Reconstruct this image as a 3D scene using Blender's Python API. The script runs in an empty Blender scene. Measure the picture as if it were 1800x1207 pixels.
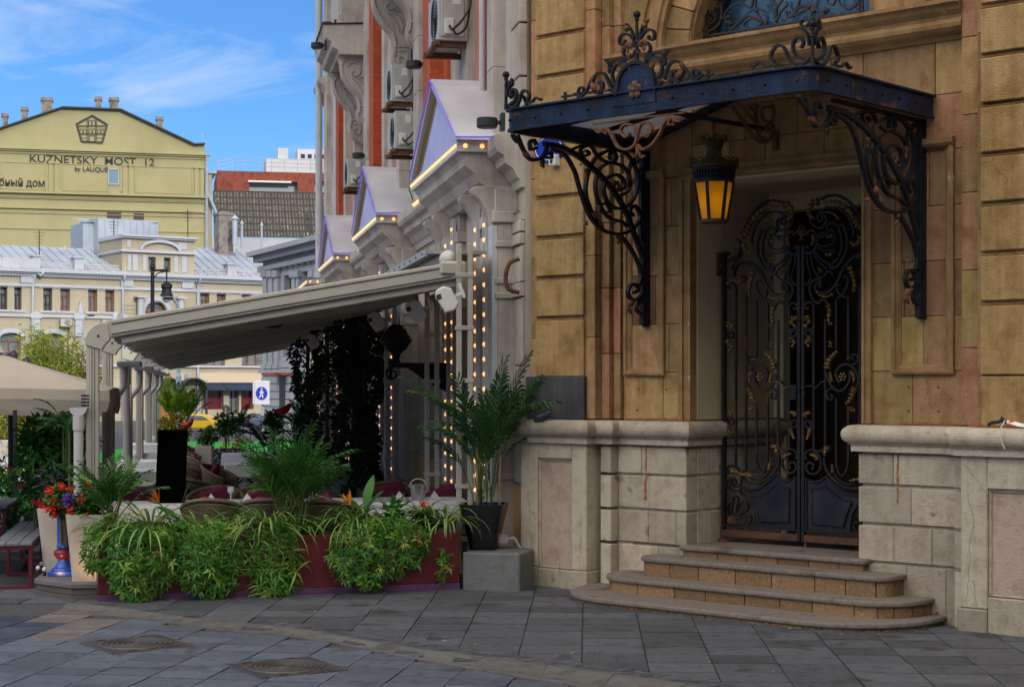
import bpy, bmesh, math, random
from mathutils import Vector, Matrix
R = math.radians
sc = bpy.context.scene
# ---------------------------------------------------------------- camera
F = 2950.0; CXP = 900.0; CYP = 675.0; EYE = 1.6      # survey of the photograph: focal length, principal column, horizon row
K = 1.45                                              # survey units to metres (applied at the end)
cam_d = bpy.data.cameras.new('camera'); cam = bpy.data.objects.new('camera', cam_d)
sc.collection.objects.link(cam)
cam.location = (0, 0, EYE*K); cam.rotation_euler = (R(90), 0, 0)
cam_d.sensor_width = 36; cam_d.lens = 36*F/1800; cam_d.shift_y = (CYP-603.5)/1800
cam_d.clip_start = 0.1; cam_d.clip_end = 3000
sc.camera = cam
# ---------------------------------------------------------------- sky and sun
SUN_AZ, SUN_EL = R(150), R(22)      # azimuth clockwise from +Y : behind the camera, to the right
w = bpy.data.worlds.new('World'); sc.world = w; w.use_nodes = True
nt = w.node_tree; nt.nodes.clear()
def N(nt, t, **kw):
    n = nt.nodes.new(t)
    for k, v in kw.items(): setattr(n, k, v)
    return n
out = N(nt, 'ShaderNodeOutputWorld'); bg = N(nt, 'ShaderNodeBackground'); sky = N(nt, 'ShaderNodeTexSky')
sky.sky_type = 'NISHITA'; sky.sun_disc = False; sky.sun_elevation = SUN_EL; sky.sun_rotation = SUN_AZ
sky.altitude = 0; sky.air_density = 1.0; sky.dust_density = 0; sky.ozone_density = 10
bg.inputs[1].default_value = 0.104
tc = N(nt, 'ShaderNodeTexCoord'); mp = N(nt, 'ShaderNodeMapping')
mp.inputs['Rotation'].default_value = (0, R(-17), R(0)); mp.inputs['Scale'].default_value = (2.6, 2.0, 9.5)
nz = N(nt, 'ShaderNodeTexNoise'); nz.inputs['Scale'].default_value = 1.5; nz.inputs['Detail'].default_value = 9; nz.inputs['Roughness'].default_value = .58; nz.inputs['Distortion'].default_value = .5
cr = N(nt, 'ShaderNodeValToRGB'); cr.color_ramp.elements[0].position = .50; cr.color_ramp.elements[1].position = .74
cr.color_ramp.elements[1].color = (.85, .85, .85, 1)
mx = N(nt, 'ShaderNodeMixRGB'); mx.inputs[2].default_value = (6.4, 7.0, 7.6, 1)
L = nt.links.new
L(tc.outputs['Generated'], mp.inputs[0]); L(mp.outputs[0], nz.inputs['Vector']); L(nz.outputs[0], cr.inputs[0])
# unseen bright cloud added behind the camera and overhead to fill the shade
sx = N(nt, 'ShaderNodeSeparateXYZ'); my = N(nt, 'ShaderNodeMapRange'); my.inputs['From Min'].default_value = .45; my.inputs['From Max'].default_value = -.25
L(tc.outputs['Generated'], sx.inputs[0]); L(sx.outputs['Y'], my.inputs['Value'])
n2 = N(nt, 'ShaderNodeTexNoise'); n2.inputs['Scale'].default_value = 3.0; n2.inputs['Detail'].default_value = 6
L(tc.outputs['Generated'], n2.inputs['Vector'])
c2 = N(nt, 'ShaderNodeMapRange'); c2.inputs['From Min'].default_value = .36; c2.inputs['From Max'].default_value = .50; L(n2.outputs[0], c2.inputs['Value'])
mz_ = N(nt, 'ShaderNodeMapRange'); mz_.inputs['From Min'].default_value = .22; mz_.inputs['From Max'].default_value = .55; L(sx.outputs['Z'], mz_.inputs['Value'])
m0 = N(nt, 'ShaderNodeMath'); m0.operation = 'MULTIPLY'; L(my.outputs[0], m0.inputs[0]); L(mz_.outputs[0], m0.inputs[1])
mm = N(nt, 'ShaderNodeMath'); mm.operation = 'MULTIPLY'; L(m0.outputs[0], mm.inputs[0]); L(c2.outputs[0], mm.inputs[1])
mx2 = N(nt, 'ShaderNodeMixRGB'); mx2.inputs[2].default_value = (27, 25.5, 23, 1)
L(cr.outputs[0], mx.inputs[0]); L(sky.outputs[0], mx.inputs[1]); L(mm.outputs[0], mx2.inputs[0]); L(mx.outputs[0], mx2.inputs[1]); L(mx2.outputs[0], bg.inputs[0]); L(bg.outputs[0], out.inputs[0])
sd = bpy.data.lights.new('sun', 'SUN'); so = bpy.data.objects.new('sun', sd); sc.collection.objects.link(so)
sd.energy = 2.0; sd.angle = R(.5); sd.color = (1, .93, .82)
S = Vector((math.sin(SUN_AZ)*math.cos(SUN_EL), math.cos(SUN_AZ)*math.cos(SUN_EL), math.sin(SUN_EL)))
so.rotation_euler = S.to_track_quat('Z', 'Y').to_euler()
vs = sc.view_settings
vs.view_transform = 'Standard'; vs.look = 'None'; vs.gamma = 1; vs.use_curve_mapping = False; vs.exposure = 0.34
rnd = random.Random(7)
U = rnd.uniform
# ---------------------------------------------------------------- survey helpers (rays of the photograph onto real planes)
def ray(u, v): return Vector(((u-CXP)/F, 1, (CYP-v)/F))
def P(u, v, Y): r = ray(u, v)*Y; return Vector((r.x, Y, EYE+r.z))
def G(u, v, z=0.0):
    Y = (EYE-z)*F/(v-CYP); return Vector(((u-CXP)/F*Y, Y, z))
class Frame:
    def __init__(s, ox, oy, dx, dy):
        l = math.hypot(dx, dy); s.o = Vector((ox, oy)); s.d = Vector((dx/l, dy/l)); s.n = Vector((-s.d.y, s.d.x))
        s.rot = math.atan2(s.d.y, s.d.x)
    def at(s, u, v, c):               # hit with plane ly = c
        r = ray(u, v); t = (c+s.o.dot(s.n))/(r.x*s.n.x+r.y*s.n.y)
        p = Vector((r.x*t, r.y*t))-s.o; return p.dot(s.d), EYE+r.z*t
    def X(s, u, c): return s.at(u, 600, c)[0]
    def Z(s, u, v, c): return s.at(u, v, c)[1]
    def side(s, u, v, a):             # hit with plane lx = a
        r = ray(u, v); t = (a+s.o.dot(s.d))/(r.x*s.d.x+r.y*s.d.y)
        p = Vector((r.x*t, r.y*t))-s.o; return p.dot(s.n), EYE+r.z*t
    def flat(s, u, v, z):
        g = G(u, v, z); p = Vector((g.x, g.y))-s.o; return p.dot(s.d), p.dot(s.n)
    def loc(s, g): p = Vector((g[0], g[1]))-s.o; return p.dot(s.d), p.dot(s.n)
    def world(s, lx, ly, z=0): p = s.o+s.d*lx+s.n*ly; return Vector((p.x, p.y, z))
# ---------------------------------------------------------------- mesh helpers
class MB:
    def __init__(s): s.v = []; s.f = []; s.m = []; s.cur = 0
    def add(s, vs_, fs):
        b = len(s.v); s.v += [tuple(q) for q in vs_]
        for f in fs: s.f.append(tuple(b+i for i in f)); s.m.append(s.cur)
    def box(s, x0, x1, y0, y1, z0, z1):
        if x0 > x1: x0, x1 = x1, x0
        if y0 > y1: y0, y1 = y1, y0
        if z0 > z1: z0, z1 = z1, z0
        s.add([(x0,y0,z0),(x1,y0,z0),(x1,y1,z0),(x0,y1,z0),(x0,y0,z1),(x1,y0,z1),(x1,y1,z1),(x0,y1,z1)],
              [(0,3,2,1),(4,5,6,7),(0,1,5,4),(1,2,6,5),(2,3,7,6),(3,0,4,7)])
    def beam(s, a, b, w, h, up=(0,0,1)):
        a = Vector(a); b = Vector(b); t = (b-a).normalized(); x = t.cross(Vector(up)).normalized(); y = x.cross(t)
        vs_ = []
        for p in (a, b):
            for i, j in ((-1,-1),(1,-1),(1,1),(-1,1)): vs_.append(p+x*(i*w/2)+y*(j*h/2))
        s.add(vs_, [(0,1,2,3),(7,6,5,4),(0,4,5,1),(1,5,6,2),(2,6,7,3),(3,7,4,0)])
    def prism(s, poly, a0, a1, ax='y'):
        n = len(poly)
        mk = {'y': lambda p, a: (p[0], a, p[1]), 'x': lambda p, a: (a, p[0], p[1]), 'z': lambda p, a: (p[0], p[1], a)}[ax]
        vs_ = [mk(p, a0) for p in poly]+[mk(p, a1) for p in poly]
        s.add(vs_, [tuple(range(n))[::-1], tuple(range(n, 2*n))]+[(i, (i+1) % n, n+(i+1) % n, n+i) for i in range(n)])
    def tube(s, pts, r, n=6, closed=False):
        pts = [Vector(p) for p in pts]; m = len(pts)
        rs = r if isinstance(r, (list, tuple)) else [r]*m
        up = None; vs_ = []
        for i, p in enumerate(pts):
            if closed: t = pts[(i+1) % m]-pts[i-1]
            else: t = pts[min(i+1, m-1)]-pts[max(i-1, 0)]
            if t.length < 1e-9: t = Vector((0, 0, 1))
            t.normalize()
            if up is None:
                up = t.orthogonal().normalized()
            up = (up-t*up.dot(t))
            if up.length < 1e-6: up = t.orthogonal()
            up.normalize(); sd_ = t.cross(up)
            for k in range(n):
                a = 2*math.pi*k/n; vs_.append(p+(up*math.cos(a)+sd_*math.sin(a))*rs[i])
        fs = []
        for i in range(m if closed else m-1):
            j = (i+1) % m
            for k in range(n): fs.append((i*n+k, i*n+(k+1) % n, j*n+(k+1) % n, j*n+k))
        if not closed: fs += [tuple(range(n))[::-1], tuple(range((m-1)*n, m*n))]
        s.add(vs_, fs)
    def strip(s, pts, nrm, w, d, taper=None):     # flat iron bar swept in a plane: w across in the plane, d along nrm
        pts = [Vector(p) for p in pts]; m = len(pts); nrm = Vector(nrm).normalized(); vs_ = []
        for i, p in enumerate(pts):
            t = pts[min(i+1, m-1)]-pts[max(i-1, 0)]
            if t.length < 1e-9: t = Vector((0, 0, 1))
            t.normalize(); x = t.cross(nrm).normalized(); q = taper(i/(m-1)) if taper else 1
            for a, b in ((-1,-1),(1,-1),(1,1),(-1,1)): vs_.append(p+x*(a*w*q/2)+nrm*(b*d/2))
        fs = [(3,2,1,0), tuple(4*(m-1)+k for k in range(4))]
        for i in range(m-1):
            for k in range(4): fs.append((4*i+k, 4*i+(k+1) % 4, 4*i+4+(k+1) % 4, 4*i+4+k))
        s.add(vs_, fs)
    def lathe(s, prof, c=(0,0,0), n=16, sx=1, sy=1):
        vs_ = []; m = len(prof)
        for r, z in prof:
            for k in range(n):
                a = 2*math.pi*k/n; vs_.append((c[0]+r*math.cos(a)*sx, c[1]+r*math.sin(a)*sy, c[2]+z))
        fs = [(i*n+k, i*n+(k+1) % n, (i+1)*n+(k+1) % n, (i+1)*n+k) for i in range(m-1) for k in range(n)]
        fs += [tuple(range(n))[::-1], tuple(range((m-1)*n, m*n))]
        s.add(vs_, fs)
    def ball(s, c, r, n=8, m=6, q=(1,1,1)):
        prof = [(max(1e-4, math.sin(math.pi*i/m)), -math.cos(math.pi*i/m)) for i in range(m+1)]
        vs_ = [(c[0]+a*math.cos(2*math.pi*k/n)*r*q[0], c[1]+a*math.sin(2*math.pi*k/n)*r*q[1], c[2]+z*r*q[2]) for a, z in prof for k in range(n)]
        fs = [(i*n+k, i*n+(k+1) % n, (i+1)*n+(k+1) % n, (i+1)*n+k) for i in range(m) for k in range(n)]
        s.add(vs_, fs)
    def blade(s, pts, wid, side, fold=0.0, three=False):   # a leaf blade along pts, half width per point, side = sideways vector
        m = len(pts); base = len(s.v); side = Vector(side).normalized()
        cols = (-1, -.38, .38, 1) if three else (-1, 0, 1)
        vs_ = []
        for i, p in enumerate(pts):
            p = Vector(p)
            for c in cols: vs_.append(p+side*(c*wid[i])+Vector((0, 0, fold*abs(c)*wid[i])))
        n = len(cols); b = len(s.v); s.v += [tuple(q) for q in vs_]
        for i in range(m-1):
            for k in range(n-1):
                s.f.append((b+i*n+k, b+i*n+k+1, b+(i+1)*n+k+1, b+(i+1)*n+k)); s.m.append(1 if (three and k == 1) else s.cur)
    def build_each(s, name, mat, parent=None, gap=.02, **kw):     # every separate piece becomes an object of its own
        n = len(s.v); root = list(range(n))
        def find(i):
            while root[i] != i: root[i] = root[root[i]]; i = root[i]
            return i
        for f in s.f:
            a = find(f[0])
            for i in f[1:]: root[find(i)] = a
        isl = {}
        for i in range(n): isl.setdefault(find(i), []).append(i)
        boxes = [(k, [min(s.v[i][a] for i in v) for a in range(3)], [max(s.v[i][a] for i in v) for a in range(3)]) for k, v in isl.items()]
        for i, (k, lo, hi) in enumerate(boxes):
            for k2, lo2, hi2 in boxes[:i]:
                if find(k) != find(k2) and all(lo[a]-hi2[a] <= gap and lo2[a]-hi[a] <= gap for a in range(3)): root[find(k)] = find(k2)
        parts = {}
        for f, m in zip(s.f, s.m): parts.setdefault(find(f[0]), []).append((f, m))
        out = []
        for fs in parts.values():
            b = MB(); ids = {}
            for f, m in fs:
                b.f.append(tuple(ids.setdefault(i, len(ids)) for i in f)); b.m.append(m)
            b.v = [None]*len(ids)
            for i, j in ids.items(): b.v[j] = s.v[i]
            out.append(b.build(name, mat, parent, **kw))
        return out
    def build(s, name, mat, parent=None, bevel=0, smooth=False, rec=True, seg=1):
        me = bpy.data.meshes.new(name); me.from_pydata(s.v, [], s.f)
        mats = mat if isinstance(mat, (list, tuple)) else [mat]
        for q in mats: me.materials.append(q)
        if len(mats) > 1: me.polygons.foreach_set('material_index', [min(i, len(mats)-1) for i in s.m])
        if rec:
            bm = bmesh.new(); bm.from_mesh(me); bmesh.ops.recalc_face_normals(bm, faces=bm.faces); bm.to_mesh(me); bm.free()
        if smooth: me.polygons.foreach_set('use_smooth', [True]*len(me.polygons))
        me.update()
        o = bpy.data.objects.new(name, me); sc.collection.objects.link(o)
        if parent: o.parent = parent
        if bevel:
            b = o.modifiers.new('edge', 'BEVEL'); b.width = bevel; b.segments = seg; b.limit_method = 'ANGLE'; b.angle_limit = R(40)
        if smooth and smooth != 'all':
            pass
        return o
def tag(o, label=None, cat=None, group=None, kind=None):
    if label: o['label'] = label
    if cat: o['category'] = cat
    if group: o['group'] = group
    if kind: o['kind'] = kind
    return o
def thing(name, label, cat, loc=(0,0,0), rz=0, group=None):
    o = bpy.data.objects.new(name, None); sc.collection.objects.link(o); o.empty_display_size = .1
    o.location = loc; o.rotation_euler = (0, 0, rz); return tag(o, label, cat, group)
def frame_thing(name, label, cat, fr, group=None): return thing(name, label, cat, (fr.o.x, fr.o.y, 0), fr.rot, group)
def kids(o): return [c for c in o.children]
def copy_tree(o, parent=None):
    c = o.copy(); sc.collection.objects.link(c)
    if parent: c.parent = parent
    for ch in kids(o): copy_tree(ch, c)
    return c
def cm(pts, n=6, closed=False):         # Catmull-Rom through 2-D or 3-D points
    pts = [Vector(p) for p in pts]; m = len(pts); o = []
    for i in range(m if closed else m-1):
        if closed: a, b, c, d = pts[i-1], pts[i], pts[(i+1) % m], pts[(i+2) % m]
        else: a, b, c, d = pts[max(i-1, 0)], pts[i], pts[i+1], pts[min(i+2, m-1)]
        for k in range(n):
            t = k/n; o.append(.5*((2*b)+(c-a)*t+(2*a-5*b+4*c-d)*t*t+(3*b-a-3*c+d)*t**3))
    if not closed: o.append(pts[-1])
    return o
def spiral(cx, cy, r0, r1, a0, a1, n=18):
    return [(cx+(r0+(r1-r0)*i/n)*math.cos(R(a0+(a1-a0)*i/n)), cy+(r0+(r1-r0)*i/n)*math.sin(R(a0+(a1-a0)*i/n))) for i in range(n+1)]
# ---------------------------------------------------------------- materials
def mk(name, cols, scale=3.0, rough=.7, bump=.0, bscale=60.0, island=0.0, streak=0.0, metal=0.0, spec=.4, stretch=(1,1,1), det=7, rust=None, emit=None, trans=0, stops=None, hue=0, spots=None):
    m = bpy.data.materials.new(name); m.use_nodes = True; t = m.node_tree; t.nodes.clear(); l = t.links.new
    o = N(t, 'ShaderNodeOutputMaterial'); b = N(t, 'ShaderNodeBsdfPrincipled'); l(b.outputs[0], o.inputs[0])
    b.inputs['Roughness'].default_value = rough; b.inputs['Metallic'].default_value = metal; b.inputs['Specular IOR Level'].default_value = spec
    tc = N(t, 'ShaderNodeTexCoord'); mp = N(t, 'ShaderNodeMapping'); mp.inputs['Scale'].default_value = stretch
    l(tc.outputs['Object'], mp.inputs[0])
    if isinstance(cols[0], (int, float)): cols = [cols]
    if len(cols) == 1:
        rgb = N(t, 'ShaderNodeRGB'); rgb.outputs[0].default_value = (*cols[0], 1); c = rgb.outputs[0]
    else:
        n = N(t, 'ShaderNodeTexNoise'); n.inputs['Scale'].default_value = scale; n.inputs['Detail'].default_value = det; n.inputs['Roughness'].default_value = .62
        l(mp.outputs[0], n.inputs['Vector'])
        cr = N(t, 'ShaderNodeValToRGB'); e = cr.color_ramp.elements
        for i in range(len(cols)-2): e.new(.5)
        for i, q in enumerate(cols):
            e[i].position = stops[i] if stops else .34+.32*i/(len(cols)-1); e[i].color = (*q, 1)
        l(n.outputs[0], cr.inputs[0]); c = cr.outputs[0]
    def mul(c, fac_socket, lo, hi):
        mr = N(t, 'ShaderNodeMapRange'); mr.inputs['To Min'].default_value = lo; mr.inputs['To Max'].default_value = hi
        l(fac_socket, mr.inputs['Value']); x = N(t, 'ShaderNodeMixRGB'); x.blend_type = 'MULTIPLY'; x.inputs[0].default_value = 1
        l(c, x.inputs[1]); l(mr.outputs[0], x.inputs[2]); return x.outputs[0]
    if island:
        g = N(t, 'ShaderNodeNewGeometry'); c = mul(c, g.outputs['Random Per Island'], 1-island, 1+island)
        if hue:
            hs = N(t, 'ShaderNodeHueSaturation'); mr = N(t, 'ShaderNodeMapRange'); mr.inputs['To Min'].default_value = .5-hue; mr.inputs['To Max'].default_value = .5+hue
            wn = N(t, 'ShaderNodeTexWhiteNoise'); wn.noise_dimensions = '1D'; l(g.outputs['Random Per Island'], wn.inputs['W'])
            l(wn.outputs['Value'], mr.inputs['Value']); l(mr.outputs[0], hs.inputs['Hue']); l(c, hs.inputs['Color']); c = hs.outputs[0]
    if streak:
        mp2 = N(t, 'ShaderNodeMapping'); mp2.inputs['Scale'].default_value = (11, 11, .8); l(tc.outputs['Object'], mp2.inputs[0])
        n2 = N(t, 'ShaderNodeTexNoise'); n2.inputs['Scale'].default_value = 1.4; n2.inputs['Detail'].default_value = 8; n2.inputs['Roughness'].default_value = .7; l(mp2.outputs[0], n2.inputs['Vector'])
        mr = N(t, 'ShaderNodeMapRange'); mr.inputs['From Min'].default_value = .3; mr.inputs['From Max'].default_value = .7; l(n2.outputs[0], mr.inputs['Value'])
        c = mul(c, mr.outputs[0], 1-streak, 1+streak*.5)
    if spots:      # (colour, scale, threshold)
        n4 = N(t, 'ShaderNodeTexNoise'); n4.inputs['Scale'].default_value = spots[1]; n4.inputs['Detail'].default_value = 5; l(mp.outputs[0], n4.inputs['Vector'])
        mr = N(t, 'ShaderNodeMapRange'); mr.inputs['From Min'].default_value = spots[2]; mr.inputs['From Max'].default_value = spots[2]+.06; l(n4.outputs[0], mr.inputs['Value'])
        x = N(t, 'ShaderNodeMixRGB'); x.inputs[2].default_value = (*spots[0], 1); l(mr.outputs[0], x.inputs[0]); l(c, x.inputs[1]); c = x.outputs[0]
    if rust:       # (colour, scale, threshold)
        n3 = N(t, 'ShaderNodeTexNoise'); n3.inputs['Scale'].default_value = rust[1]; n3.inputs['Detail'].default_value = 9; n3.inputs['Roughness'].default_value = .7; l(tc.outputs['Object'], n3.inputs['Vector'])
        mr = N(t, 'ShaderNodeMapRange'); mr.inputs['From Min'].default_value = rust[2]; mr.inputs['From Max'].default_value = rust[2]+.05; l(n3.outputs[0], mr.inputs['Value'])
        x = N(t, 'ShaderNodeMixRGB'); x.inputs[2].default_value = (*rust[0], 1); l(mr.outputs[0], x.inputs[0]); l(c, x.inputs[1]); c = x.outputs[0]
        mr2 = N(t, 'ShaderNodeMapRange'); mr2.inputs['To Min'].default_value = rough; mr2.inputs['To Max'].default_value = .9; l(mr.outputs[0], mr2.inputs['Value']); l(mr2.outputs[0], b.inputs['Roughness'])
    l(c, b.inputs['Base Color'])
    if bump:
        nb = N(t, 'ShaderNodeTexNoise'); nb.inputs['Scale'].default_value = bscale; nb.inputs['Detail'].default_value = 6; l(mp.outputs[0], nb.inputs['Vector'])
        bp = N(t, 'ShaderNodeBump'); bp.inputs['Strength'].default_value = bump; bp.inputs['Distance'].default_value = .02; l(nb.outputs[0], bp.inputs['Height']); l(bp.outputs[0], b.inputs['Normal'])
    if emit:
        b.inputs['Emission Color'].default_value = (*emit[0], 1); b.inputs['Emission Strength'].default_value = emit[1]
    if trans:
        tr = N(t, 'ShaderNodeBsdfTranslucent'); ms = N(t, 'ShaderNodeMixShader'); ms.inputs[0].default_value = trans
        l(c, tr.inputs[0]); l(b.outputs[0], ms.inputs[1]); l(tr.outputs[0], ms.inputs[2]); l(ms.outputs[0], o.inputs[0])
    return m
M = {}
M['sand'] = mk('sandstone', [(.205,.108,.040),(.28,.158,.064),(.33,.20,.088),(.25,.136,.051)], 4.5, .85, .5, 85, island=.32, streak=.30, hue=.022, spots=((.40,.30,.19), 10, .70))
M['sandm'] = mk('sandstone_moulding', [(.22,.118,.045),(.29,.165,.067),(.34,.205,.09)], 5, .85, .45, 85, island=.08, streak=.28, spots=((.45,.37,.26), 8, .69))
M['plinth'] = mk('plinth_limestone', [(.30,.248,.18),(.36,.302,.225),(.405,.348,.268),(.335,.278,.205)], 8, .8, .4, 60, island=.27, streak=.14, hue=.012, spots=((.21,.16,.105), 8, .66))
M['pink'] = mk('pinkish_panel_stone', [(.33,.23,.175),(.45,.33,.265),(.38,.285,.22)], 7, .8, .4, 70, spots=((.22,.13,.08), 26, .67))
M['darkstone'] = mk('dark_granite', [(.035,.036,.042),(.075,.072,.075)], 3, .55, .1, 90, streak=.4)
M['cream'] = mk('cream_plaster', [(.50,.42,.26),(.56,.475,.30)], 1.5, .8, .1, 30, streak=.08)
M['dark'] = mk('dark_interior', [(.12,.075,.035),(.20,.13,.062)], 2, .6)
M['tread'] = mk('step_tread_granite', [(.13,.108,.092),(.20,.168,.145)], 30, .7, .2, 120, spots=((.09,.07,.06), 4, .62))
M['riser'] = mk('step_riser_granite', [(.11,.06,.028),(.25,.145,.07),(.15,.085,.04),(.33,.22,.12)], 45, .75, .3, 120, island=.3, stops=[.38,.46,.54,.64])
M['iron'] = mk('black_wrought_iron', [(.006,.007,.010),(.014,.015,.020)], 6, .5, .15, 90, metal=.0, spec=.22, rust=((.085,.038,.018), 9, .60))
M['irong'] = mk('gate_iron', [(.008,.0075,.008),(.018,.0165,.017)], 6, .5, .1, 90, spec=.25, rust=((.075,.034,.016), 7, .58))
M['rusty'] = mk('rusty_iron', [(.085,.036,.018),(.15,.068,.03),(.05,.022,.013)], 14, .85, .4, 80)
M['bluebeam'] = mk('blue_painted_steel', [(.003,.006,.013),(.008,.026,.075),(.004,.010,.026)], 2.2, .48, .2, 60, spec=.22, streak=.6, rust=((.10,.048,.028), 7, .59))
M['gilt'] = mk('worn_gilding', [(.10,.054,.020),(.26,.152,.06),(.04,.023,.011)], 30, .45, .3, 90, metal=.5)
M['lampmetal'] = mk('lantern_metal', [(.04,.028,.012),(.085,.058,.022)], 12, .55, .2, 90, metal=.4, rust=((.14,.065,.025), 11, .6))
M['amber'] = mk('amber_glass', [(.75,.36,.012),(.80,.40,.018)], 9, .2, emit=((1,.40,.012), .075), trans=.5)
M['winglass'] = mk('painted_sky_glass', [(.008,.022,.045),(.035,.10,.18),(.015,.04,.08)], 2.2, .12, spec=.9)  # sky reflection put into the base colour as blue mottling
M['white'] = mk('white_facade_plaster', [(.34,.28,.22),(.45,.38,.31),(.51,.45,.385)], 1.5, .8, .12, 40, streak=.16)
M['whitesh'] = mk('white_facade_stone', [(.32,.27,.23),(.45,.395,.345),(.51,.46,.415)], 1.5, .8, .12, 40, streak=.22, island=.05)
M['trim'] = mk('grey_white_metal_trim', [(.42,.42,.44),(.52,.51,.52)], 4, .5, .03, 40)
M['roofmetal'] = mk('grey_sheet_metal', [(.42,.42,.45),(.52,.52,.55)], 2, .45, .05, 20, spec=.5)
M['lav'] = mk('lavender_panel', [(.36,.37,.64),(.44,.45,.72)], 3, .55)  # violet neon light put into the panel colour
M['neon'] = mk('violet_neon', [(.16,.13,.60)], rough=.4, emit=((.12,.07,1), .22))
M['violet'] = mk('violet_lit_panel', [(.05,.03,.5)], rough=.4, emit=((.05,.02,.9), .35))
M['gold'] = mk('gold_trim', [(.42,.27,.07)], rough=.4, metal=.7)
M['bulb'] = mk('lit_bulb', [(.9,.6,.3)], rough=.3, emit=((1,.44,.12), 1.25))
M['cable'] = mk('black_cable', [(.012,.012,.013)], rough=.6)
M['aluminium'] = mk('cream_powder_coat', [(.37,.345,.29),(.42,.395,.335)], 3, .45, .02, 30, spec=.5)
M['pvc'] = mk('grey_white_pvc', [(.40,.37,.38),(.46,.43,.43)], 3, .45)
M['fabricroof'] = mk('pale_canvas', [(.22,.20,.18),(.28,.255,.23)], 2, .85, trans=.03)
M['speaker'] = mk('white_plastic', [(.60,.58,.54)], rough=.45)
M['charcoal'] = mk('charcoal_paint', [(.02,.021,.024)], rough=.5)
M['acwhite'] = mk('old_white_casing', [(.34,.33,.30),(.43,.42,.385)], 5, .5, rust=((.22,.10,.04), 6, .72))
# ================================================================ limestone corner building
RB = Frame(.57, 12.93, .7444, -.6676)
def sweep(mb, path, prof, closed_prof=True):
    """moulding: prof = [(out, z)], swept along a plan path of (x, y); out is to the right-hand side of travel"""
    path = [Vector(p) for p in path]; m = len(path); k = len(prof); vs_ = []
    for i, p in enumerate(path):
        a = (p-path[i-1]).normalized() if i else None
        b = (path[i+1]-p).normalized() if i < m-1 else None
        if a is None: a = b
        if b is None: b = a
        na = Vector((a.y, -a.x)); nb = Vector((b.y, -b.x)); q = na+nb
        q = q/max(.25, q.dot(na)) if q.length > 1e-6 else na
        for o, z in prof: vs_.append((p.x+q.x*o, p.y+q.y*o, z))
    fs = []
    for i in range(m-1):
        for j in range(k):
            jj = (j+1) % k
            fs.append((i*k+j, i*k+jj, (i+1)*k+jj, (i+1)*k+j))
    fs += [tuple(range(k))[::-1], tuple(range((m-1)*k, m*k))]
    mb.add(vs_, fs)
def ashlar(mb, s0, s1, z0, z1, ly, h=.32, wmin=.3, wmax=.55, th=.03, gap=.004):
    n = max(1, round((z1-z0)/h)); h = (z1-z0)/n
    for i in range(n):
        a = s0
        while a < s1-.02:
            b = min(s1, a+U(wmin, wmax))
            if s1-b < .12: b = s1
            j = U(0, .0025)
            mb.box(a+gap/2, b-gap/2, ly+j, ly+th, z0+i*h+gap/2, z0+(i+1)*h-gap/2); a = b
def courses(mb, s0, s1, ly, zs, wmin=.22, wmax=.42, th=.14, gap=.022):
    for z0, z1 in zip(zs, zs[1:]):
        a = s0
        while a < s1-.01:
            b = min(s1, a+U(wmin, wmax))
            if s1-b < .09: b = s1
            mb.box(a+.0012, b-.0012, ly+U(0, .003), ly+th, z0, z1-gap); a = b
rb = frame_thing('stone_building', 'ochre limestone corner building with pale plinth, ornate doorway and iron grilled arched window', 'building', RB)
SL, SR = .82, 2.27            # door opening
HEAD = 3.13; LED = 1.19
JZ = [1.66, 2.135]+[2.135+.3185*i for i in range(1, 10)]
# --- body
b = MB()
b.box(-.66, SL-.03, .285, 1.5, 0, 6.4); b.box(SR+.03, 34, .285, 2.9, 0, 17)
b.box(-.66, SR+.03, .60, 2.9, HEAD+.05, 4.1)
b.box(-.66, .70, .55, 2.9, 4.1, 6.4); b.box(-.66, SR+.03, .285, 2.9, 5.2, 17)
b.box(-.66, .3, 1.5, 2.9, 0, HEAD+.05); b.box(-.66, SR+.03, 2.9, 9, 0, 17); b.box(SR+.03, 34, 2.9, 9, 0, 17)
b.build('wall', M['sandm'], rb)
# --- ashlar facing
f = MB()
ashlar(f, .17, SL, 1.32, 3.9, .25, .36); ashlar(f, SR, 3.06, 1.32, 3.9, .25, .36)
ashlar(f, SL, SR, HEAD+.0, 3.9, .25, .26)
ashlar(f, -.64, .02, 1.33, 6.4, .084, .6, .7, .8, th=.2)
ashlar(f, .02, .10, 1.33, 6.4, .16, .5, .2, .3, th=.12); ashlar(f, .10, .17, 1.33, 6.4, .21, .5, .2, .3, th=.08)
ashlar(f, 3.06, 3.2, 1.33, 6.4, .14, .5, .2, .3, th=.14); ashlar(f, 3.2, 34, 1.33, 6.4, .084, .6, .9, 1.4, th=.19)
# wall round the arch
CX, RW, ZS = 1.56, .77, 4.12
for i in range(18):
    a0, a1 = math.pi*i/18, math.pi*(i+1)/18
    def ringp(a, r): return (CX+r*math.cos(a), ZS+r*math.sin(a))
    r0, r1 = RW+.02, RW+.24
    f.prism([ringp(a0+.006, r0), ringp(a1-.006, r0), ringp(a1-.006, r1), ringp(a0+.006, r1)], .27, .62)
    def edge(a):
        c, s_ = math.cos(a), math.sin(a); t = min((1.50/abs(c)) if abs(c) > 1e-6 else 9, (1.35/s_) if s_ > 1e-6 else 9); return (CX+max(t, r1+.01)*c, ZS+max(t, r1+.01)*s_)
    f.prism([ringp(a0, r1+.004), ringp(a1, r1+.004), edge(a1), edge(a0)], .25, .34)
f.build('facing', M['sand'], rb, bevel=.004)
rb_cracks = True
m = MB()
arc = [(CX+r*math.cos(math.pi*i/28), ZS+r*math.sin(math.pi*i/28)) for r in (1,) for i in range(29)]
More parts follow.
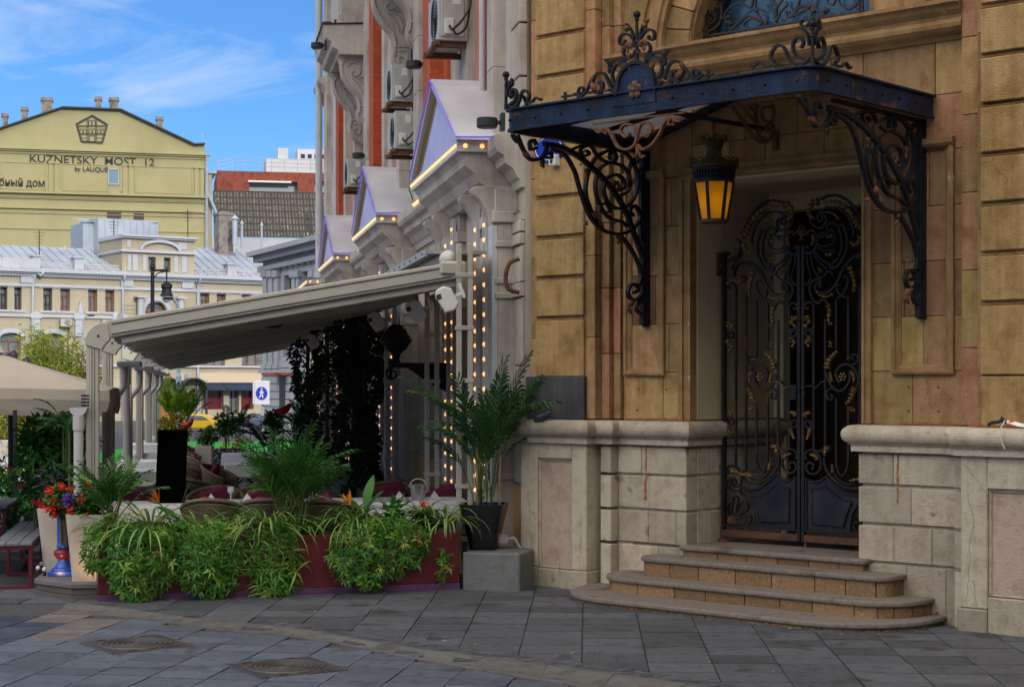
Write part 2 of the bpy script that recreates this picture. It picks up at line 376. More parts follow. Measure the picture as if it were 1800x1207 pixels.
for r0, r1, y in ((RW+.24, RW+.28, .225), (RW+.28, RW+.40, .205), (RW+.40, RW+.45, .18), (RW-.0, RW+.03, .40)):
    for i in range(28):
        a0, a1 = math.pi*i/28, math.pi*(i+1)/28
        m.prism([(CX+r*math.cos(a), ZS+r*math.sin(a)) for r, a in ((r0, a0), (r0, a1), (r1, a1), (r1, a0))], y, .30)
m.build_each('archivolt', M['sandm'], rb, gap=.01)
# --- rusticated quoins
q = MB()
for z0, z1 in zip(JZ, JZ[1:]):
    q.box(-.57, -.075, .055+U(0, .004), .12, z0+.002, z1-.034)
    a = 3.235
    while a < 9:
        w_ = U(.8, 1.1); q.box(a, a+w_-.004, .055+U(0, .004), .12, z0+.002, z1-.034); a += w_
q.build_each('quoin', M['sand'], rb, gap=.0, bevel=.005)
lip = MB()
for z1 in JZ[1:]:
    for s0, s1 in ((-.565, -.08), (3.24, 9)):
        lip.prism([(.10, z1-.034), (.066, z1-.034), (.06, z1-.024), (.10, z1-.012)], s0, s1, 'x')
lip.build_each('quoin_joint', M['sandm'], rb)
dp = MB(); dp.box(-.66, -.06, .045, .12, 1.325, 1.66); dp.build('granite_plaque', M['darkstone'], rb, bevel=.004)
bt = MB(); bt.box(3.235, 9, .06, .12, 1.325, 1.65); bt.build('quoin', M['sand'], rb, bevel=.006)
# --- pilaster frames
def panel_frame(s0, s1, z0, z1):
    p = MB()
    prof = [(0, 0), (.028, 0), (.036, .012), (.036, .028), (.02, .036), (.018, .05), (.006, .066), (0, .066)]   # (out, inwards)
    def ring(k): return k
    loop = [(s0, z0), (s1, z0), (s1, z1), (s0, z1)]
    vs_ = []
    for (x, z), (dx, dz) in zip(loop, ((1, 1), (-1, 1), (-1, -1), (1, -1))):
        for o, i in prof: vs_.append((x+dx*i, .25-o, z+dz*i))
    n = len(prof); fs = []
    for i in range(4):
        for j in range(n-1): fs.append((i*n+j, i*n+j+1, ((i+1) % 4)*n+j+1, ((i+1) % 4)*n+j))
    p.add(vs_, fs)
    sweep(p, [(s0-.005, .25), (s1+.005, .25)], [(0, z1-.055), (.036, z1-.055), (.05, z1-.035), (.05, z1), (0, z1)])
    p.build('panel_frame', M['sandm'], rb)
panel_frame(.19, .575, 1.665, 3.22); panel_frame(2.50, 2.96, 1.665, 3.24)
# --- cornice, door surround
c = MB()
sweep(c, [(.10, .25), (3.06, .25)], [(0, 3.885), (.02, 3.885), (.03, 3.91), (.085, 3.925), (.115, 3.95), (.12, 3.975), (.105, 4.0), (.085, 4.012), (.09, 4.03), (.125, 4.06), (.14, 4.085), (.17, 4.10), (.17, 4.125), (0, 4.135)])
c.build('cornice', M['sandm'], rb)
a = MB()
prof = [(0, 0), (.02, 0), (.03, .012), (.03, .035), (.012, .045), (.012, .075), (0, .085)]
for s0, s1, y in ((SL-.10, SL-.065, .215), (SL-.065, SL-.02, .232), (SL-.02, SL, .225), (SR, SR+.02, .225), (SR+.02, SR+.05, .235), (SR+.05, SR+.075, .22)):
    a.box(s0, s1, y, .30, 1.33, HEAD+.002)
for z0, z1, y in ((HEAD, HEAD+.025, .225), (HEAD+.025, HEAD+.05, .235), (HEAD+.05, HEAD+.085, .21)):
    a.box(SL-.10, SR+.075, y, .30, z0, z1)
a.build('architrave', M['sandm'], rb)
# --- plinth
PL = [(-.68, .9), (-.68, 0), (0, 0), (0, .17), (.06, .17), (.06, .10), (.165, .10), (.165, .18), (SL, .18), (SL, 1.46)]
PR = [(SR, 1.46), (SR, .18), (3.03, .18), (3.03, .10), (3.125, .10), (3.125, 0), (34, 0)]
t = MB()
tor = [(-.05, LED-.05), (.035, LED-.05), (.035, LED-.004), (.05, LED)]+[(.02+.066*math.cos(R(x)), 1.256+.066*math.sin(R(x))) for x in range(-70, 91, 16)]+[(-.05, 1.322)]
for p in (PL, PR): sweep(t, p, tor)
t.build('ledge', M['plinth'], rb, smooth=False)
pm = MB()
ZC = [0, .395, .655, .92, LED-.046]
courses(pm, .06, .165, .10, ZC, .2, .3, th=.1); courses(pm, .0, .06, .17, ZC, .2, .3, th=.1)
courses(pm, .17, SL-.002, .18, ZC); courses(pm, SR+.002, 3.03, .18, ZC); courses(pm, 3.03, 3.125, .10, ZC, .2, .3)
for s, d in ((SL, -1), (SR, 1)):      # stone reveals
    for z0, z1 in zip(ZC, ZC[1:]):
        y = .185
        while y < 1.45:
            y1 = min(1.46, y+U(.25, .42)); pm.box(s, s+d*.12, y+.001, y1-.001, z0, z1-.022) if y > .19 else pm.box(s, s+d*.12, .325, y1-.001, z0, z1-.022); y = y1
pm.box(.03, SL-.02, .205, .4, 0, LED-.046); pm.box(SR+.02, 3.12, .205, .4, 0, LED-.046); pm.box(SL-.3, SL-.012, .35, 1.455, 0, LED-.046); pm.box(SR+.012, SR+.3, .35, 1.455, 0, LED-.046)
pm.build('plinth', M['plinth'], rb, bevel=.006)
def pedestal(s0, s1, p0, p1, z0, z1):
    e = MB(); top = LED-.046
    e.box(s0, p0, 0, .2, .16, top); e.box(p1, s1, 0, .2, .16, top); e.box(p0, p1, 0, .2, z1, top); e.box(p0, p1, .004, .2, .0, z0)
    e.box(s0-.02, p0, -.012, .2, 0, .158); e.box(p1, s1+.012, -.012, .2, 0, .158)
    for a_, b_, c_, d_ in ((p0, p0+.02, z0, z1), (p1-.02, p1, z0, z1), (p0+.02, p1-.02, z1-.02, z1), (p0+.02, p1-.02, z0, z0+.02)): e.box(a_, b_, .018, .2, c_, d_)
    e.build('pedestal', M['plinth'], rb, bevel=.008)
    pp = MB(); pp.box(p0+.018, p1-.018, .034, .18, z0+.01, z1-.01); pp.build('pedestal_panel', M['pink'], rb)
pedestal(-.675, 0, RB.X(944, 0), RB.X(1004, 0), RB.Z(975, 1000, 0), RB.Z(975, 806, 0))
pedestal(3.125, 34, 3.31, 6.5, .24, .93)
ex = MB(); ex.box(-.66, -.02, .2, .9, 0, LED); ex.box(3.2, 34, .2, .9, 0, LED); ex.build('plinth_core', M['plinth'], rb)
# --- vestibule behind the gate
v = MB()
v.box(SL-.05, SL, .32, 1.46, 1.33, HEAD); v.box(SR, SR+.05, .32, 1.46, 1.33, HEAD)       # painted reveals
v.box(SL-.05, SR+.05, .3, 1.46, HEAD-.02, HEAD+.05); v.box(SL-.05, SR+.05, 1.30, 1.46, HEAD-.16, HEAD-.02)
v.box(SL, SL+.09, 1.36, 1.46, 1.33, HEAD-.16); v.box(SL, SL+.05, 1.46, 1.5, 0, HEAD-.16)
v.build('reveal', M['cream'], rb, bevel=.004)
d = MB(); d.box(.3, SR+.03, 2.8, 2.9, 0, HEAD); d.box(.30, .35, 1.5, 2.8, 0, HEAD)
for k in range(4): d.box(.5+k*.45, .85+k*.45, 2.77, 2.8, .6, 1.5); d.box(.5+k*.45, .85+k*.45, 2.77, 2.8, 1.7, 2.7)
d.build('inner_door', M['dark'], rb)
fl = MB(); fl.box(.3, SR+.1, .2, 2.9, 0, .402); fl.build('threshold', M['tread'], rb)
# --- arched window: glass, frame, grille
wn = thing('arched_window', None, None)
wn.parent = rb
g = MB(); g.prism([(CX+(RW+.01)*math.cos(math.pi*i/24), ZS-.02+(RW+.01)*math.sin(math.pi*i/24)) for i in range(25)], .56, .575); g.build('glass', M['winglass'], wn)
fr = MB()
for i in range(24):
    a0, a1 = math.pi*i/24, math.pi*(i+1)/24
    fr.prism([(CX+r*math.cos(a_), ZS-.02+r*math.sin(a_)) for r, a_ in ((RW-.05, a0), (RW-.05, a1), (RW+.012, a1), (RW+.012, a0))], .50, .555)
fr.box(CX-RW, CX+RW, .51, .555, ZS-.02, ZS+.035)
fr.build('window_frame', M['charcoal'], wn)
k = 4.5
def tz(pts, n=6): return [(x_, .44, z_) for x_, z_ in [RB.at(1160+p[0]/k, p[1]/k, .44) for p in cm(pts, n)]]
gr = MB()
for pts in ([(315,295),(1590,95)], [(300,340),(310,295),(330,180),(352,60),(375,-60)],
    [(375,-60),(380,60),(372,130),(395,185),(430,170),(440,120),(415,95),(392,120)], [(478,20),(490,120),(470,190),(420,235),(360,250),(310,215),(292,235),(300,255)],
    [(745,-60),(720,60),(640,30),(560,60),(515,120),(530,175),(560,165)], [(760,-60),(760,60),(790,140),(840,180),(850,130),(820,120)], [(545,215),(570,230),(620,190),(700,130),(790,170),(810,190)],
    [(660,200),(690,165),(740,150),(790,175)], [(920,170),(915,90),(860,60),(850,40)], [(920,170),(925,60),(900,10),(905,-30)], [(925,170),(960,90),(1005,45),(1000,20)], [(925,170),(930,60),(970,0),(960,-30)],
    [(1120,-60),(1095,40),(1060,120),(1010,140),(1005,95),(1030,100)], [(1060,130),(1150,80),(1200,90),(1190,130)], [(1085,70),(1180,40),(1230,70),(1300,105),(1330,80),(1300,60)], [(1400,-60),(1430,40),(1500,70),(1560,30),(1590,-30)], [(1320,-60),(1330,20),(1370,40),(1390,0)],
    [(1575,-60),(1578,90)], [(1605,-60),(1600,10),(1608,110)]):
    P3 = tz(pts); gr.strip(P3, (0, 1, 0), .014, .016)
for x_ in (395, 600, 805, 920, 1040, 1270, 1500):
    y_ = 295-(x_-315)*.157; P3 = [(a_, .44, b_) for a_, b_ in [RB.at(1160+(x_+30*math.cos(t_))/k, (y_+16+12*math.sin(t_))/k, .44) for t_ in [i*math.pi/6 for i in range(13)]]]
    gr.strip(P3, (0, 1, 0), .010, .012)
for x_, y_ in ((460, 60), (545, 140), (490, 150), (770, 90), (925, 165), (560, 190), (1220, 90), (1180, 60), (1310, 90)):
    a_, b_ = RB.at(1160+x_/k, y_/k, .44); gr.ball((a_, .435, b_), .016)
gr.build('window_grille', mk('dark_brown_iron', [(.022,.015,.012),(.045,.028,.02)], 8, .6, .2, 80, rust=((.10,.042,.02), 10, .6)), wn)
# ================================================================ steps
st = frame_thing('stone_steps', 'four rounded granite steps with speckled brown risers leading up to the iron gate', 'steps', RB)
def plan(s0, s1, y0, r):
    pts = [(s0, .24)]
    for i in range(9): a_ = R(180+90*i/8); pts.append((s0+r+r*math.cos(a_), y0+r+r*math.sin(a_)))
    for i in range(9): a_ = R(270+90*i/8); pts.append((s1-r+r*math.cos(a_), y0+r+r*math.sin(a_)))
    return pts+[(s1, .24)]
STEP = [(.81, 2.37, .09, .02, .29, .406), (.55, 2.64, -.11, .13, .165, .323), (.27, 2.85, -.31, .34, .06, .181), (.06, 2.94, -.66, .62, 0, .07)]
tr = MB(); ri = MB()
for s0, s1, y0, r, z0, z1 in STEP:
    pp = plan(s0, s1, y0, r)
    inner = plan(s0+.022, s1-.022, y0+.022, max(.01, r-.022))
    tr.prism(pp, z1-.036, z1, 'z')
    # riser as separate slabs round the edge
    n = len(inner); acc = 0; seg = [inner[0]]
    pts = []
    for i in range(n-1):
        a_, b_ = Vector(inner[i]), Vector(inner[i+1]); L_ = (b_-a_).length; m_ = max(1, int(L_/.015))
        pts += [a_.lerp(b_, j/m_) for j in range(m_)]
    pts.append(Vector(inner[-1]))
    cur = [pts[0]]; L_ = 0; target = U(.22, .34)
    for a_, b_ in zip(pts, pts[1:]):
        L_ += (b_-a_).length; cur.append(b_)
        curved = abs((b_-a_).normalized().y) > .12
        if L_ > (target if not curved else target*.45) or b_ is pts[-1]:
            if len(cur) > 1:
                c0 = cur[0].lerp(cur[1], .5); path = [c0]+cur[1:]
                sweep(ri, path, [(0, z0), (0, z1-.034), (-.05, z1-.034), (-.05, z0)])
            cur = [b_]; L_ = 0; target = U(.22, .34)
core = MB()
for s0, s1, y0, r, z0, z1 in STEP: core.prism(plan(s0+.035, s1-.035, y0+.035, max(.01, r-.03)), 0 if z0 < .1 else z0-.08, z1-.034, 'z')
core.build('step_core', M['tread'], st)
ri.build('riser', M['riser'], st)
tr.build('tread', M['tread'], st, bevel=.011, seg=2)

# cracks, rust runs and old fixing holes that stay on the stone
rr_ = random.Random(11); ck = MB()
def crack(x, z, y, dx, dz, n, w_=.0015):
    pts = [(x, y, z)]
    for i in range(n): x += dx+rr_.uniform(-.014, .014); z += dz+rr_.uniform(-.012, .012); pts.append((x, y, z))
    ck.strip(pts, (0, 1, 0), w_, .0024, lambda t: 1-.8*t)
for x, z, y, dx, dz, n in ((-.60, .75, .0, .006, -.05, 9), (-.64, .32, -.011, .012, -.022, 8), (-.30, .30, .004, .004, -.03, 7), (-.05, .6, .0, -.004, -.05, 9), (3.18, .9, 0, .012, -.04, 8), (3.16, 1.08, 0, .03, -.035, 7), (3.22, .7, 0, -.004, -.05, 10), (3.2, .35, 0, .01, -.03, 8), (-.2, 1.28, -.064, .004, -.02, 6),
    (3.34, 2.99, .055, .016, -.02, 5), (2.62, 3.42, .25, .018, .02, 9), (1.1, 3.45, .25, .05, .012, 7), (1.05, 3.4, .25, .004, -.04, 6), (2.2, 3.62, .25, .004, -.04, 7), (.45, .30, .18, .02, -.02, 6), (2.5, .32, .18, .004, -.03, 7)): crack(x, z, y-.0005, dx, dz, n)
ck.build_each('crack', mk('dirty_crack', [(.05,.035,.025)], rough=.95), rb)
rn = MB()
def run(x, z0, z1, y, w_):
    n = 14; vs_ = []
    for i in range(n+1):
        t = i/n; z = z0+(z1-z0)*t; h = w_*(.35+.65*abs(math.sin(t*7+x*3))*rr_.uniform(.5, 1))*(1 if t < .8 else 1.3); c = x+rr_.uniform(-.004, .004)
        vs_ += [(c-h, y, z), (c+h, y, z)]
    rn.add(vs_, [(2*i, 2*i+1, 2*i+3, 2*i+2) for i in range(n)])
run(.445, 1.13, .86, .1775, .008); run(.437, .86, .72, .1775, .014); run(2.575, 1.13, .93, .1775, .008); run(2.575, .90, .80, .1775, .006); run(2.60, 1.315, 1.21, .10, .02) if False else None
for x0, x1, z in ((2.55, 3.0, 1.326), (-.55, -.1, 1.326), (.2, .7, 1.326), (3.15, 3.5, 1.326)):
    n = 16; rn.add([(x0+(x1-x0)*i/n, .2485 if x0 > -.2 and x0 < 3.1 else .0985 if x0 < 0 else .0585, z+(0 if j == 0 else rr_.uniform(.006, .022))) for i in range(n+1) for j in range(2)], [(2*i, 2*i+1, 2*i+3, 2*i+2) for i in range(n)])
rn.build_each('rust_stain', mk('rust_stain', [(.22,.075,.02),(.34,.14,.05)], 30, .9), rb, rec=False)
hl = MB()
for x, z in ((2.62, 1.58), (2.84, 1.58), (2.62, 1.42), (2.84, 1.42), (.32, 1.56), (.58, 1.56), (.3, 1.40), (2.70, 2.95), (2.73, 2.95), (2.70, 2.86), (2.73, 2.86)): hl.ball((x, .249, z), .008, 8, 5, (1, .4, 1))
hl.build_each('fixing_hole', M['charcoal'], rb)
# ================================================================ wrought-iron double gate
GY = .61
def leaf_tube(mb, pts3, r, lobes=5, n=6):        # curled, lobed leaf
    pts3 = [Vector(p) for p in pts3]; m = len(pts3)
    rs = [max(.0015, r*(.35+.65*abs(math.sin(lobes*math.pi*i/(m-1))))*(1-.55*i/(m-1))) for i in range(m)]
    mb.tube(pts3, rs, n)
ZA, ZB, ZC_, ZD = (1260, 330, 7.544), (1260, 460, 7.544), (1260, 600, 7.544), (1260, 740, 5.03)
def gp(z, pts, n=6, mirror=False, y=GY):
    o = []
    for p in (cm(pts, n) if n else [Vector(q) for q in pts]):
        x, zz = RB.at(z[0]+p[0]/z[2], z[1]+p[1]/z[2], GY); o.append((2*GC-x if mirror else x, y, zz))
    return o
GC = RB.X(1409, GY)
GTOP, GBOT = RB.Z(1409, 432, GY), RB.Z(1409, 951, GY)
BARS = [  # (zone, points, width)
 (ZA, [(345,610),(370,560),(420,440),(480,340),(560,250),(660,185),(770,170),(870,195)], .016),
 (ZA, [(470,740),(460,680),(480,600),(520,490),(580,410),(660,345),(770,315),(850,340),(905,400),(905,460),(860,480),(845,430),(870,400)], .014),
 (ZA, [(1010,380),(1000,470),(940,545),(870,570),(815,530),(800,450),(830,405)], .013),
 (ZA, [(600,560),(565,640),(540,740),(545,880),(580,980),(640,1070),(700,1110),(740,1100),(755,1060),(700,1040)], .013),
 (ZA, [(600,555),(640,580),(690,540),(740,525),(790,555),(790,590),(770,600)], .011),
 (ZA, [(650,585),(615,700),(605,830),(625,930),(670,1010),(720,1050)], .011),
 (ZA, [(1020,640),(1035,610),(1000,585),(950,610),(915,690),(925,790),(965,860),(1020,885),(1070,860),(1085,800),(1050,785),(1045,820)], .014),
 (ZA, [(910,690),(850,695),(800,660),(760,620),(715,625),(715,655)], .009), (ZA, [(905,650),(850,630),(820,640),(850,665),(900,668)], .007),
 (ZA, [(915,760),(860,805),(790,820),(720,790),(685,740),(690,705)], .009), (ZA, [(925,800),(850,860),(770,870),(700,885),(690,930)], .009),
 (ZA, [(945,860),(880,960),(810,1020),(740,1050),(690,1000)], .009), (ZA, [(960,880),(900,1000),(830,1070),(790,1120),(800,1150)], .009),
 (ZA, [(1000,900),(980,1010),(960,1090),(900,1190)], .009), (ZA, [(1050,900),(1040,1010),(1010,1110),(1000,1200)], .009),
 (ZA, [(90,1200),(90,1000),(95,900),(120,860),(155,870),(150,900)], .016),
 (ZA, [(140,950),(200,960),(270,900),(310,820),(310,720),(265,680)], .013), (ZA, [(340,850),(300,930),(240,990),(210,1060),(230,1100)], .008),
 (ZA, [(240,1180),(240,1110),(290,1020),(360,980),(440,985),(520,1050),(590,1150)], .015),
 (ZB, [(580,120),(620,220),(680,340),(760,420),(840,440),(920,400),(940,340),(900,300),(870,340),(890,360)], .015),
 (ZB, [(870,310),(880,265),(940,255),(1000,310),(1010,400),(960,520),(900,565),(850,525),(790,560),(750,640)], .013),
 (ZB, [(240,170),(250,90),(300,40),(370,20),(440,40)], .011), (ZB, [(130,330),(200,270),(280,270),(360,260),(385,210),(350,180),(330,215)], .011),
 (ZB, [(190,350),(150,330),(170,290),(220,290),(252,340),(252,420)], .012),
 (ZB, [(590,260),(550,250),(525,310),(550,400),(600,480),(670,530)], .010), (ZB, [(630,350),(665,360),(660,420),(610,490),(530,520)], .010),
 (ZB, [(390,420),(440,380)], .010),
 (ZB, [(720,230),(730,180),(780,170),(830,220),(870,240),(930,180),(980,70)], .010), (ZB, [(1030,60),(1000,220),(1040,300),(1080,290),(1075,260)], .010),
 (ZB, [(960,640),(965,580),(1010,545),(1065,565),(1070,610),(1035,630),(1035,600)], .011),
 (ZB, [(975,950),(990,900),(1040,890),(1070,930),(1050,980),(1000,980),(990,940),(1020,915),(1040,935)], .009),
 (ZB, [(130,960),(150,930),(200,930),(225,975),(200,1020),(155,1010),(150,970),(185,955)], .008),
 (ZC_, [(400,560),(410,460),(470,350),(560,310),(640,350),(680,430),(650,520),(620,530)], .014),
 (ZC_, [(480,320),(420,290),(410,220),(450,190),(485,220),(460,250)], .010), (ZC_, [(505,400),(510,520),(570,620),(650,650),(720,600),(770,520),(795,420)], .014),
 (ZC_, [(730,610),(790,660),(780,750),(730,760),(720,710),(750,700)], .010), (ZC_, [(410,560),(440,620)], .012),
 (ZC_, [(975,1130),(990,1060),(1040,1040),(1070,1080),(1050,1130),(1000,1130),(1000,1080),(1030,1075)], .009),
 (ZC_, [(130,1050),(150,1010),(200,1015),(225,1060),(200,1110),(150,1090),(160,1050),(185,1050)], .008),
 (ZC_, [(800,545),(850,530),(900,580),(945,620),(965,590),(1070,590)], .009),
 (ZD, [(350,330),(370,410),(410,450),(445,380),(447,300)], .011), (ZD, [(543,200),(560,240),(610,260)], .012),
 (ZD, [(640,255),(590,300),(580,390),(620,450),(680,450),(705,400),(680,360),(640,380),(655,420)], .012), (ZD, [(600,260),(650,245),(700,265),(715,310),(700,330)], .011),
 (ZD, [(550,310),(545,380),(500,460),(430,520),(350,550),(270,540),(240,500)], .013), (ZD, [(480,390),(460,450),(410,500),(350,520),(300,500)], .009),
 (ZD, [(100,460),(90,420),(130,395),(190,420),(220,490),(210,560),(160,580),(130,540),(150,510)], .012),
 (ZD, [(100,600),(85,550),(120,510),(165,520),(170,560)], .011), (ZD, [(110,570),(130,610),(190,615),(225,580)], .012),
 (ZD, [(205,625),(270,680),(320,760),(340,860),(335,920)], .013),
 (ZD, [(130,820),(145,690),(170,665),(195,690),(170,790)], .008), (ZD, [(160,830),(220,720),(260,715),(275,770),(200,840)], .008),
 (ZD, [(170,870),(250,850),(290,830),(305,860),(280,910),(230,920),(180,905)], .008), (ZD, [(110,830),(100,760),(120,720)], .007),
 (ZD, [(265,430),(240,440)], .010), (ZD, [(375,570),(400,540),(445,535)], .008),
]
STRAIGHT = [(1293.8, ZB, 340, ZD, 400), (1311.5, ZB, 420, ZD, 420), (1329.9, ZB, 520, ZC_, 215), (1349.6, ZB, 550, ZC_, 110), (1367.9, ZB, 770, ZD, 210), (1387.6, ZB, 630, ZD, 250), (1329.9, ZC_, 840, ZD, 330), (1349.6, ZC_, 750, ZD, 300)]
GOLD = [(ZA, [(345,640),(400,600),(440,520),(480,440),(560,340),(650,275),(740,255),(830,255)], .020, 7), (ZA, [(880,230),(960,230),(1010,310),(1000,390),(940,440)], .020, 4), (ZA, [(960,640),(950,720),(980,780)], .013, 3),
 (ZA, [(360,740),(390,820),(440,850),(490,800)], .017, 3), (ZA, [(700,690),(740,700),(790,700)], .012, 2), (ZA, [(710,930),(760,935),(800,920)], .012, 2), (ZA, [(850,1160),(870,1110),(890,1080)], .012, 2),
 (ZA, [(190,930),(230,880),(260,790)], .014, 3), (ZA, [(630,500),(680,430),(760,385),(850,380)], .007, 3),
 (ZB, [(150,310),(220,240),(290,270),(350,250)], .012, 3), (ZB, [(500,130),(470,220),(450,300),(440,400),(460,460)], .016, 4), (ZB, [(770,600),(745,680),(760,780),(740,850),(710,830)], .014, 4), (ZB, [(700,460),(780,490),(860,470),(940,390)], .009, 4),
 (ZB, [(1080,770),(1040,740),(1010,800),(1060,860),(1070,890)], .016, 3), (ZB, [(1000,1000),(1010,1050),(1050,1060),(1010,1130)], .015, 3), (ZB, [(220,890),(190,800),(150,840),(210,900)], .012, 3), (ZB, [(150,1040),(180,1110),(220,1120),(170,1190)], .013, 3),
 (ZC_, [(780,370),(760,270),(700,190),(650,140)], .018, 4), (ZC_, [(740,90),(730,40),(760,20)], .013, 2), (ZC_, [(720,540),(730,470),(740,410)], .013, 3), (ZC_, [(490,400),(450,460),(450,540)], .013, 3),
 (ZC_, [(430,610),(460,680),(500,780),(540,810)], .020, 4), (ZC_, [(480,850),(470,900),(430,890)], .012, 2), (ZC_, [(500,240),(530,235)], .011, 1),
 (ZC_, [(1070,990),(1040,950),(990,940)], .016, 3), (ZC_, [(990,1150),(1010,1210),(1040,1290)], .014, 3), (ZC_, [(220,980),(180,920),(200,850)], .012, 3),
 (ZD, [(500,230),(530,230),(540,290)], .017, 2), (ZD, [(600,330),(620,300),(665,285)], .014, 3), (ZD, [(470,430),(475,390),(480,360)], .011, 3), (ZD, [(140,440),(190,450),(230,470),(270,470),(330,490)], .014, 4), (ZD, [(90,60),(120,90),(130,130)], .014, 3)]
gate = frame_thing('iron_gate', 'tall black wrought-iron double gate with gilded leaf scrolls at the top of the steps', 'gate', RB)
GL = RB.X(1273, GY)
def gate_leaf(mirror):
    lf = MB()
    for z, pts, wd in BARS: lf.strip(gp(z, pts, 6, mirror), (0, 1, 0), wd*1.25, .02)
    X_ = lambda x: 2*GC-x if mirror else x
    for u, z0, v0, z1, v1 in STRAIGHT:
        x = X_(RB.X(u, GY)); a_ = RB.Z(u, z0[1]+v0/z0[2], GY); b_ = RB.Z(u, z1[1]+v1/z1[2], GY)
        lf.box(x-.008, x+.008, GY-.008, GY+.008, b_, a_)
    x0, x1 = sorted((X_(GL), X_(GC-.006)))
    hz = RB.Z(1273, 448, GY)
    lf.box(X_(GL)-.014, X_(GL)+.014, GY-.016, GY+.016, GBOT-.02, hz)
    lf.box(X_(GC-.018)-.012, X_(GC-.018)+.012, GY-.016, GY+.016, GBOT, GTOP)
    lf.box(x0+.014, x1, GY-.013, GY+.013, GBOT+.075, GBOT+.095)
    nm = lf.build('gate_leaf', M['irong'], gate, bevel=.0015)
    go = MB()
    for z, pts, r, lo in GOLD: leaf_tube(go, gp(z, pts, 14, mirror, GY-.016), r*1.8, lo*1.6)
    for z, x, y, r in ((ZC_, 585, 470, .020),):
        cx, cz = RB.at(z[0]+x/z[2], z[1]+y/z[2], GY); cx = X_(cx); go.ball((cx, GY-.02, cz), r*.6)
        for k_ in range(6): go.ball((cx+r*1.15*math.cos(k_*1.047), GY-.018, cz+r*1.15*math.sin(k_*1.047)), r*.55, 6, 4, (1, .6, 1))
    go.build('gilded_leaves', M['gilt'], nm, smooth=True)
    pn = MB()
    outline = [(225,580),(300,605),(380,590),(460,535),(530,470),(580,510),(640,525),(700,490),(700,955),(330,925),(340,860),(320,760),(270,680)]
    pts = gp(ZD, cm(outline[:8], 4)+[Vector(q) for q in outline[8:]], 0, mirror)
    pn.prism([(p[0], p[2]) for p in pts], GY-.006, GY+.006)
    inner = [(320,665),(400,655),(470,610),(540,550),(590,580),(650,590),(645,885),(385,880),(370,800)]
    ip = gp(ZD, cm(inner[:6], 4)+[Vector(q) for q in inner[6:]], 0, mirror); pn.prism([(p[0], p[2]) for p in ip], GY-.016, GY-.004)
    po = pn.build('kick_panel', mk('dark_blue_panel_paint', [(.006,.007,.012),(.015,.017,.026),(.034,.034,.04)], 3.5, .55, .1, 60, spec=.22, rust=((.085,.035,.017), 7, .66)) if not mirror else bpy.data.materials['dark_blue_panel_paint'], nm, bevel=.003)
    rr = MB(); rr.strip(gp(ZD, inner+[inner[0]], 0, mirror, GY-.016), (0, 1, 0), .010, .014); rr.strip(gp(ZD, outline[:9], 0, mirror, GY-.010), (0, 1, 0), .014, .02)
    rr.build('panel_moulding', M['irong'], nm)
    br = MB(); br.box(x0+.005, x1, GY-.015, GY+.015, GBOT, GBOT+.05); br.build('bottom_rail', mk('rusty_rail', [(.07,.028,.016),(.10,.042,.02),(.035,.02,.016)], 9, .75) if not mirror else bpy.data.materials['rusty_rail'], nm)
    fan = MB(); fx, fz = RB.at(1260+122/5.03, 740+880/5.03, GY); fx = X_(fx)
    for k_ in range(12): a_ = k_*math.pi/6; fan.ball((fx+.02*math.cos(a_), GY, fz+.02*math.sin(a_)), .010, 6, 4)
    fan.ball((fx, GY-.01, fz), .013); fan.build('corner_rosette', M['rusty'], nm)
gate_leaf(False); gate_leaf(True)
fn = MB()
for pts in ([(1115,690),(1110,640),(1060,590),(1080,560),(1115,640)], [(1115,690),(1110,560),(1095,515),(1125,500),(1155,515),(1130,590),(1122,690)], [(1120,690),(1130,640),(1160,570),(1195,590),(1140,640)]): fn.strip(gp(ZA, pts), (0, 1, 0), .006, .012)
zf = RB.Z(1409, 423, GY); fn.lathe([(.004, 0), (.022, .004), (.016, .012), (.008, .02), (.006, .03)], (GC, GY, zf), 10); fn.build('gate_finial', M['rusty'], gate)
lk = MB(); a_, b_ = RB.at(1390, 676, GY); c_, d_ = RB.at(1403, 703, GY); lk.box(a_, GC-.03, GY-.03, GY+.03, d_, b_); lk.build('lock', M['irong'], gate, bevel=.004)
hd = MB(); hd.tube([(GC+.03, GY-.05, b_-.02), (GC+.03, GY-.02, b_-.02)], .008); hd.tube(gp(ZC_, [(800,545),(850,530),(900,580),(945,615),(1000,600)], 6, False, GY-.05), .007); hd.build('handle', M['rusty'], gate)
db = MB(); db.box(GC+.03, GC+.045, GY-.01, GY+.01, .40, GBOT+.03); db.build('drop_bolt', M['rusty'], gate)
hg = MB(); zz = RB.Z(1270, 467, GY); hg.box(GL-.075, GL, GY-.012, GY+.012, zz-.016, zz+.016); hg.box(GL-.085, GL-.03, GY-.05, GY+.05, zz-.075, zz+.10); hg.build('hinge', M['rusty'], gate, bevel=.008)
pv = MB(); pv.lathe([(.05, 0), (.05, .015), (.022, .025), (.028, .05), (.018, .07), (.018, .09)], (GL, GY, .40), 12); pv.build('pivot', M['rusty'], gate)
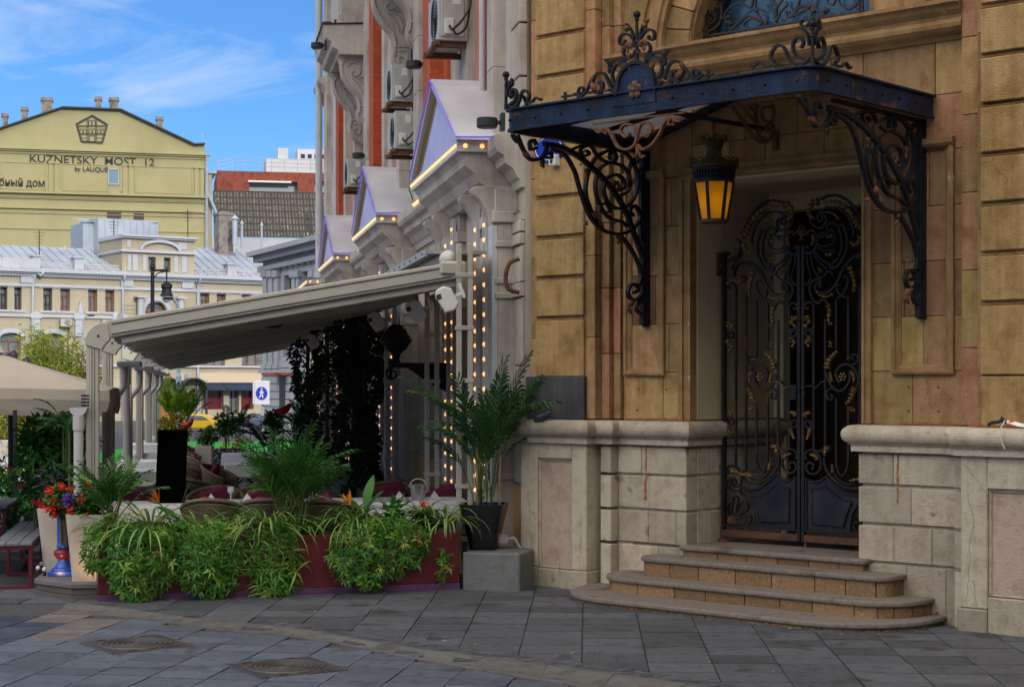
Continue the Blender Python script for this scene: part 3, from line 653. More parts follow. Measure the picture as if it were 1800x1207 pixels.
# ================================================================ canopy over the door
PJ = 1.5; YF = .25-PJ; C0, C1 = .28, 2.80; ZT, ZB_ = 3.53, 3.375
cp = frame_thing('door_canopy', 'blue and black wrought-iron canopy with scrolled crest, rivets and rust over the doorway', 'canopy', RB)
rc = .10
path = [(C0, .24), (C0, YF+rc)]+[(C0+rc-rc*math.cos(R(a)), YF+rc-rc*math.sin(R(a))) for a in range(15, 91, 15)]
path += [(C1-rc+rc*math.sin(R(a)), YF+rc-rc*math.cos(R(a))) for a in range(0, 91, 15)]+[(C1, .24)]
bm_ = MB(); sweep(bm_, path, [(0, ZB_), (.018, ZB_), (.018, ZB_+.016), (.006, ZB_+.022), (.006, ZT-.02), (.03, ZT-.012), (.03, ZT), (-.012, ZT), (-.012, ZB_)])
bm_.build('fascia_beam', M['bluebeam'], cp)
AP = ((C0+C1)/2, .235, 3.80)
ib = MB()
for a_, b_ in (((C0+.03, .225, ZB_+.05), AP), ((C1-.03, .225, ZB_+.05), AP), ((C0+.04, YF+.05, ZB_+.07), AP), ((C1-.05, YF+.05, ZB_+.07), AP)): ib.beam(a_, b_, .035, .05)
for t in (.33, .66):
    q0 = Vector((C0+.02, YF+.02+(.22-YF)*t, ZB_+.09)); ib.beam(q0, q0.lerp(Vector(AP), .92), .022, .03)
    for s_ in (0, 1):
        q0 = Vector((C0+.1+(C1-C0-.2)*(t if s_ else t-.15), YF+.03, ZB_+.09)); ib.beam(q0, q0.lerp(Vector(AP), .92), .022, .03)
ib.beam((AP[0], .20, ZB_+.05), (AP[0], YF+.02, ZB_+.03), .02, .03)
ib.build('rafter', M['iron'], cp)
rg = MB(); e_ = ZT-.03
rg.add([(C0+.02, YF+.03, e_), (C1-.03, YF+.03, e_), (C1-.02, .24, e_), (C0+.02, .24, e_), (AP[0], .24, AP[2]+.05)], [(0, 1, 4), (1, 2, 4), (0, 4, 3)])
rg.build('roof_panel', mk('dull_wired_glass', [(.30,.31,.33),(.36,.37,.39)], 3, .4, trans=.25), cp)
rv = MB()
for x in [C0+.06+i*.235 for i in range(11)]: rv.ball((x, YF-.008, (ZT+ZB_)/2-.005), .011, 8, 5)
for y in [YF+.16+i*.22 for i in range(6)]: rv.ball((C1+.008, y, (ZT+ZB_)/2), .011, 8, 5)
rv.build('rivet', M['iron'], cp)
zc = (850, 0, 3.658)
def fp(pts, n=6, z=zc, y=YF+.005): return [(a_, y, b_) for a_, b_ in [RB.at(z[0]+p[0]/z[2], z[1]+p[1]/z[2], YF) for p in cm(pts, n)]]
cr_ = MB()
CREST_R = [([(985,460),(1010,420),(1040,480),(1080,500),(1130,490),(1145,420),(1110,370),(1050,380),(1030,440),(1060,470)], .014), ([(1020,460),(1090,550),(1150,520),(1190,420),(1230,395),(1270,410),(1280,470),(1250,520),(1210,500),(1215,460),(1240,460)], .014),
 ([(1040,380),(1090,345),(1150,350),(1165,400),(1155,420)], .011), ([(1150,400),(1160,360),(1185,320)], .012), ([(1290,430),(1320,480),(1360,510),(1400,490),(1410,475)], .011), ([(1350,500),(1345,460),(1370,450),(1385,475),(1365,485)], .009),
 ([(995,300),(1010,240),(1050,195),(1090,200),(1095,245),(1065,255),(1060,230)], .012), ([(990,320),(1010,350),(1050,355),(1070,310),(1050,275),(1020,285)], .011), ([(1000,240),(1020,180),(1050,130)], .010)]
for pts, wd in CREST_R:
    a_ = fp(pts); wd *= 1.3; cr_.strip(a_, (0, 1, 0), wd, .028)
    xc = RB.at(zc[0]+983/zc[2], 60, YF)[0]; cr_.strip([(2*xc-p[0], p[1], p[2]) for p in a_], (0, 1, 0), wd, .024)
xc = RB.at(zc[0]+983/zc[2], 60, YF)[0]
zt = lambda v: RB.Z(zc[0]+983/zc[2], v/zc[2], YF)
cr_.tube([(xc, YF+.005, zt(470)), (xc, YF+.005, zt(270)), (xc, YF+.005, zt(110))], [.016, .012, .009], 8)
for v, r in ((95, .026), (125, .016), (270, .018), (400, .02)): cr_.ball((xc, YF+.005, zt(v)), r)
x0 = RB.at(zc[0]+500/zc[2], 660/zc[2], YF)[0]; x1 = RB.at(zc[0]+1475/zc[2], 520/zc[2], YF)[0]
for s0, s1 in ((x0, xc-.15), (xc+.15, x1)): cr_.box(s0, s1, YF-.004, YF+.014, ZT+.022, ZT+.036)
for s in (x0+.03, xc-.5, xc-.3, xc+.28, xc+.5, x1-.04): cr_.box(s-.008, s+.008, YF-.003, YF+.013, ZT, ZT+.06)
cr_.build('crest', M['iron'], cp)
ar = MB(); tp = []
hp = [(xc-.165, ZT-.02)]+[(xc+.15*math.cos(R(a)), ZT+.03+.15*math.sin(R(a))) for a in range(180, -1, -12)]+[(xc+.165, ZT-.02), (xc+.165, ZB_+.06), (xc-.165, ZB_+.06)]
ar.prism(hp, YF-.012, YF-.004); ar.build('crest_shield', M['bluebeam'], cp)
ra = MB(); ra.strip([(p[0], YF-.006, p[1]) for p in hp[:18]], (0, 1, 0), .022, .04); ra.build('crest_arch', M['iron'], cp)
ro = MB(); rz = ZT-.0
for k_ in range(5): ro.ball((xc+.036*math.cos(R(90+72*k_)), YF-.02, rz+.036*math.sin(R(90+72*k_))), .026, 8, 5, (1, .5, 1))
ro.ball((xc, YF-.03, rz), .014, 8, 5)
ro.build('rosette', M['rusty'], cp)
lv = MB()
for pts, r in (([(1010,300),(1035,260),(1050,300)], .016), ([(1070,460),(1100,400),(1080,440)], .016), ([(1255,510),(1280,440),(1270,400)], .018), ([(1150,520),(1190,530)], .013), ([(1030,180),(1050,150),(1065,120)], .02), ([(960,300),(935,310),(930,350)], .014), ([(945,450),(935,390),(950,340)], .012)):
    a_ = fp(pts, 5, y=YF-.008); r *= 1.4; leaf_tube(lv, a_, r, 2); leaf_tube(lv, [(2*xc-p[0], p[1], p[2]) for p in a_], r, 2)
lv.build('crest_leaves', M['rusty'], cp, smooth=True)
# corner finials
def finial(x, y, both, sc_=1.0):
    fm = MB(); z0 = ZT
    fm.tube([(x, y, z0), (x, y, z0+.05), (x, y, z0+.22*sc_)], [.016, .012, .009], 8)
    for h, r in ((.245, .026), (.215, .016), (.17, .014)): fm.ball((x, y, z0+h*sc_), r)
    kx_ = 1.35 if sc_ > 1 else 1
    sh = [([(0,.01),(.04,.02),(.09,.05),(.10,.10),(.07,.125),(.045,.10),(.06,.075)], .012), ([(.0,.02),(.07,.0),(.12,.03),(.15,.09),(.19,.10),(.22,.06),(.20,.03)], .012), ([(.18,.02),(.24,.015),(.28,.04),(.32,.02),(.33,.03)], .009), ([(0,.20),(.03,.17),(.06,.18),(.05,.20)], .008), ([(.015,.08),(.03,.14),(.07,.17)], .009)]
    for pts, wd in sh:
        for dx, dy in both:
            c_ = cm(pts, 5); P3 = [(x+dx*p[0]*kx_, y+dy*p[0]*kx_, z0+.012+p[1]*(1.35 if sc_ > 1 else 1)) for p in c_]; fm.strip(P3, (-dy, dx, 0), wd*1.3, .026)
    return fm.build('corner_finial', M['iron'], cp)
finial(C0+.01, YF+.01, ((1, 0), (0, 1))); finial(C1-.02, YF+.02, ((-1, 0), (0, 1)), 1.02)
# pendant scroll below the front beam
pd = MB()
for pts, wd in (([(715,830),(740,850),(780,830),(810,850),(860,940),(920,960),(970,930),(985,860),(960,810),(910,800),(880,840),(910,880),(940,860)], .012), ([(990,860),(1010,800),(1060,790),(1080,840),(1050,880),(1020,860)], .012), ([(990,930),(1020,960),(1080,930),(1130,860),(1160,790),(1210,760),(1250,780),(1290,760)], .012), ([(1200,770),(1190,800),(1225,800)], .009), ([(760,840),(790,860),(780,825)], .009), ([(985,930),(985,1000),(960,1010)], .010), ([(990,940),(1010,1010),(1030,1000)], .010)):
    pd.strip(fp(pts), (0, 1, 0), wd*1.25, .026)
pa = fp([(700,800),(1000,760),(1290,725)]); pd.strip(pa, (0, 1, 0), .010, .02); pd.build('pendant_scroll', M['rusty'], cp)
# brackets: profile traced in the plane square to the wall
zb = (860, 200, 3.0175); BX = .40
def bp3(pts, n=6, z=zb, x=BX): return [(x, a_, b_) for a_, b_ in [RB.side(z[0]+p[0]/z[2], z[1]+p[1]/z[2], BX) for p in cm(pts, n)]]
def bracket():
    b = MB()
    for pts, wd in (([(290,160),(380,178),(470,225),(560,300),(640,385),(720,510),(770,640),(810,760),(826,870)], .030),
        ([(330,190),(400,220),(450,300),(480,400),(510,490),(545,560),(600,615),(660,635),(720,632),(770,600),(798,550),(785,500),(760,490),(745,520),(765,540)], .018),
        ([(690,640),(740,700),(785,780),(803,850),(795,900)], .018),
        ([(530,290),(510,400),(530,490),(570,570)], .018), ([(525,310),(560,240),(620,200),(680,195),(740,225),(780,300),(785,380),(765,450),(720,495),(670,500),(625,465),(608,410),(612,360),(640,330),(680,325),(710,350),(715,390),(690,405)], .018),
        ([(735,600),(700,572),(640,555),(600,510),(570,440),(562,370),(580,300),(620,268),(660,262),(715,285),(742,330),(742,390),(725,420),(690,432)], .015),
        ([(440,190),(490,170),(540,175),(575,225),(620,255),(660,255),(675,230),(660,205),(640,215),(642,245)], .014), ([(520,170),(485,190),(500,225),(530,212),(515,195)], .012),
        ([(800,320),(803,500),(800,640),(815,690),(820,670),(800,665)], .014), ([(580,520),(590,480),(625,480),(640,515),(615,525)], .012),
        ([(800,890),(815,930),(790,980),(750,980),(735,940),(755,905),(785,915),(785,940),(765,948)], .018), ([(800,985),(780,1030),(800,1060),(822,1050),(812,1030)], .014),
        ([(740,370),(742,300),(760,250),(800,220),(830,250),(790,310)], .014),
        ([(122,108),(140,140),(160,150),(150,115),(175,180),(215,240),(265,240),(300,200),(305,150)], .018), ([(250,180),(222,190),(215,155),(235,140),(250,165)], .016), ([(300,230),(330,235),(325,205),(308,215)], .012), ([(285,240),(280,280)], .010)):
        b.strip(bp3(pts), (1, 0, 0), wd*1.15, .03)
    zt_, zb2 = RB.side(1137, 245, BX)[1], RB.side(1137, 572, BX)[1]
    b.box(BX-.02, BX+.02, .175, .225, zb2, ZB_); b.box(BX-.028, BX+.028, .22, .252, zb2-.01, ZB_)
    b.box(BX-.02, BX+.02, YF+.35, .2, ZB_-.02, ZB_)
    o = b.build('bracket', M['iron'], cp)
    l_ = MB()
    fx, fz = RB.side(860+680/3.0175, 200+385/3.0175, BX)
    for k_ in range(6): l_.ball((BX-.01, fx+.03*math.cos(k_*1.05), fz+.03*math.sin(k_*1.05)), .022, 6, 4, (.5, 1, 1))
    for pts, r in (([(545,520),(570,560),(605,610)], .03), ([(680,640),(690,670),(675,690)], .02), ([(770,990),(735,1020),(755,1060)], .024), ([(180,200),(220,240),(255,240)], .02), ([(275,250),(290,290)], .016), ([(515,290),(520,350)], .02), ([(740,330),(735,390)], .02), ([(510,575),(520,590)], .018), ([(485,265),(487,275)], .014), ([(780,260),(800,240)], .018)):
        leaf_tube(l_, bp3(pts, 6), r*1.3, 2)
    l_.build('bracket_leaves', M['rusty'], o, smooth=True); return o
b0 = bracket(); b1 = b0.copy(); sc.collection.objects.link(b1); b1.parent = cp; b1.location.x += 2.725-BX
for ch in kids(b0): c2 = ch.copy(); sc.collection.objects.link(c2); c2.parent = b1
# small wall bracket in the middle
mb_ = MB(); MX = RB.X(1362, .22); zm = (1160, 0, 4.5)
def mp3(pts): return [(MX, a_, b_) for a_, b_ in [RB.side(zm[0]+p[0]/zm[2], zm[1]+p[1]/zm[2], MX) for p in cm(pts)]]
for pts, wd in (([(560,835),(640,930),(700,1030),(760,1100),(820,1130),(880,1090),(900,1020),(880,980),(840,1000),(850,1040),(875,1030)], .016), ([(650,840),(720,920),(770,975),(760,900),(770,830)], .016), ([(735,870),(715,850),(735,820),(760,845)], .012), ([(870,850),(820,850),(805,910),(840,960),(890,950),(900,880),(880,820)], .016)): mb_.strip(mp3(pts), (1, 0, 0), wd, .026)
zz0 = RB.side(1362, 263, MX)[1]; mb_.box(MX-.018, MX+.018, .21, .25, zz0, ZB_+.05); leaf_tube(mb_, mp3([(780,1010),(790,1080),(850,1110)]), .03, 2); mb_.build('wall_bracket', M['rusty'], cp)
# ================================================================ hanging lantern
lc = P(1255, 392, 11.55); lq = RB.loc(lc)
ln = thing('hanging_lantern', 'amber glass lantern with crown-shaped rusty top hanging on a chain under the canopy', 'lantern', (lc.x, lc.y, lc.z), R(2)); ln.scale = (.93, .93, .82)
b = MB(); b.lathe([(.098, 0), (.108, .004), (.108, .026), (.098, .03)], (0, 0, 0), 20); b.build('bottom_ring', M['lampmetal'], ln)
g = MB(); n6 = 6; g.lathe([(.094, .03), (.140, .335)], (0, 0, 0), 6); g.build('glass', M['amber'], ln)
b = MB()
for k_ in range(6):
    a_ = k_*math.pi/3; b.beam((.098*math.cos(a_), .098*math.sin(a_), .02), (.146*math.cos(a_),   .146*math.sin(a_), .34), .021, .016, (math.cos(a_), math.sin(a_), 0))
b.build('glazing_bar', M['iron'], ln)
b = MB(); b.lathe([(.142, .335), (.15, .335), (.152, .365), (.15, .37)], (0, 0, 0), 24)
for k_ in range(40): a_ = k_*math.pi/20; b.beam((.15*math.cos(a_), .15*math.sin(a_), .37), (.15*math.cos(a_), .15*math.sin(a_), .425), .010, .012, (math.cos(a_), math.sin(a_), 0))
b.lathe([(.15, .425), (.162, .43), (.166, .455), (.15, .46)], (0, 0, 0), 24); b.lathe([(.13, .34), (.13, .46)], (0, 0, 0), 20); b.build('collar', M['iron'], ln)
b = MB()
b.lathe([(.15, .455), (.166, .46), (.166, .485), (.15, .50), (.10, .53), (.06, .56), (.055, .60), (.05, .60)], (0, 0, 0), 20)
for k_ in range(16):
    a_ = k_*math.pi/8; tall = 1 if k_ % 4 else 1.7
    c3 = Vector((.168*math.cos(a_), .168*math.sin(a_), .50)); tg = Vector((-math.sin(a_), math.cos(a_), 0))
    b.tube([c3+tg*(.026*math.cos(t_*math.pi/4))+Vector((.006*math.cos(a_), .006*math.sin(a_), .028*tall*math.sin(t_*math.pi/4)+.008)) for t_ in range(8)], .006, 5, True)
b.lathe([(.052, .60), (.06, .63), (.074, .66), (.078, .70), (.07, .70)], (0, 0, 0), 16)
for k_ in range(8):
    a_ = k_*math.pi/4; tg = Vector((-math.sin(a_), math.cos(a_), 0)); c3 = Vector((.078*math.cos(a_), .078*math.sin(a_), .70))
    b.tube([c3+tg*(.024*math.cos(t_*math.pi/3))+Vector((.012*math.cos(a_), .012*math.sin(a_), .026*math.sin(t_*math.pi/3)+.008)) for t_ in range(6)], .006, 5, True)
b.build('crown', M['lampmetal'], ln, smooth=False)
b = MB(); top = (ZB_+.05-lc.z)/.82
for i in range(int((top-.68)/.05)+1):
    z_ = .68+i*.05; b.ball((.004*math.sin(i*2.1), .004*math.cos(i*1.7), z_+.02), .02, 6, 5, (1, .8, 1.5))
b.tube([(0, 0, .62), (0, 0, top)], .009); b.build('chain', M['rusty'], ln)
ll = bpy.data.lights.new('lantern_light', 'POINT'); lo = bpy.data.objects.new('lantern_light', ll); sc.collection.objects.link(lo); lo.location = (lc.x, lc.y, lc.z+.15); ll.energy = .14; ll.color = (1, .72, .35); ll.shadow_soft_size = .03
# ================================================================ small things on the building
sg = thing('round_street_sign', 'round blue enamel sign with white ring on the pier behind the canopy', 'sign')
sg.location = RB.world(RB.X(966, .05), .04, RB.Z(966, 262, .05)); sg.rotation_euler = (0, 0, RB.rot)
b = MB(); n = 32; b.prism([(.155*math.cos(2*math.pi*i/n), .105*math.sin(2*math.pi*i/n)) for i in range(n)], 0, .012); b.build('disc', mk('blue_enamel', [(.01,.03,.38)], rough=.25), sg)
b = MB(); b.tube([(.135*math.cos(2*math.pi*i/n), -.004, .088*math.sin(2*math.pi*i/n)) for i in range(n)], .004, 5, True); b.build('ring', M['speaker'], sg)
cb = thing('camera_box', 'small white camera box fixed below the round blue sign', 'box'); cb.location = RB.world(RB.X(978, .05), .02, RB.Z(978, 284, .05)); cb.rotation_euler = (0, 0, RB.rot)  # white camera box under the sign
b = MB(); b.box(-.035, .035, -.03, .04, -.04, .05); b.build('casing', M['speaker'], cb, bevel=.008); b = MB(); b.box(-.012, .012, -.034, -.028, -.02, .01); b.build('port', M['charcoal'], cb)
# pigeon asleep on the ledge
pg = MB(); a_ = RB.X(958, -.03); L0 = [(-.085, 0, -.030), (-.06, 0, -.018), (-.02, 0, -.002), (.02, 0, .018), (.05, 0, .036), (.072, 0, .047), (.085, 0, .044)]
pg.tube(cm(L0, 4), [.006, .009, .012, .016, .020, .024, .027, .029, .031, .031, .030, .028, .025, .022, .019, .017, .016, .016, .016, .015, .014, .012, .010, .006, .004], 10)
pgo = pg.build('pigeon', mk('pigeon_feathers', [(.02,.024,.04),(.07,.085,.13),(.025,.025,.035)], 40, .6), None, smooth=True)
w_ = RB.world(a_, -.062, 1.335); pgo.location = w_; pgo.rotation_euler = (0, 0, RB.rot); tag(pgo, 'dark blue-grey pigeon perched on the stone ledge under the granite plaque', 'bird')
b = MB(); b.tube([(.02, -.008, 0), (.016, -.01, -.042)], .003, 5); b.tube([(.03, .008, 0), (.026, .01, -.042)], .003, 5); b.build('leg', mk('pigeon_leg', [(.2,.06,.05)]), pgo)
b = MB(); b.tube([(.083, 0, .042), (.098, 0, .036)], [.004, .001], 5); b.build('beak', M['charcoal'], pgo)
b = MB()
for s_ in (-1, 1): b.tube([(-.075, s_*.012, -.022), (-.03, s_*.027, .0), (.03, s_*.024, .024)], [.004, .012, .008], 6)
b.build('wing', mk('pigeon_wing', [(.09,.10,.14),(.03,.03,.045)], 60, .6), pgo, smooth=True)
# bundle of tape on the right-hand ledge
bn = thing('tape_bundle', 'black plastic scrap tied with red and white barrier tape on the ledge', 'litter'); w_ = RB.world(RB.X(1762, -.02), -.02, 1.325); bn.location = w_; bn.rotation_euler = (0, 0, RB.rot)
b = MB(); b.tube(cm([(-.10, 0, .012), (-.07, .0, .03), (-.03, 0, .035), (.0, .01, .045), (.03, 0, .03)], 4), [.004]+[.011]*15+[.004], 7)
b.add([(-.02, 0, .04), (.03, .0, .045), (-.012, .01, .075)], [(0, 1, 2)]); b.build('black_scrap', M['cable'], bn)
b = MB(); b.blade([(.03, 0, .04), (.07, -.01, .035), (.12, -.01, .02), (.2, -.02, .012), (.28, -.01, .01)], [.012, .014, .014, .012, .012], (.1, .6, .7)); b.build('barrier_tape', mk('red_white_tape', [(.55,.03,.03),(.75,.72,.70)], 9, .4, stops=[.47,.5], det=1), bn, rec=False)
b = MB(); b.tube(cm([(.03, -.03, .045), (.045, -.075, .03), (.035, -.10, -.01), (.045, -.098, -.09), (.06, -.09, -.13)], 5), .004, 5); b.build('string', M['speaker'], bn)
# floodlights etc come with the white building
# ================================================================ white and red-brick building along the street
LB = Frame(.135, 13.3, -.1865, .9825)          # local x runs away from the camera, local y out into the street
lb = frame_thing('white_building', 'white plastered building with orange brick strips, scrolled consoles and a low street-level cornice', 'building', LB)
def brick_mat(name, c1, c2, mor, sx=1.0):
    m = bpy.data.materials.new(name); m.use_nodes = True; t = m.node_tree; b = t.nodes['Principled BSDF']; b.inputs['Roughness'].default_value = .85
    tc = N(t, 'ShaderNodeTexCoord'); sp = N(t, 'ShaderNodeSeparateXYZ'); cb_ = N(t, 'ShaderNodeCombineXYZ'); ad = N(t, 'ShaderNodeMath'); ad.operation = 'ADD'
    t.links.new(tc.outputs['Object'], sp.inputs[0]); t.links.new(sp.outputs[0], ad.inputs[0]); t.links.new(sp.outputs[1], ad.inputs[1]); t.links.new(ad.outputs[0], cb_.inputs[0]); t.links.new(sp.outputs[2], cb_.inputs[1])
    br = N(t, 'ShaderNodeTexBrick'); br.inputs['Scale'].default_value = sx; br.inputs['Brick Width'].default_value = .18; br.inputs['Row Height'].default_value = .058; br.inputs['Mortar Size'].default_value = .004
    br.inputs['Color1'].default_value = (*c1, 1); br.inputs['Color2'].default_value = (*c2, 1); br.inputs['Mortar'].default_value = (*mor, 1)
    nz_ = N(t, 'ShaderNodeTexNoise'); nz_.inputs['Scale'].default_value = 2.2; nz_.inputs['Detail'].default_value = 6; t.links.new(tc.outputs['Object'], nz_.inputs['Vector'])
    mr = N(t, 'ShaderNodeMapRange'); mr.inputs['To Min'].default_value = .65; mr.inputs['To Max'].default_value = 1.3; t.links.new(nz_.outputs[0], mr.inputs['Value'])
    mx_ = N(t, 'ShaderNodeMixRGB'); mx_.blend_type = 'MULTIPLY'; mx_.inputs[0].default_value = 1; t.links.new(br.outputs[0], mx_.inputs[1]); t.links.new(mr.outputs[0], mx_.inputs[2])
    t.links.new(cb_.outputs[0], br.inputs['Vector']); t.links.new(mx_.outputs[0], b.inputs['Base Color'])
    bp = N(t, 'ShaderNodeBump'); bp.inputs['Strength'].default_value = .4; bp.inputs['Distance'].default_value = .01; bp.invert = True; t.links.new(br.outputs['Fac'], bp.inputs['Height']); t.links.new(bp.outputs[0], b.inputs['Normal'])
    return m
M['brick'] = brick_mat('orange_brick', (.46, .085, .022), (.37, .065, .018), (.27, .06, .022))
M['pinkwall'] = mk('pink_red_plaster', [(.42,.15,.11),(.50,.20,.15)], 2, .8, .1, 30, streak=.2)
M['ochrebase'] = mk('ochre_base_paint', [(.42,.24,.09),(.48,.29,.12)], 2, .75, .1, 30, streak=.15)
PER = 6.2; PC = [2.03+PER*i for i in range(4)]
def sweepL(mb, s0, s1, prof, ax='x'): mb.prism(prof, s0, s1, 'x')
# ground floor wall with openings
b = MB(); DO = []
rs0 = LB.loc(RB.world(-.66, .12)); rs1 = LB.loc(RB.world(-.66, 7.5))
b.prism([(rs0[0]+.3, -.55), (25, -.55), (25, -6), (rs1[0], rs1[1])], 0, 3.6, 'z')
edges = [-.6]
ops = []
for c in PC: ops += [(c-.63, c+.63, .2, 2.75), (c+2.15, c+3.95, .75, 2.6)]
x = .165
for s0, s1, z0, z1 in ops:
    if s0 > 25: break
    s1 = min(s1, 24.9)
    b.box(x, s0, -.55, 0, 0, 3.6); b.box(s0, s1, -.55, 0, z1, 3.6); b.box(s0, s1, -.55, 0, 0, z0); x = s1
b.box(x, 25, -.55, 0, 0, 3.6)
b.prism([(.165, -.02), (20.9, -.02), (20.9, -6), (rs1[0], rs1[1])], 3.6, 16, 'z')
b.build('wall', M['white'], lb)
b = MB()
for c in PC: b.box(c+2.15, c+3.95, -.5, -.4, .75, 2.6) if c < 20 else None
b.build_each('window_glass', mk('dark_window', [(.02,.02,.022),(.05,.045,.04)], 2, .15, spec=.7), lb)
b = MB()
for c in PC[:3]:
    for x in (c+2.15, c+2.72, c+3.33, c+3.90): b.box(x, x+.05, -.4, -.33, .75, 2.6)
    b.box(c+2.15, c+3.95, -.4, -.34, 1.9, 1.95)
b.build('window_frame', M['trim'], lb)
b = MB()
for c in PC[:3]: b.box(c-.63, c+.63, -.5, -.42, .2, 2.75)
b.build_each('door_panel', M['dark'], lb)
b = MB(); b.box(.165, 25, .0, .035, 0, .78); b.build('base_course', M['ochrebase'], lb)
# cornice
CPROF = [(0, 3.18), (.03, 3.18), (.04, 3.24), (.06, 3.26), (.10, 3.33), (.16, 3.37), (.17, 3.43), (.22, 3.46), (.24, 3.50), (.24, 3.60), (0, 3.62)]
b = MB(); b.prism(CPROF, .165, 25, 'x'); b.prism([(0, 2.92), (.03, 2.92), (.03, 2.98), (.05, 3.0), (0, 3.02)], .165, 25, 'x'); b.build('cornice', M['whitesh'], lb)
bl = MB(); bl.ball((0, 0, 0), .0195, 8, 6); bulb0 = bl.build('bulb', M['bulb'], lb, smooth=True)
def put_bulbs(parent, pts, first=[True]):
    for p in pts:
        if first[0]: o = bulb0; first[0] = False
        else: o = bulb0.copy(); sc.collection.objects.link(o)
        o.parent = parent; o.location = p
put_bulbs(lb, [(x, .252, 3.55) for c in PC[:3] for x in [c+1.66+.13*i for i in range(12)]])
# stone courses on the stretch next to the limestone building
b = MB()
ZJ = [.8, 1.25, 1.75, 2.3, 2.42, 2.72, 2.82, 2.92]
for z0, z1 in zip(ZJ, ZJ[1:]): b.box(.165, .46, .0, .03+(.02 if z1-z0 < .15 else 0), z0+.006, z1-.006)
zz = 3.64
while zz < 9: b.box(.165, .5, -.02, .05, zz+.006, zz+.42); zz += .43
b.build_each('stone_course', M['whitesh'], lb, gap=.0, bevel=.006)
# upper storeys
b = MB()
for x in (4.53, 10.2, 15.9): b.box(x, x+.58, -.02, .16, 3.6, 12); b.box(x-.28, x-.001, -.02, .02, 3.6, 12)
b.build_each('brick_strip', M['brick'], lb)
b = MB()
for x in (1.0, 7.9, 13.7): b.box(x, x+1.5, -.02, .012, 3.6, 12)
b.build_each('pink_wall_field', M['pinkwall'], lb)
b = MB()
for x0, x1, q in ((.72, 1.0, .165), (.50, .72, .06), (2.65, 3.0, .07), (3.0, 3.6, .035), (5.12, 5.5, .07), (5.5, 5.9, .16), (7.62, 7.85, .12), (9.45, 9.7, .10), (9.0, 9.45, .05), (10.75, 11.2, .08), (11.2, 11.7, .15), (13.5, 13.68, .12), (15.3, 15.6, .1), (16.45, 16.9, .1), (17.3, 17.6, .15), (19.3, 19.9, .10), (19.9, 20.9, .03)):
    z = 3.62
    while z < 12: b.box(x0, x1, -.02, q, z, z+.618 if q > .1 else z+6); z += .62 if q > .1 else 6.001
b.build_each('pilaster', M['whitesh'], lb, gap=.03, bevel=.006)
# scrolled consoles under the bays
def console(x0, x1, parent):
    o = MB()
    # profile (out, z): S-shaped bracket above a small scroll block
    pr = cm([(.0, 6.46), (.46, 6.46), (.475, 6.38), (.46, 6.25), (.44, 6.16), (.36, 6.02), (.24, 5.88), (.20, 5.76), (.21, 5.70), (.22, 5.62), (.20, 5.53), (.14, 5.45), (.06, 5.40), (0, 5.36)], 4)
    o.prism([(p[0], p[1]) for p in pr], x0, x1, 'x')
    for r in ():
        pass
    k_ = o.build('console', M['whitesh'], parent)
    d = MB()
    for face in (x0-.006, x1+.006):
        ln_ = [[(.40, 6.40), (.455, 6.32), (.43, 6.18), (.34, 6.03), (.22, 5.89), (.185, 5.75), (.20, 5.60)],
               [(.37, 6.30), (.30, 6.36), (.20, 6.33), (.18, 6.22), (.25, 6.16), (.31, 6.20), (.27, 6.25)], [(.30, 6.14), (.24, 6.08), (.17, 5.98), (.14, 5.90)], [(.24, 6.14), (.15, 6.08), (.10, 5.96), (.13, 5.88)], [(.20, 6.15), (.08, 6.14), (.05, 6.02)],
               [(.16, 5.66), (.06, 5.66), (.05, 5.54), (.10, 5.50), (.15, 5.54), (.13, 5.60), (.10, 5.58)], [(.0, 5.72), (.20, 5.72)]]
        for l_ in ln_: d.tube([(face, p[0], p[1]) for p in cm(l_, 4)], .011, 5)
    d.build('console_scroll', mk('dirty_plaster_relief', [(.33,.29,.25),(.45,.41,.37)], 5, .85) if 'dirty_plaster_relief' not in bpy.data.materials else bpy.data.materials['dirty_plaster_relief'], k_, smooth=True)
for x in (5.93, 7.35, 11.85, 13.2): console(x, x+.26, lb)
b = MB(); t_ = MB()
for x0, x1 in ((5.8, 7.75), (11.72, 13.6)):
    b.prism([(0, 6.46), (.50, 6.46), (.52, 6.52), (.60, 6.56), (.62, 6.64), (.70, 6.70), (.72, 6.82), (.74, 6.88), (0, 6.92)], x0, x1, 'x')
    b.box(x0+.08, x1-.08, 0, .50, 6.92, 7.05); b.box(x0+.12, x1-.12, 0, .46, 7.05, 12)
    t_.prism([(0, 6.925), (.76, 6.885), (.76, 6.90), (0, 6.945)], x0-.02, x1+.02, 'x')
b.build_each('bay', M['whitesh'], lb); t_.build_each('bay_flashing', M['charcoal'], lb)
b = MB(); b.prism([(0, 7.2), (.03, 7.2), (.10, 7.28), (.16, 7.40), (.22, 7.46), (.24, 7.52), (0, 7.60)], 19.6, 21.0, 'x'); b.build('end_cornice', M['whitesh'], lb)
b = MB(); b.tube([(20.2, .18, 12), (20.2, .18, 3.7)], .07, 10); b.tube([(16.9, .12, 12), (16.9, .12, 3.7)], .05, 8); b.tube([(1.9, .05, 12), (1.9, .05, 3.7)], .03, 8); b.build_each('downpipe', M['trim'], lb)
# niche mouldings between portals
b = MB()
for c in PC[:3]:
    b.box(c+1.75, c+1.95, 0, .05, .78, 1.35); b.box(c+1.70, c+2.0, 0, .09, 1.35, 1.42); b.box(c+1.72, c+1.98, 0, .07, 1.42, 1.50); b.box(c+1.70, c+2.0, 0, .09, 2.28, 2.36); b.box(c+1.68, c+2.02, 0, .12, 2.36, 2.42)
b.build_each('niche_moulding', M['white'], lb)
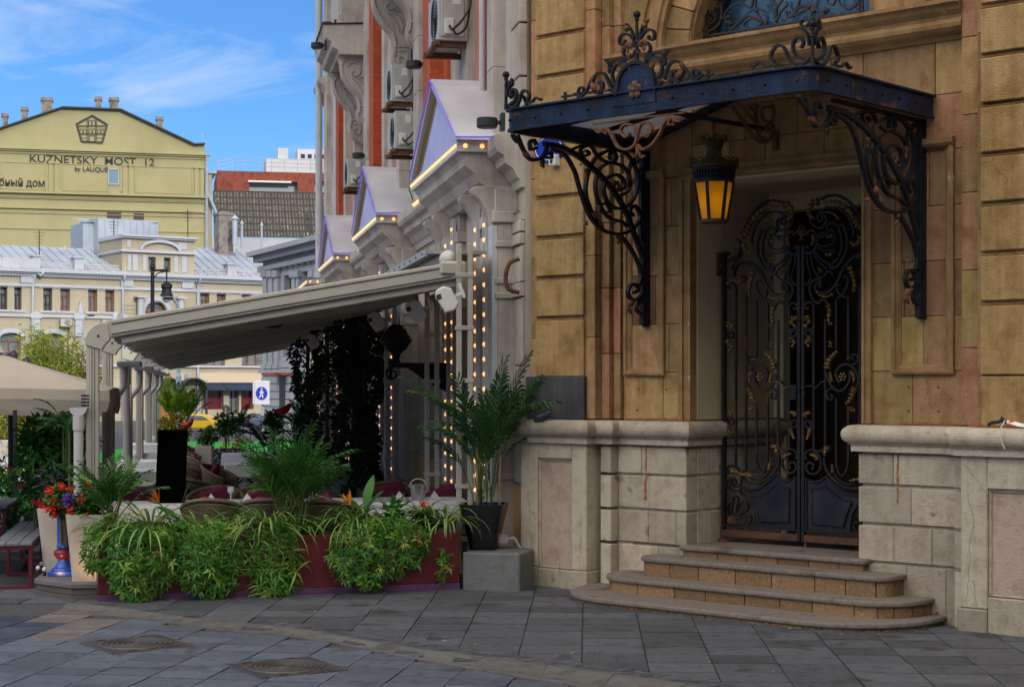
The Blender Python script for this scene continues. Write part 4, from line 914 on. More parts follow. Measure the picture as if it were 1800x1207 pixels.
# rusty conduit loop by the corner
b = MB(); b.tube(cm([(.1, .06, 2.60), (.1, .14, 2.56), (.1, .17, 2.45), (.1, .15, 2.36), (.1, .06, 2.33)], 5), .018, 7); b.build('conduit_loop', M['rusty'], lb)
# ---------------------------------------------------------------- portals with gable and bulbs
def portal(neon):
    r = thing('entrance_portal', None, None)
    b = MB()
    for s in (-1, 1):
        x0, x1 = (-1.56, -.66) if s < 0 else (.36, 1.5); b.box(x0, x1, 0, .17, 0, 2.92)
        a_, c_ = (-1.36, -.76) if s < 0 else (.44, .96); b.box(a_, c_, .17, .20, .9, 2.85)
        for z in (.82, 2.30, 2.42, 2.72): b.box(x0-.02, x1+.02, 0, .19, z, z+.05)
        b.box(x0-.03, x1+.03, 0, .21, 2.92, 3.02); b.box(x0-.015, x1+.015, 0, .19, 3.02, 3.2)
        for xx in (s*.80, s*1.42):
            pr = cm([(0, 3.22), (.34, 3.22), (.36, 3.16), (.30, 3.10), (.24, 3.0), (.22, 2.92), (.19, 2.84), (.10, 2.80), (0, 2.80)], 3)
            b.prism([(p[0], p[1]) for p in pr], xx-.09, xx+.09, 'x')
    b.box(-.63, .63, 0, .12, 2.75, 3.2)
    b.build('pilaster', M['whitesh'], r, bevel=.006)
    b = MB()
    b.prism([(0, 3.18), (.22, 3.18), (.26, 3.24), (.30, 3.26), (.34, 3.34), (.42, 3.40), (.43, 3.46), (.46, 3.50), (.46, 3.60), (0, 3.62)], -1.43, 1.43, 'x'); b.build('cornice', M['whitesh'], r)
    b = MB(); b.box(-1.46, 1.46, .02, .49, 3.51, 3.60); b.build('light_rail', M['trim'], r)
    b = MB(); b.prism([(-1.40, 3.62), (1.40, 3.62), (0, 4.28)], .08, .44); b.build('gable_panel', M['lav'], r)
    # roof slabs
    b = MB()
    for s in (-1, 1):
        p = [(s*1.52, 3.60), (s*1.44, 3.63), (s*.03, 4.30), (0, 4.36), (0, 4.33), (s*.05, 4.27), (s*1.42, 3.605)]
        b.prism(p, .0, .50)
    b.build('gable_roof', M['roofmetal'], r)
    b = MB()
    for s in (-1, 1): b.beam((s*1.26, .452, 3.665), (s*.02, .452, 4.235), .02, .03); b.beam((s*1.10, .448, 3.665), (s*.02, .448, 4.17), .008, .012)
    b.build('gable_trim', M['gold'], r)
    b = MB()
    for s in (-1, 1): b.tube([(s*1.5, .15, 3.63), (s*1.50, .505, 3.62), (s*1.42, .51, 3.66), (s*.02, .51, 4.345)], .0075, 6)
    b.build('neon_tube', M['neon'], r)
    b = MB()
    for x in (-1.285, -.83, .50, .89): b.box(x-.045, x+.045, .201, .212, .25, 3.1)
    b.build('bulb_channel', neon, r)
    b = MB()
    for x in (-1.285, -.83, .50, .89):
        b.box(x-.075, x-.047, .201, .235, .25, 3.15); b.box(x+.047, x+.075, .201, .235, .25, 3.15)
    for s in (-1, 1): x0, x1 = (-1.56, -1.375) if s < 0 else (.98, 1.25); b.box(x0, x1, .17, .215, .2, 2.9)
    b.build('metal_trim', M['trim'], r)
    put_bulbs(r, [(x, .228, .32+.124*i) for x in (-1.285, -.83, .50, .89) for i in range(23)])
    e = MB()
    for i in range(24):
        e.ball((-1.42+.1235*i, .497, 3.555), .0145, 6, 5)
    for x in (-1.468, 1.468):
        for y in (.42, .28, .14): e.ball((x, y, 3.555), .019, 8, 6)
    tag(e.build('row_of_bulbs', M['bulb'], r, smooth=True), kind='stuff')
    return r
PL_LAB = ['largest gabled entrance portal with warm bulbs and grey roof next to the stone building', 'gabled entrance portal with violet-lit bulb strips, second along the white facade', 'smaller-looking gabled entrance portal third along the white facade beyond the two larger ones', 'last portal at the far end, only its bulb row seen above the awning']
blk = M['charcoal']
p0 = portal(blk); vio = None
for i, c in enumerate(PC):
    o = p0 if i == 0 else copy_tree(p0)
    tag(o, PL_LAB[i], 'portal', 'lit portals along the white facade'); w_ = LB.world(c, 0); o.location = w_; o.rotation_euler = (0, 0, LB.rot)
    if i == 3:
        for ch in kids(o):
            if ch.name.startswith(('gable', 'neon')): bpy.data.objects.remove(ch)
    if i:
        for ch in kids(o):
            if ch.name.startswith('bulb_channel'): ch.data = ch.data.copy(); ch.data.materials[0] = M['violet']
# ---------------------------------------------------------------- air conditioners, floodlights
def ac(name='air_conditioner', w_=.62, d_=.25, h_=.44):
    r = thing(name, None, None)
    b = MB(); b.box(0, w_, .04, .04+d_, 0, h_); b.box(-.012, -.0, .07, .02+d_, .03, h_-.03); b.build('casing', M['acwhite'], r, bevel=.015)
    b = MB()
    for i in range(7): b.tube([(w_*.38+(.02+.026*i)*math.cos(a_*math.pi/8), .045+d_, h_/2+(.02+.026*i)*math.sin(a_*math.pi/8)) for a_ in range(16)], .004, 4, True)
    b.build('fan_grille', M['charcoal'], r)
    b = MB(); b.box(-.016, -.011, .10, .17, h_-.14, h_-.05); b.box(-.03, -.01, .16, .24, .05, .18); b.build_each('side_cover', M['speaker'], r, bevel=.006)
    b = MB(); b.box(.04, .09, 0, .34, -.05, -.005); b.box(w_-.09, w_-.04, 0, .34, -.05, -.005); b.box(-.02, w_+.02, .28, .32, -.04, -.0); b.box(.04, .09, 0, .03, -.3, -.05); b.build('wall_support', M['rusty'], r)
    b = MB(); b.tube(cm([(-.02, .2, .12), (-.08, .18, .08), (-.10, .10, .16), (-.06, .03, .30), (.0, .02, .5)], 5), .012, 6); b.tube(cm([(-.02, .17, .10), (-.06, .14, .04), (-.08, .06, .12), (-.03, .02, .4)], 5), .009, 6); b.build('hose', M['cable'], r)
    return r
AC0 = ac()
for i, (x, z, s, lab) in enumerate(((6.75, 4.95, 1.0, 'upper of the two stacked air conditioners below the scrolled consoles'), (6.4, 4.34, 1.0, 'lower of the two stacked air conditioners, beside the large gable'), (2.62, 4.84, 1.12, 'rust-streaked air conditioner cut by the top of the picture'), (12.5, 4.60, 1.0, 'small air conditioner high above the middle gable'))):
    o = AC0 if i == 0 else copy_tree(AC0)
    o.location = LB.world(x, .02, z); o.rotation_euler = (0, 0, LB.rot); o.scale = (s, s, s); tag(o, lab, 'air conditioner', 'air conditioners on the white building')
def flood():
    r = thing('floodlight', None, None); b = MB(); b.lathe([(.075, 0), (.085, .01), (.085, .075), (.075, .08)], (0, .13, 0), 16); b.build('lamp_head', M['charcoal'], r)
    b = MB(); b.box(-.02, .02, -.0, .1, .03, .06); b.box(-.05, .05, -.01, .02, -.02, .12); b.build('arm', M['charcoal'], r); return r
f0 = flood()
for i, (u, v, ly, lab) in enumerate(((590, 44, .50, 'dark round floodlight on the upper corner of the far bay'), (573, 80, .74, 'dark round floodlight sticking out from the far bay ledge against the sky'), (748, 113, .12, 'dark round floodlight above the stacked air conditioners'), (645, 273, .12, 'dark round floodlight on the brick strip above the middle gable'), (884, 215, .16, 'dark round floodlight behind the canopy corner'))):
    o = f0 if i == 0 else copy_tree(f0); x, z = LB.at(u, v, ly); o.location = LB.world(x, ly, z-.05); o.rotation_euler = (0, 0, LB.rot); tag(o, lab, 'floodlight', 'floodlights on the white building')
# cables and old brackets on the street-level cornice
cb2 = frame_thing('cable_tangle', 'tangle of black cables and small boxes lying on the cornice between the gables', 'cables', LB, None)
b = MB()
for c in PC[:2]:
    for k_ in range(7):
        x = c+1.6+U(0, .6); b.tube(cm([(x, .18, 3.63), (x+U(.1, .4), U(.02, .2), 3.66+U(0, .25)), (x+U(.4, .9), .12, 3.64+U(0, .2)), (x+U(.9, 1.4), .05, 3.63+U(0, .5)), (x+1.5, .02, 3.9+U(0, .6))], 5), .008, 5)
    b.box(c+1.75, c+2.1, .05, .2, 3.63, 3.80); b.box(c+2.3, c+2.45, .08, .2, 3.63, 3.74)
b.tube([(6.2, .05, 4.3), (4.2, .2, 3.7)], .006, 5); b.tube([(2.2, .1, 4.1), (3.0, .1, 3.95), (4.4, .03, 3.95)], .006, 5)
b.build('cable', M['cable'], cb2)
cd = MB()
for c in PC[:2]: cd.beam((c+1.72, .1, 3.72), (c+2.1, .25, 3.9), .2, .02)
cd.build('loose_panel', M['charcoal'], cb2)
# ================================================================ ground, paving, kerb
M['slab'] = mk('granite_paving', [(.046,.048,.057),(.079,.083,.097),(.062,.065,.075)], 9, .62, .25, 80, island=.28, hue=.008, streak=.25, spots=((.04,.04,.042), 2.6, .60))
M['slabl'] = mk('light_granite_paving', [(.055,.065,.086),(.095,.108,.138),(.074,.084,.108)], 9, .6, .25, 80, island=.22, streak=.2, spots=((.055,.06,.068), 2.4, .61))
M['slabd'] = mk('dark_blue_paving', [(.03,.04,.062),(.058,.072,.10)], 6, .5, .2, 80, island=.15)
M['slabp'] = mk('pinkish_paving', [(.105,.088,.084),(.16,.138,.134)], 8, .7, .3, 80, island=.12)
M['gutter'] = mk('worn_gutter_stone', [(.066,.062,.058),(.112,.106,.098),(.082,.078,.072)], 5, .7, .4, 60, island=.12, spots=((.07,.065,.06), 3, .62))
M['asphalt'] = mk('asphalt', [(.045,.045,.048),(.065,.065,.068)], 20, .85, .3, 90)
b = MB()
ys = [-70, 8, 13, 20, 30, 40, 55, 70, 85, 100, 115, 140, 260, 700]
def gz(y): t = min(1, max(0, (y-46)/60)); return -1.25*t*t*(3-2*t)
xs = [-420, -120, -40, -12, 0, 12, 40, 120, 420]
b.add([(x, y, gz(y)) for y in ys for x in xs], [(j*9+i, j*9+i+1, (j+1)*9+i+1, (j+1)*9+i) for j in range(len(ys)-1) for i in range(8)])
tag(b.build('ground', M['asphalt']), kind='structure')
GUT_U = [(120,1062),(200,1070),(285,1082),(350,1091),(450,1100),(550,1112),(625,1126),(750,1145),(900,1165),(1025,1181),(1210,1207),(1420,1240)]
GUT_L = [(90,1082),(170,1084),(250,1091),(390,1111),(500,1121),(600,1136),(700,1156),(800,1174),(900,1192),(1000,1208),(1150,1235),(1300,1265)]
def inpoly(p, poly):
    c = False; n = len(poly)
    for i in range(n):
        a, q = poly[i], poly[i-1]
        if (a[1] > p[1]) != (q[1] > p[1]) and p[0] < (q[0]-a[0])*(p[1]-a[1])/(q[1]-a[1])+a[0]: c = not c
    return c
def w2(g): return (g.x, g.y)
gu = [w2(G(*p)) for p in GUT_U]; gl = [w2(G(*p)) for p in GUT_L]
right_poly = gu+[(9, gu[-1][1]-.5), (9, 10), (.6, 14), (-3.6, 13.2), (-6, 13.2), (-6, gu[0][1])]
left_poly = gl+[(gl[-1][0], 3), (-9, 3), (-9, 12.0), (gl[0][0]-.3, gl[0][1])]
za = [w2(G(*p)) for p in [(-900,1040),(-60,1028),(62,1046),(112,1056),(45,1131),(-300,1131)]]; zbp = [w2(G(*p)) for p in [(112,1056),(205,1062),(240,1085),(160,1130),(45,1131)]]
def slabs(name, mats, ax, dx, dy, poly, cls, x0=-9, x1=9, y0=2, y1=14, off=.5, seed=3):
    r = random.Random(seed); ax = Vector(ax).normalized(); ay = ax; ax_ = Vector((ax.y, -ax.x)); b = MB()
    nx, ny = int(20/dx), int(24/dy)
    for i in range(-nx, nx):
        o = r.uniform(0, dy)*off
        for j in range(-ny, ny):
            c = ax_*((i+.5)*dx)+ay*((j+.5)*dy+o)+Vector((0, 9))
            if not (-9 < c.x < 9 and 3 < c.y < 14.2) or not inpoly(c, poly): continue
            b.cur = cls(c); g = .0042; z = .012+r.uniform(-.0018, .0018)
            pts = [c+ax_*(sx*(dx/2-g)+r.uniform(-.003, .003))+ay*(sy*(dy/2-g)+r.uniform(-.003, .003)) for sx, sy in ((-1,-1),(1,-1),(1,1),(-1,1))]
            tl = [r.uniform(-.001, .001) for _ in range(4)]
            b.add([(p.x, p.y, z+t) for p, t in zip(pts, tl)]+[(p.x, p.y, -.01) for p in pts], [(0,1,2,3),(0,4,5,1),(1,5,6,2),(2,6,7,3),(3,7,4,0)])
    return tag(b.build(name, mats, None), kind='structure')
slabs('pavement', [M['slab']], (.045, 1), .372, .30, right_poly, lambda c: 0, off=.12)
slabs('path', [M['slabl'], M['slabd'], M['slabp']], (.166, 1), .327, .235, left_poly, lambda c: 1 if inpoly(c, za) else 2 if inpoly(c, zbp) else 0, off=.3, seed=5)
b = MB(); m_ = cm([Vector((*p, 0)) for p in gu], 6); l_ = cm([Vector((*p, 0)) for p in gl], 6); n = len(m_); acc = 0
i = 0
while i < n-1:
    k_ = min(n-1, i+random.Random(i).randint(4, 7)); vs_ = []; fs = []
    for j in range(i, k_+1):
        q = .03 if j == i else (-.03 if j == k_ else 0); A = m_[j]; B = l_[j]
        if j == i and j+1 < n: A = A.lerp(m_[j+1], .04); B = B.lerp(l_[j+1], .04)
        for t, z in ((0, .018), (.15, .020), (.4, .006), (.6, .005), (.88, .017), (1, .016), (1, -.01)): p = A.lerp(B, t); vs_.append((p.x, p.y, z))
    w7 = 7
    for j in range(k_-i):
        for t in range(6): fs.append((j*w7+t, j*w7+t+1, (j+1)*w7+t+1, (j+1)*w7+t))
    b.add(vs_, fs); i = k_
tag(b.build('kerb', M['gutter'], None), kind='structure')
b = MB(); r2 = random.Random(8)
for j in range(4*6, n-1):
    A, B = m_[j], m_[j+1]; t = (B-A); L_ = t.length; t.normalize(); nn = Vector((-t.y, t.x, 0)); k_ = max(1, round(L_/.075))
    for q in range(k_):
        for row in range(2):
            c = A+t*(L_*(q+.5)/k_)+nn*(.045+.085*row); ta = (t*.8+nn*.6).normalized(); na = Vector((-ta.y, ta.x, 0)); hw = L_/k_/2-.003
            pts = [c+t*(sx*hw)+nn*(sy*.039)+t*(sy*.02) for sx, sy in ((-1,-1),(1,-1),(1,1),(-1,1))]; z = .0155+r2.uniform(-.002, .002)
            b.add([(p.x, p.y, z) for p in pts]+[(p.x, p.y, 0) for p in pts], [(0,1,2,3),(0,4,5,1),(1,5,6,2),(2,6,7,3),(3,7,4,0)])
tag(b.build('street_kerb', M['slab'], None), kind='structure')
lt = MB(); r4 = random.Random(33)
for i in range(260):
    if i % 3 == 0:
        g_ = G(r4.uniform(-50, 1850), r4.uniform(1062, 1204))
    else:
        q_ = r4.random(); g_ = G(300+1000*q_, 1084+95*q_+r4.uniform(-9, 9)) if i % 3 == 1 else Vector((*RB.world(r4.uniform(-.6, 3.1), r4.uniform(-.75, -.02))[:2], 0))
    s_ = r4.uniform(.004, .013); a_ = r4.uniform(0, 6.28); lt.cur = r4.choice((0, 0, 1, 2)); z_ = .0175
    n_ = r4.randint(4, 6); lt.add([(g_.x+s_*r4.uniform(.6, 1.3)*math.cos(a_+6.28*k_/n_), g_.y+s_*r4.uniform(.6, 1.3)*math.sin(a_+6.28*k_/n_), z_+r4.uniform(0, .004)) for k_ in range(n_)], [tuple(range(n_))])
tag(lt.build('leaf_litter', [mk('dark_grit', [(.03,.028,.026)], rough=.9), mk('pale_grit', [(.30,.28,.25)], rough=.9), mk('dry_leaf', [(.20,.11,.035)], rough=.9)], None), kind='stuff')
def manhole(cor, lab):
    P4 = [G(*c) for c in cor]; c0 = sum(P4, Vector())/4; e1 = ((P4[1]-P4[0])+(P4[2]-P4[3]))/4; e2 = ((P4[3]-P4[0])+(P4[2]-P4[1]))/4
    h = (e1.length+e2.length)/2; a_ = math.atan2(e1.y, e1.x)
    r = thing('manhole_cover', lab, 'manhole cover', (c0.x, c0.y, 0), a_, 'square manhole covers in the paving')
    b = MB(); b.box(-h, h, -h, h, .002, .019); b.build('frame_plate', M['iron_dark'], r, bevel=.003)
    b = MB(); n = 40
    for k_, rr in enumerate((.80, .68, .56, .44, .32, .20, .08)):
        w_ = .045 if k_ else .06
        vs_ = [(q*h*math.cos(2*math.pi*i/n), q*h*math.sin(2*math.pi*i/n), z) for q, z in ((rr-w_, .018), (rr-w_*.7, .026), (rr+w_*.7, .026), (rr+w_, .018)) for i in range(n)]
        b.add(vs_, [(j*n+i, j*n+(i+1) % n, (j+1)*n+(i+1) % n, (j+1)*n+i) for j in range(3) for i in range(n)])
    b.build('lid', M['iron_dark'], r)
    b = MB(); s = .006
    for x in (-.5, 0, .5):
        for y in (-.92, .92): b.box(x*h-.03, x*h+.03, y*h-s, y*h+s, .018, .024)
    b.build('lug', M['iron_dark'], r)
M['iron_dark'] = mk('cast_iron', [(.035,.03,.03),(.065,.055,.052)], 14, .45, .3, 80, spec=.6, rust=((.07,.045,.035), 5, .58))
manhole([(122,1136),(270,1121.5),(362,1136),(205,1151)], 'square cast-iron manhole cover with ring ridges, the one closer to the burgundy planter')
manhole([(378,1175),(507,1162),(645,1177),(483,1193)], 'square cast-iron manhole cover with ring ridges, the one farther from the burgundy planter')
# ================================================================ terrace
DZ = .10
dk = MB(); x = .1
while x < 25: dk.box(x, x+.093, .04, 3.32, .0, DZ+U(-.001, .001)); x += .1
dko = frame_thing('terrace_deck', 'grey boarded terrace deck under the pergola', 'deck', LB); dk.build('boards', mk('grey_deck_boards', [(.10,.11,.13),(.17,.18,.20)], 4, .6, .2, 60, stretch=(1, .2, 1), island=.2), dko)
M['burg'] = mk('burgundy_steel', [(.085,.008,.012),(.125,.014,.02)], 2.5, .38, .05, 30, spec=.5)
A = G(172, 1060); B = G(808, 1037.5); PF = Frame(A.x, A.y, B.x-A.x, B.y-A.y); PLEN = math.hypot(B.x-A.x, B.y-A.y); PH = .455
pl = frame_thing('burgundy_planter', 'long burgundy metal planter box overflowing with spider plants along the terrace edge', 'planter', PF)
b = MB(); b.box(0, PLEN*.52-.002, 0, .34, .062, PH); b.box(PLEN*.52+.002, PLEN, 0, .34, .062, PH); b.build('box', M['burg'], pl, bevel=.004)
b = MB(); b.box(.0, PLEN, -.004, .02, 0, .062); b.build('kick_strip', mk('painted_violet_glow', [(.06,.02,.05),(.11,.045,.13),(.07,.012,.025)], 1.5, .35, spec=.6), pl)  # reflected violet LED light put into the strip's colour
b = MB(); b.box(.01, PLEN-.01, .012, .33, PH-.04, PH-.012); b.build('soil', mk('soil', [(.02,.014,.01),(.04,.028,.018)], 20, .95, .4), pl)
# ---------------------------------------------------------------- pergola
LY0, LY1, ZP0, ZP1 = .49, 3.38, 2.00, 2.52
def zp(y): return ZP0+(LY1-y)/(LY1-LY0)*(ZP1-ZP0)
RX = [.235, 2.5, 7.1, 11.5, 16.2, 20.6, 24.6]
pg_ = frame_thing('terrace_pergola', 'cream aluminium pergola with sloping beams and folded canvas roof over the restaurant terrace', 'pergola', LB)
for i, x in enumerate(RX):
    b = MB()
    b.box(x-.05, x+.05, LY1-.055, LY1+.04, 0, ZP0-.06); b.build('post', M['aluminium'], pg_, bevel=.010, seg=2)
    b = MB()
    for dy in (-.026, -.006): b.box(x-.0515, x-.045, LY1+dy, LY1+dy+.005, 0, ZP0-.10)
    b.build('post_groove', M['charcoal'], pg_)
    b = MB(); b.beam((x, LY1-.10, zp(LY1-.10)), (x, LY0, zp(LY0)), .105, .135); b.build('rafter', M['aluminium'], pg_, bevel=.010, seg=2)
    b = MB()
    for dz_ in (.035, -.045): b.beam((x-.056, LY1-.15, zp(LY1-.15)+dz_), (x-.056, LY0+.1, zp(LY0+.1)+dz_), .004, .007)
    b.build('rafter_seam', M['charcoal'], pg_)
    b = MB(); b.beam((x+.02, LY1-.22, zp(LY1-.22)-.10), (x+.02, LY0+.06, zp(LY0+.06)-.10), .06, .06); b.build('guide_rail', M['aluminium'], pg_, bevel=.006)
    # rounded elbow
    b = MB(); cy, cz = LY1-.10, ZP0-.08; arc = [(cy+.15*math.cos(R(a)), cz+.155*math.sin(R(a))) for a in range(-8, 106, 9)]
    b.prism(arc+[(cy-.04, cz+.02), (cy+.0, cz-.02), (cy+.02, cz-.06)], x-.062, x+.062, 'x'); b.lathe([(.012, -.002), (.012, .004)], (0, 0, 0), 8) if False else None
    b.build('elbow', M['aluminium'], pg_, bevel=.006)
    b = MB(); b.ball((x-.064, cy+.05, cz+.05), .010, 8, 5); b.build('bolt', M['charcoal'], pg_)
    if i < 6 and i > 0:
        b = MB(); xx = x+.25; b.tube(cm([(xx, LY1-.14, 1.74), (xx, LY1-.14, 1.62), (xx, LY1-.12, 1.55), (xx, LY1-.05, 1.46), (xx, LY1-.03, 1.38), (xx, LY1-.03, 0)], 5), .032, 10)
        b.tube([(xx, LY1-.14, 1.64), (xx, LY1-.14, 1.76)], .040, 10); b.build('downpipe', M['pvc'], pg_, smooth=False)
b = MB(); b.tube(cm([(3.6, LY1-.12, 1.76), (3.6, LY1-.12, 1.55), (3.62, LY1-.15, .8), (3.62, LY1-.17, 0)], 4), .040, 12); b.tube([(3.6, LY1-.12, 1.60), (3.6, LY1-.12, 1.78)], .052, 12); b.build('downpipe', M['pvc'], pg_)
for x in RX[1:-1]: b = MB(); b.box(x+.12, x+.38, LY1-.30, LY1-.08, 1.76, 1.81); b.build('gutter_channel', M['pvc'], pg_, bevel=.01)
b = MB()
for x0, x1 in zip(RX, RX[1:]):
    n = max(4, int((x1-x0)/.45)); vs_ = []
    ny = 6
    for j in range(ny+1):
        y = LY1-.14-(LY1-.14-LY0)*j/ny
        for i in range(n*4+1):
            t = i/(n*4); vs_.append((x0+(x1-x0)*t, y, zp(y)+.015-.075*abs(math.sin(t*n*math.pi))-.03*math.sin(t*math.pi)))
    w_ = n*4+1; b.add(vs_, [(j*w_+i, j*w_+i+1, (j+1)*w_+i+1, (j+1)*w_+i) for j in range(ny) for i in range(w_-1)])
b.build('canvas', M['fabricroof'], pg_, smooth=True)
b = MB()
for x0, x1 in zip(RX, RX[1:]):
    n = max(1, int((x1-x0)/1.1))
    for i in range(1, n+1):
        x = x0+(x1-x0)*i/(n+1); b.beam((x, LY1-.15, zp(LY1-.15)-.06), (x, LY0, zp(LY0)-.06), .05, .07)
b.build_each('canvas_bar', M['aluminium'], pg_)
b = MB(); b.tube([(RX[0]-.02, LY0+.12, zp(LY0)+.09), (6, LY0+.12, zp(LY0)+.09)], .06, 12); b.build('canvas_roll', M['speaker'], pg_, smooth=True)
b = MB(); b.box(RX[0]+.1, 8, LY0-.2, LY0+.27, 2.66, 2.672)
b.beam((RX[0]+.09, LY0-.2, 2.662), (RX[0]+.09, LY0+.29, 2.662), .02, .03); b.beam((RX[0]+.09, LY0+.285, 2.655), (8, LY0+.285, 2.655), .02, .055)
b.build('cover_sheet', mk('grey_galvanised', [(.22,.22,.23),(.28,.28,.29)], 4, .4), pg_)
b = MB()
for k_ in range(20): b.ball((.5+k_*.38, LY0+.297, 2.655), .010, 6, 4)
b.build('rivet', M['charcoal'], pg_)
b = MB()
b.lathe([(.075, -.05), (.085, -.045), (.085, .045), (.075, .05)], (0, 0, 0), 14) if False else None
b.box(RX[0]-.075, RX[0]-.02, LY0-.02, LY0+.2, zp(LY0)-.055, zp(LY0)+.06); b.build('end_plate', M['aluminium'], pg_, bevel=.02)
for x in (.17, 2.03, 5.28, 9.35, 13.5):
    b = MB()
    for dy in (-.045, .045): b.box(x-.022, x+.022, LY0+dy-.02, LY0+dy+.02, 0, 2.72)
    z = .35
    while z < 2.75: b.box(x-.027, x+.027, LY0-.075, LY0+.075, z, z+.035); z += .42
    b.build('lattice_post', M['aluminium'], pg_, bevel=.003)
b = MB()
for x in (.6, 4.0): b.tube(cm([(x, 2.0, zp(2.0)+.02), (x+.03, 1.9, zp(1.9)-.08), (x+.02, 1.75, zp(1.75)-.1), (x, 1.6, zp(1.6)+.02)], 4), .012, 5)
b.build_each('strap', M['cable'], pg_)
# speakers
def spk():
    r = thing('loudspeaker', None, None); b = MB()
    pr = [(-.13, -.10), (-.10, .10), (-.02, .155), (.09, .13), (.11, .06), (.06, -.15), (-.05, -.16)]
    b.prism(pr, -.085, .085, 'x'); b.build('cabinet', M['speaker'], r, bevel=.022, seg=3)
    b = MB(); b.box(-.088, -.03, .04, .10, .02, .08); b.build('socket_panel', M['charcoal'], r)
    b = MB(); b.box(-.02, .02, -.20, -.11, -.02, .02); b.box(-.03, .03, -.23, -.19, -.06, .12); b.build('bracket', M['speaker'], r, bevel=.006); return r
s0 = spk()
for i, (u, v, ly, lab) in enumerate(((784, 526, .75, 'white loudspeaker on a bracket on the front lattice post beside the bulbs'), (730, 547, .8, 'white loudspeaker hanging below the canvas beside the black wall lamp'), (661, 565, .9, 'white loudspeaker half hidden by the dark climbing plant'), (548, 600, 1.1, 'white loudspeaker at the low far end of the pergola roof'))):
    o = s0 if i == 0 else copy_tree(s0); x, z = LB.at(u, v, ly); o.location = LB.world(x, ly, z); o.rotation_euler = (R(-20), R(0), LB.rot+R(-8)); o.scale = (.64,)*3; tag(o, lab, 'speaker', 'white loudspeakers under the pergola')
# black wall lamps
def wlamp():
    r = thing('wall_lamp', None, None)
    b = MB(); b.tube([(0, 0, 0), (0, .62, 0)], .028, 8); b.box(-.03, .03, -.02, .03, -.32, .12)
    pr = cm([(0, -.30), (.10, -.24), (.25, -.16), (.42, -.04), (.52, 0)], 5); b.prism([(p[0], p[1]) for p in pr]+[(.5, .02), (0, .02)], -.012, .012, 'x')
    b.strip([(0, .13+q[0]*1.15, -.13+q[1]*1.15) for q in spiral(0, 0, .10, .02, 60, 640, 30)], (1, 0, 0), .028, .05); b.strip([(0, .60+q[0], -.09+q[1]) for q in spiral(0, 0, .07, .015, 100, -460, 30)], (1, 0, 0), .022, .04)
    b.build('arm', M['iron'], r)
    b = MB(); b.lathe([(.03, 0), (.05, .03), (.035, .06), (.05, .12), (.11, .17), (.14, .22), (.165, .25), (.165, .27), (.15, .28), (.15, .30), (.12, .33), (.11, .37), (.08, .385), (.07, .41), (.03, .425)], (0, .56, 0), 18); b.build('lamp_urn', M['iron'], r, smooth=False); return r
w0 = wlamp()
for i, (u, v, ly, lab) in enumerate(((790, 642, .2, 'black iron wall lamp with urn-shaped head on a scrolled arm beside the bulb strips'), (695, 634, .2, 'black urn-shaped wall lamp farther back among the dark climbing plants'))):
    o = w0 if i == 0 else copy_tree(w0); x, z = LB.at(u, v, ly); o.location = LB.world(x, ly, z); o.rotation_euler = (0, 0, LB.rot); o.scale = (.92,)*3; tag(o, lab, 'wall lamp', 'black wall lamps on the white facade')
bq = frame_thing('bench_seat', 'long black banquette running along the white facade behind the tables', 'bench', LB); b = MB(); b.box(.5, 10, .22, .40, DZ, .50); b.build('backboard', M['charcoal'], bq, bevel=.01); b = MB(); b.box(.5, 10, .40, .75, DZ+.1, DZ+.3); b.build('seat', M['charcoal'], bq, bevel=.02)
# ---------------------------------------------------------------- block, black pot, bag
A = G(813, 1038); B = G(914, 1041.5); BF = Frame(A.x, A.y, B.x-A.x, B.y-A.y)
b = MB(); b.box(0, .46, 0, .55, 0, .30); cbk = b.build('concrete_block', mk('rough_concrete', [(.10,.105,.10),(.15,.155,.15),(.12,.125,.125)], 4, .85, .5, 50), None, bevel=.012); cbk.location = (BF.o.x, BF.o.y, 0); cbk.rotation_euler = (0, 0, BF.rot); tag(cbk, 'rough grey concrete block under the black plant pot', 'block')
def rsq(half, rad, n=4):
    o = []
    for cx, cy, a0 in ((1,1,0),(-1,1,90),(-1,-1,180),(1,-1,270)):
        for i in range(n+1): a = R(a0+90*i/n); o.append((cx*(half-rad)+rad*math.cos(a), cy*(half-rad)+rad*math.sin(a)))
    return o
def loft(mb, rings):
    n = len(rings[0][0]); vs_ = [(p[0], p[1], z) for r_, z in rings for p in r_]
    mb.add(vs_, [(j*n+i, j*n+(i+1) % n, (j+1)*n+(i+1) % n, (j+1)*n+i) for j in range(len(rings)-1) for i in range(n)]+[tuple(range(n))[::-1], tuple(range((len(rings)-1)*n, len(rings)*n))])
def pot(name, lab, cat, loc, rz, hb, ht, h, mat, group=None):
    r = thing(name, lab, cat, loc, rz, group); b = MB()
    loft(b, [(rsq(hb, hb*.4), 0), (rsq(hb+(ht-hb)*.5, ht*.34), h*.5), (rsq(ht, ht*.28), h), (rsq(ht-.015, ht*.25), h), (rsq(ht-.02, ht*.25), h-.04)]); b.build('pot', mat, r)
    b = MB(); loft(b, [(rsq(ht-.02, .03), h-.05), (rsq(ht-.02, .03), h-.035)]); b.build('soil', bpy.data.materials['soil'], r); return r
pc = P(851, 962, 13.25); bp_loc = Vector((pc.x, pc.y, .30)); pot('black_pot', 'glossy black tapered plant pot holding the tall kentia palm on the concrete block', 'plant pot', bp_loc, BF.rot+R(8), .105, .180, .36, mk('gloss_black', [(.006,.006,.007)], rough=.12, spec=.6))
bg_ = thing('plastic_bag', 'crumpled white plastic bag stuffed between concrete block and stone pedestal', 'bag'); bg_.location = G(909, 1022); b = MB(); r3 = random.Random(4)
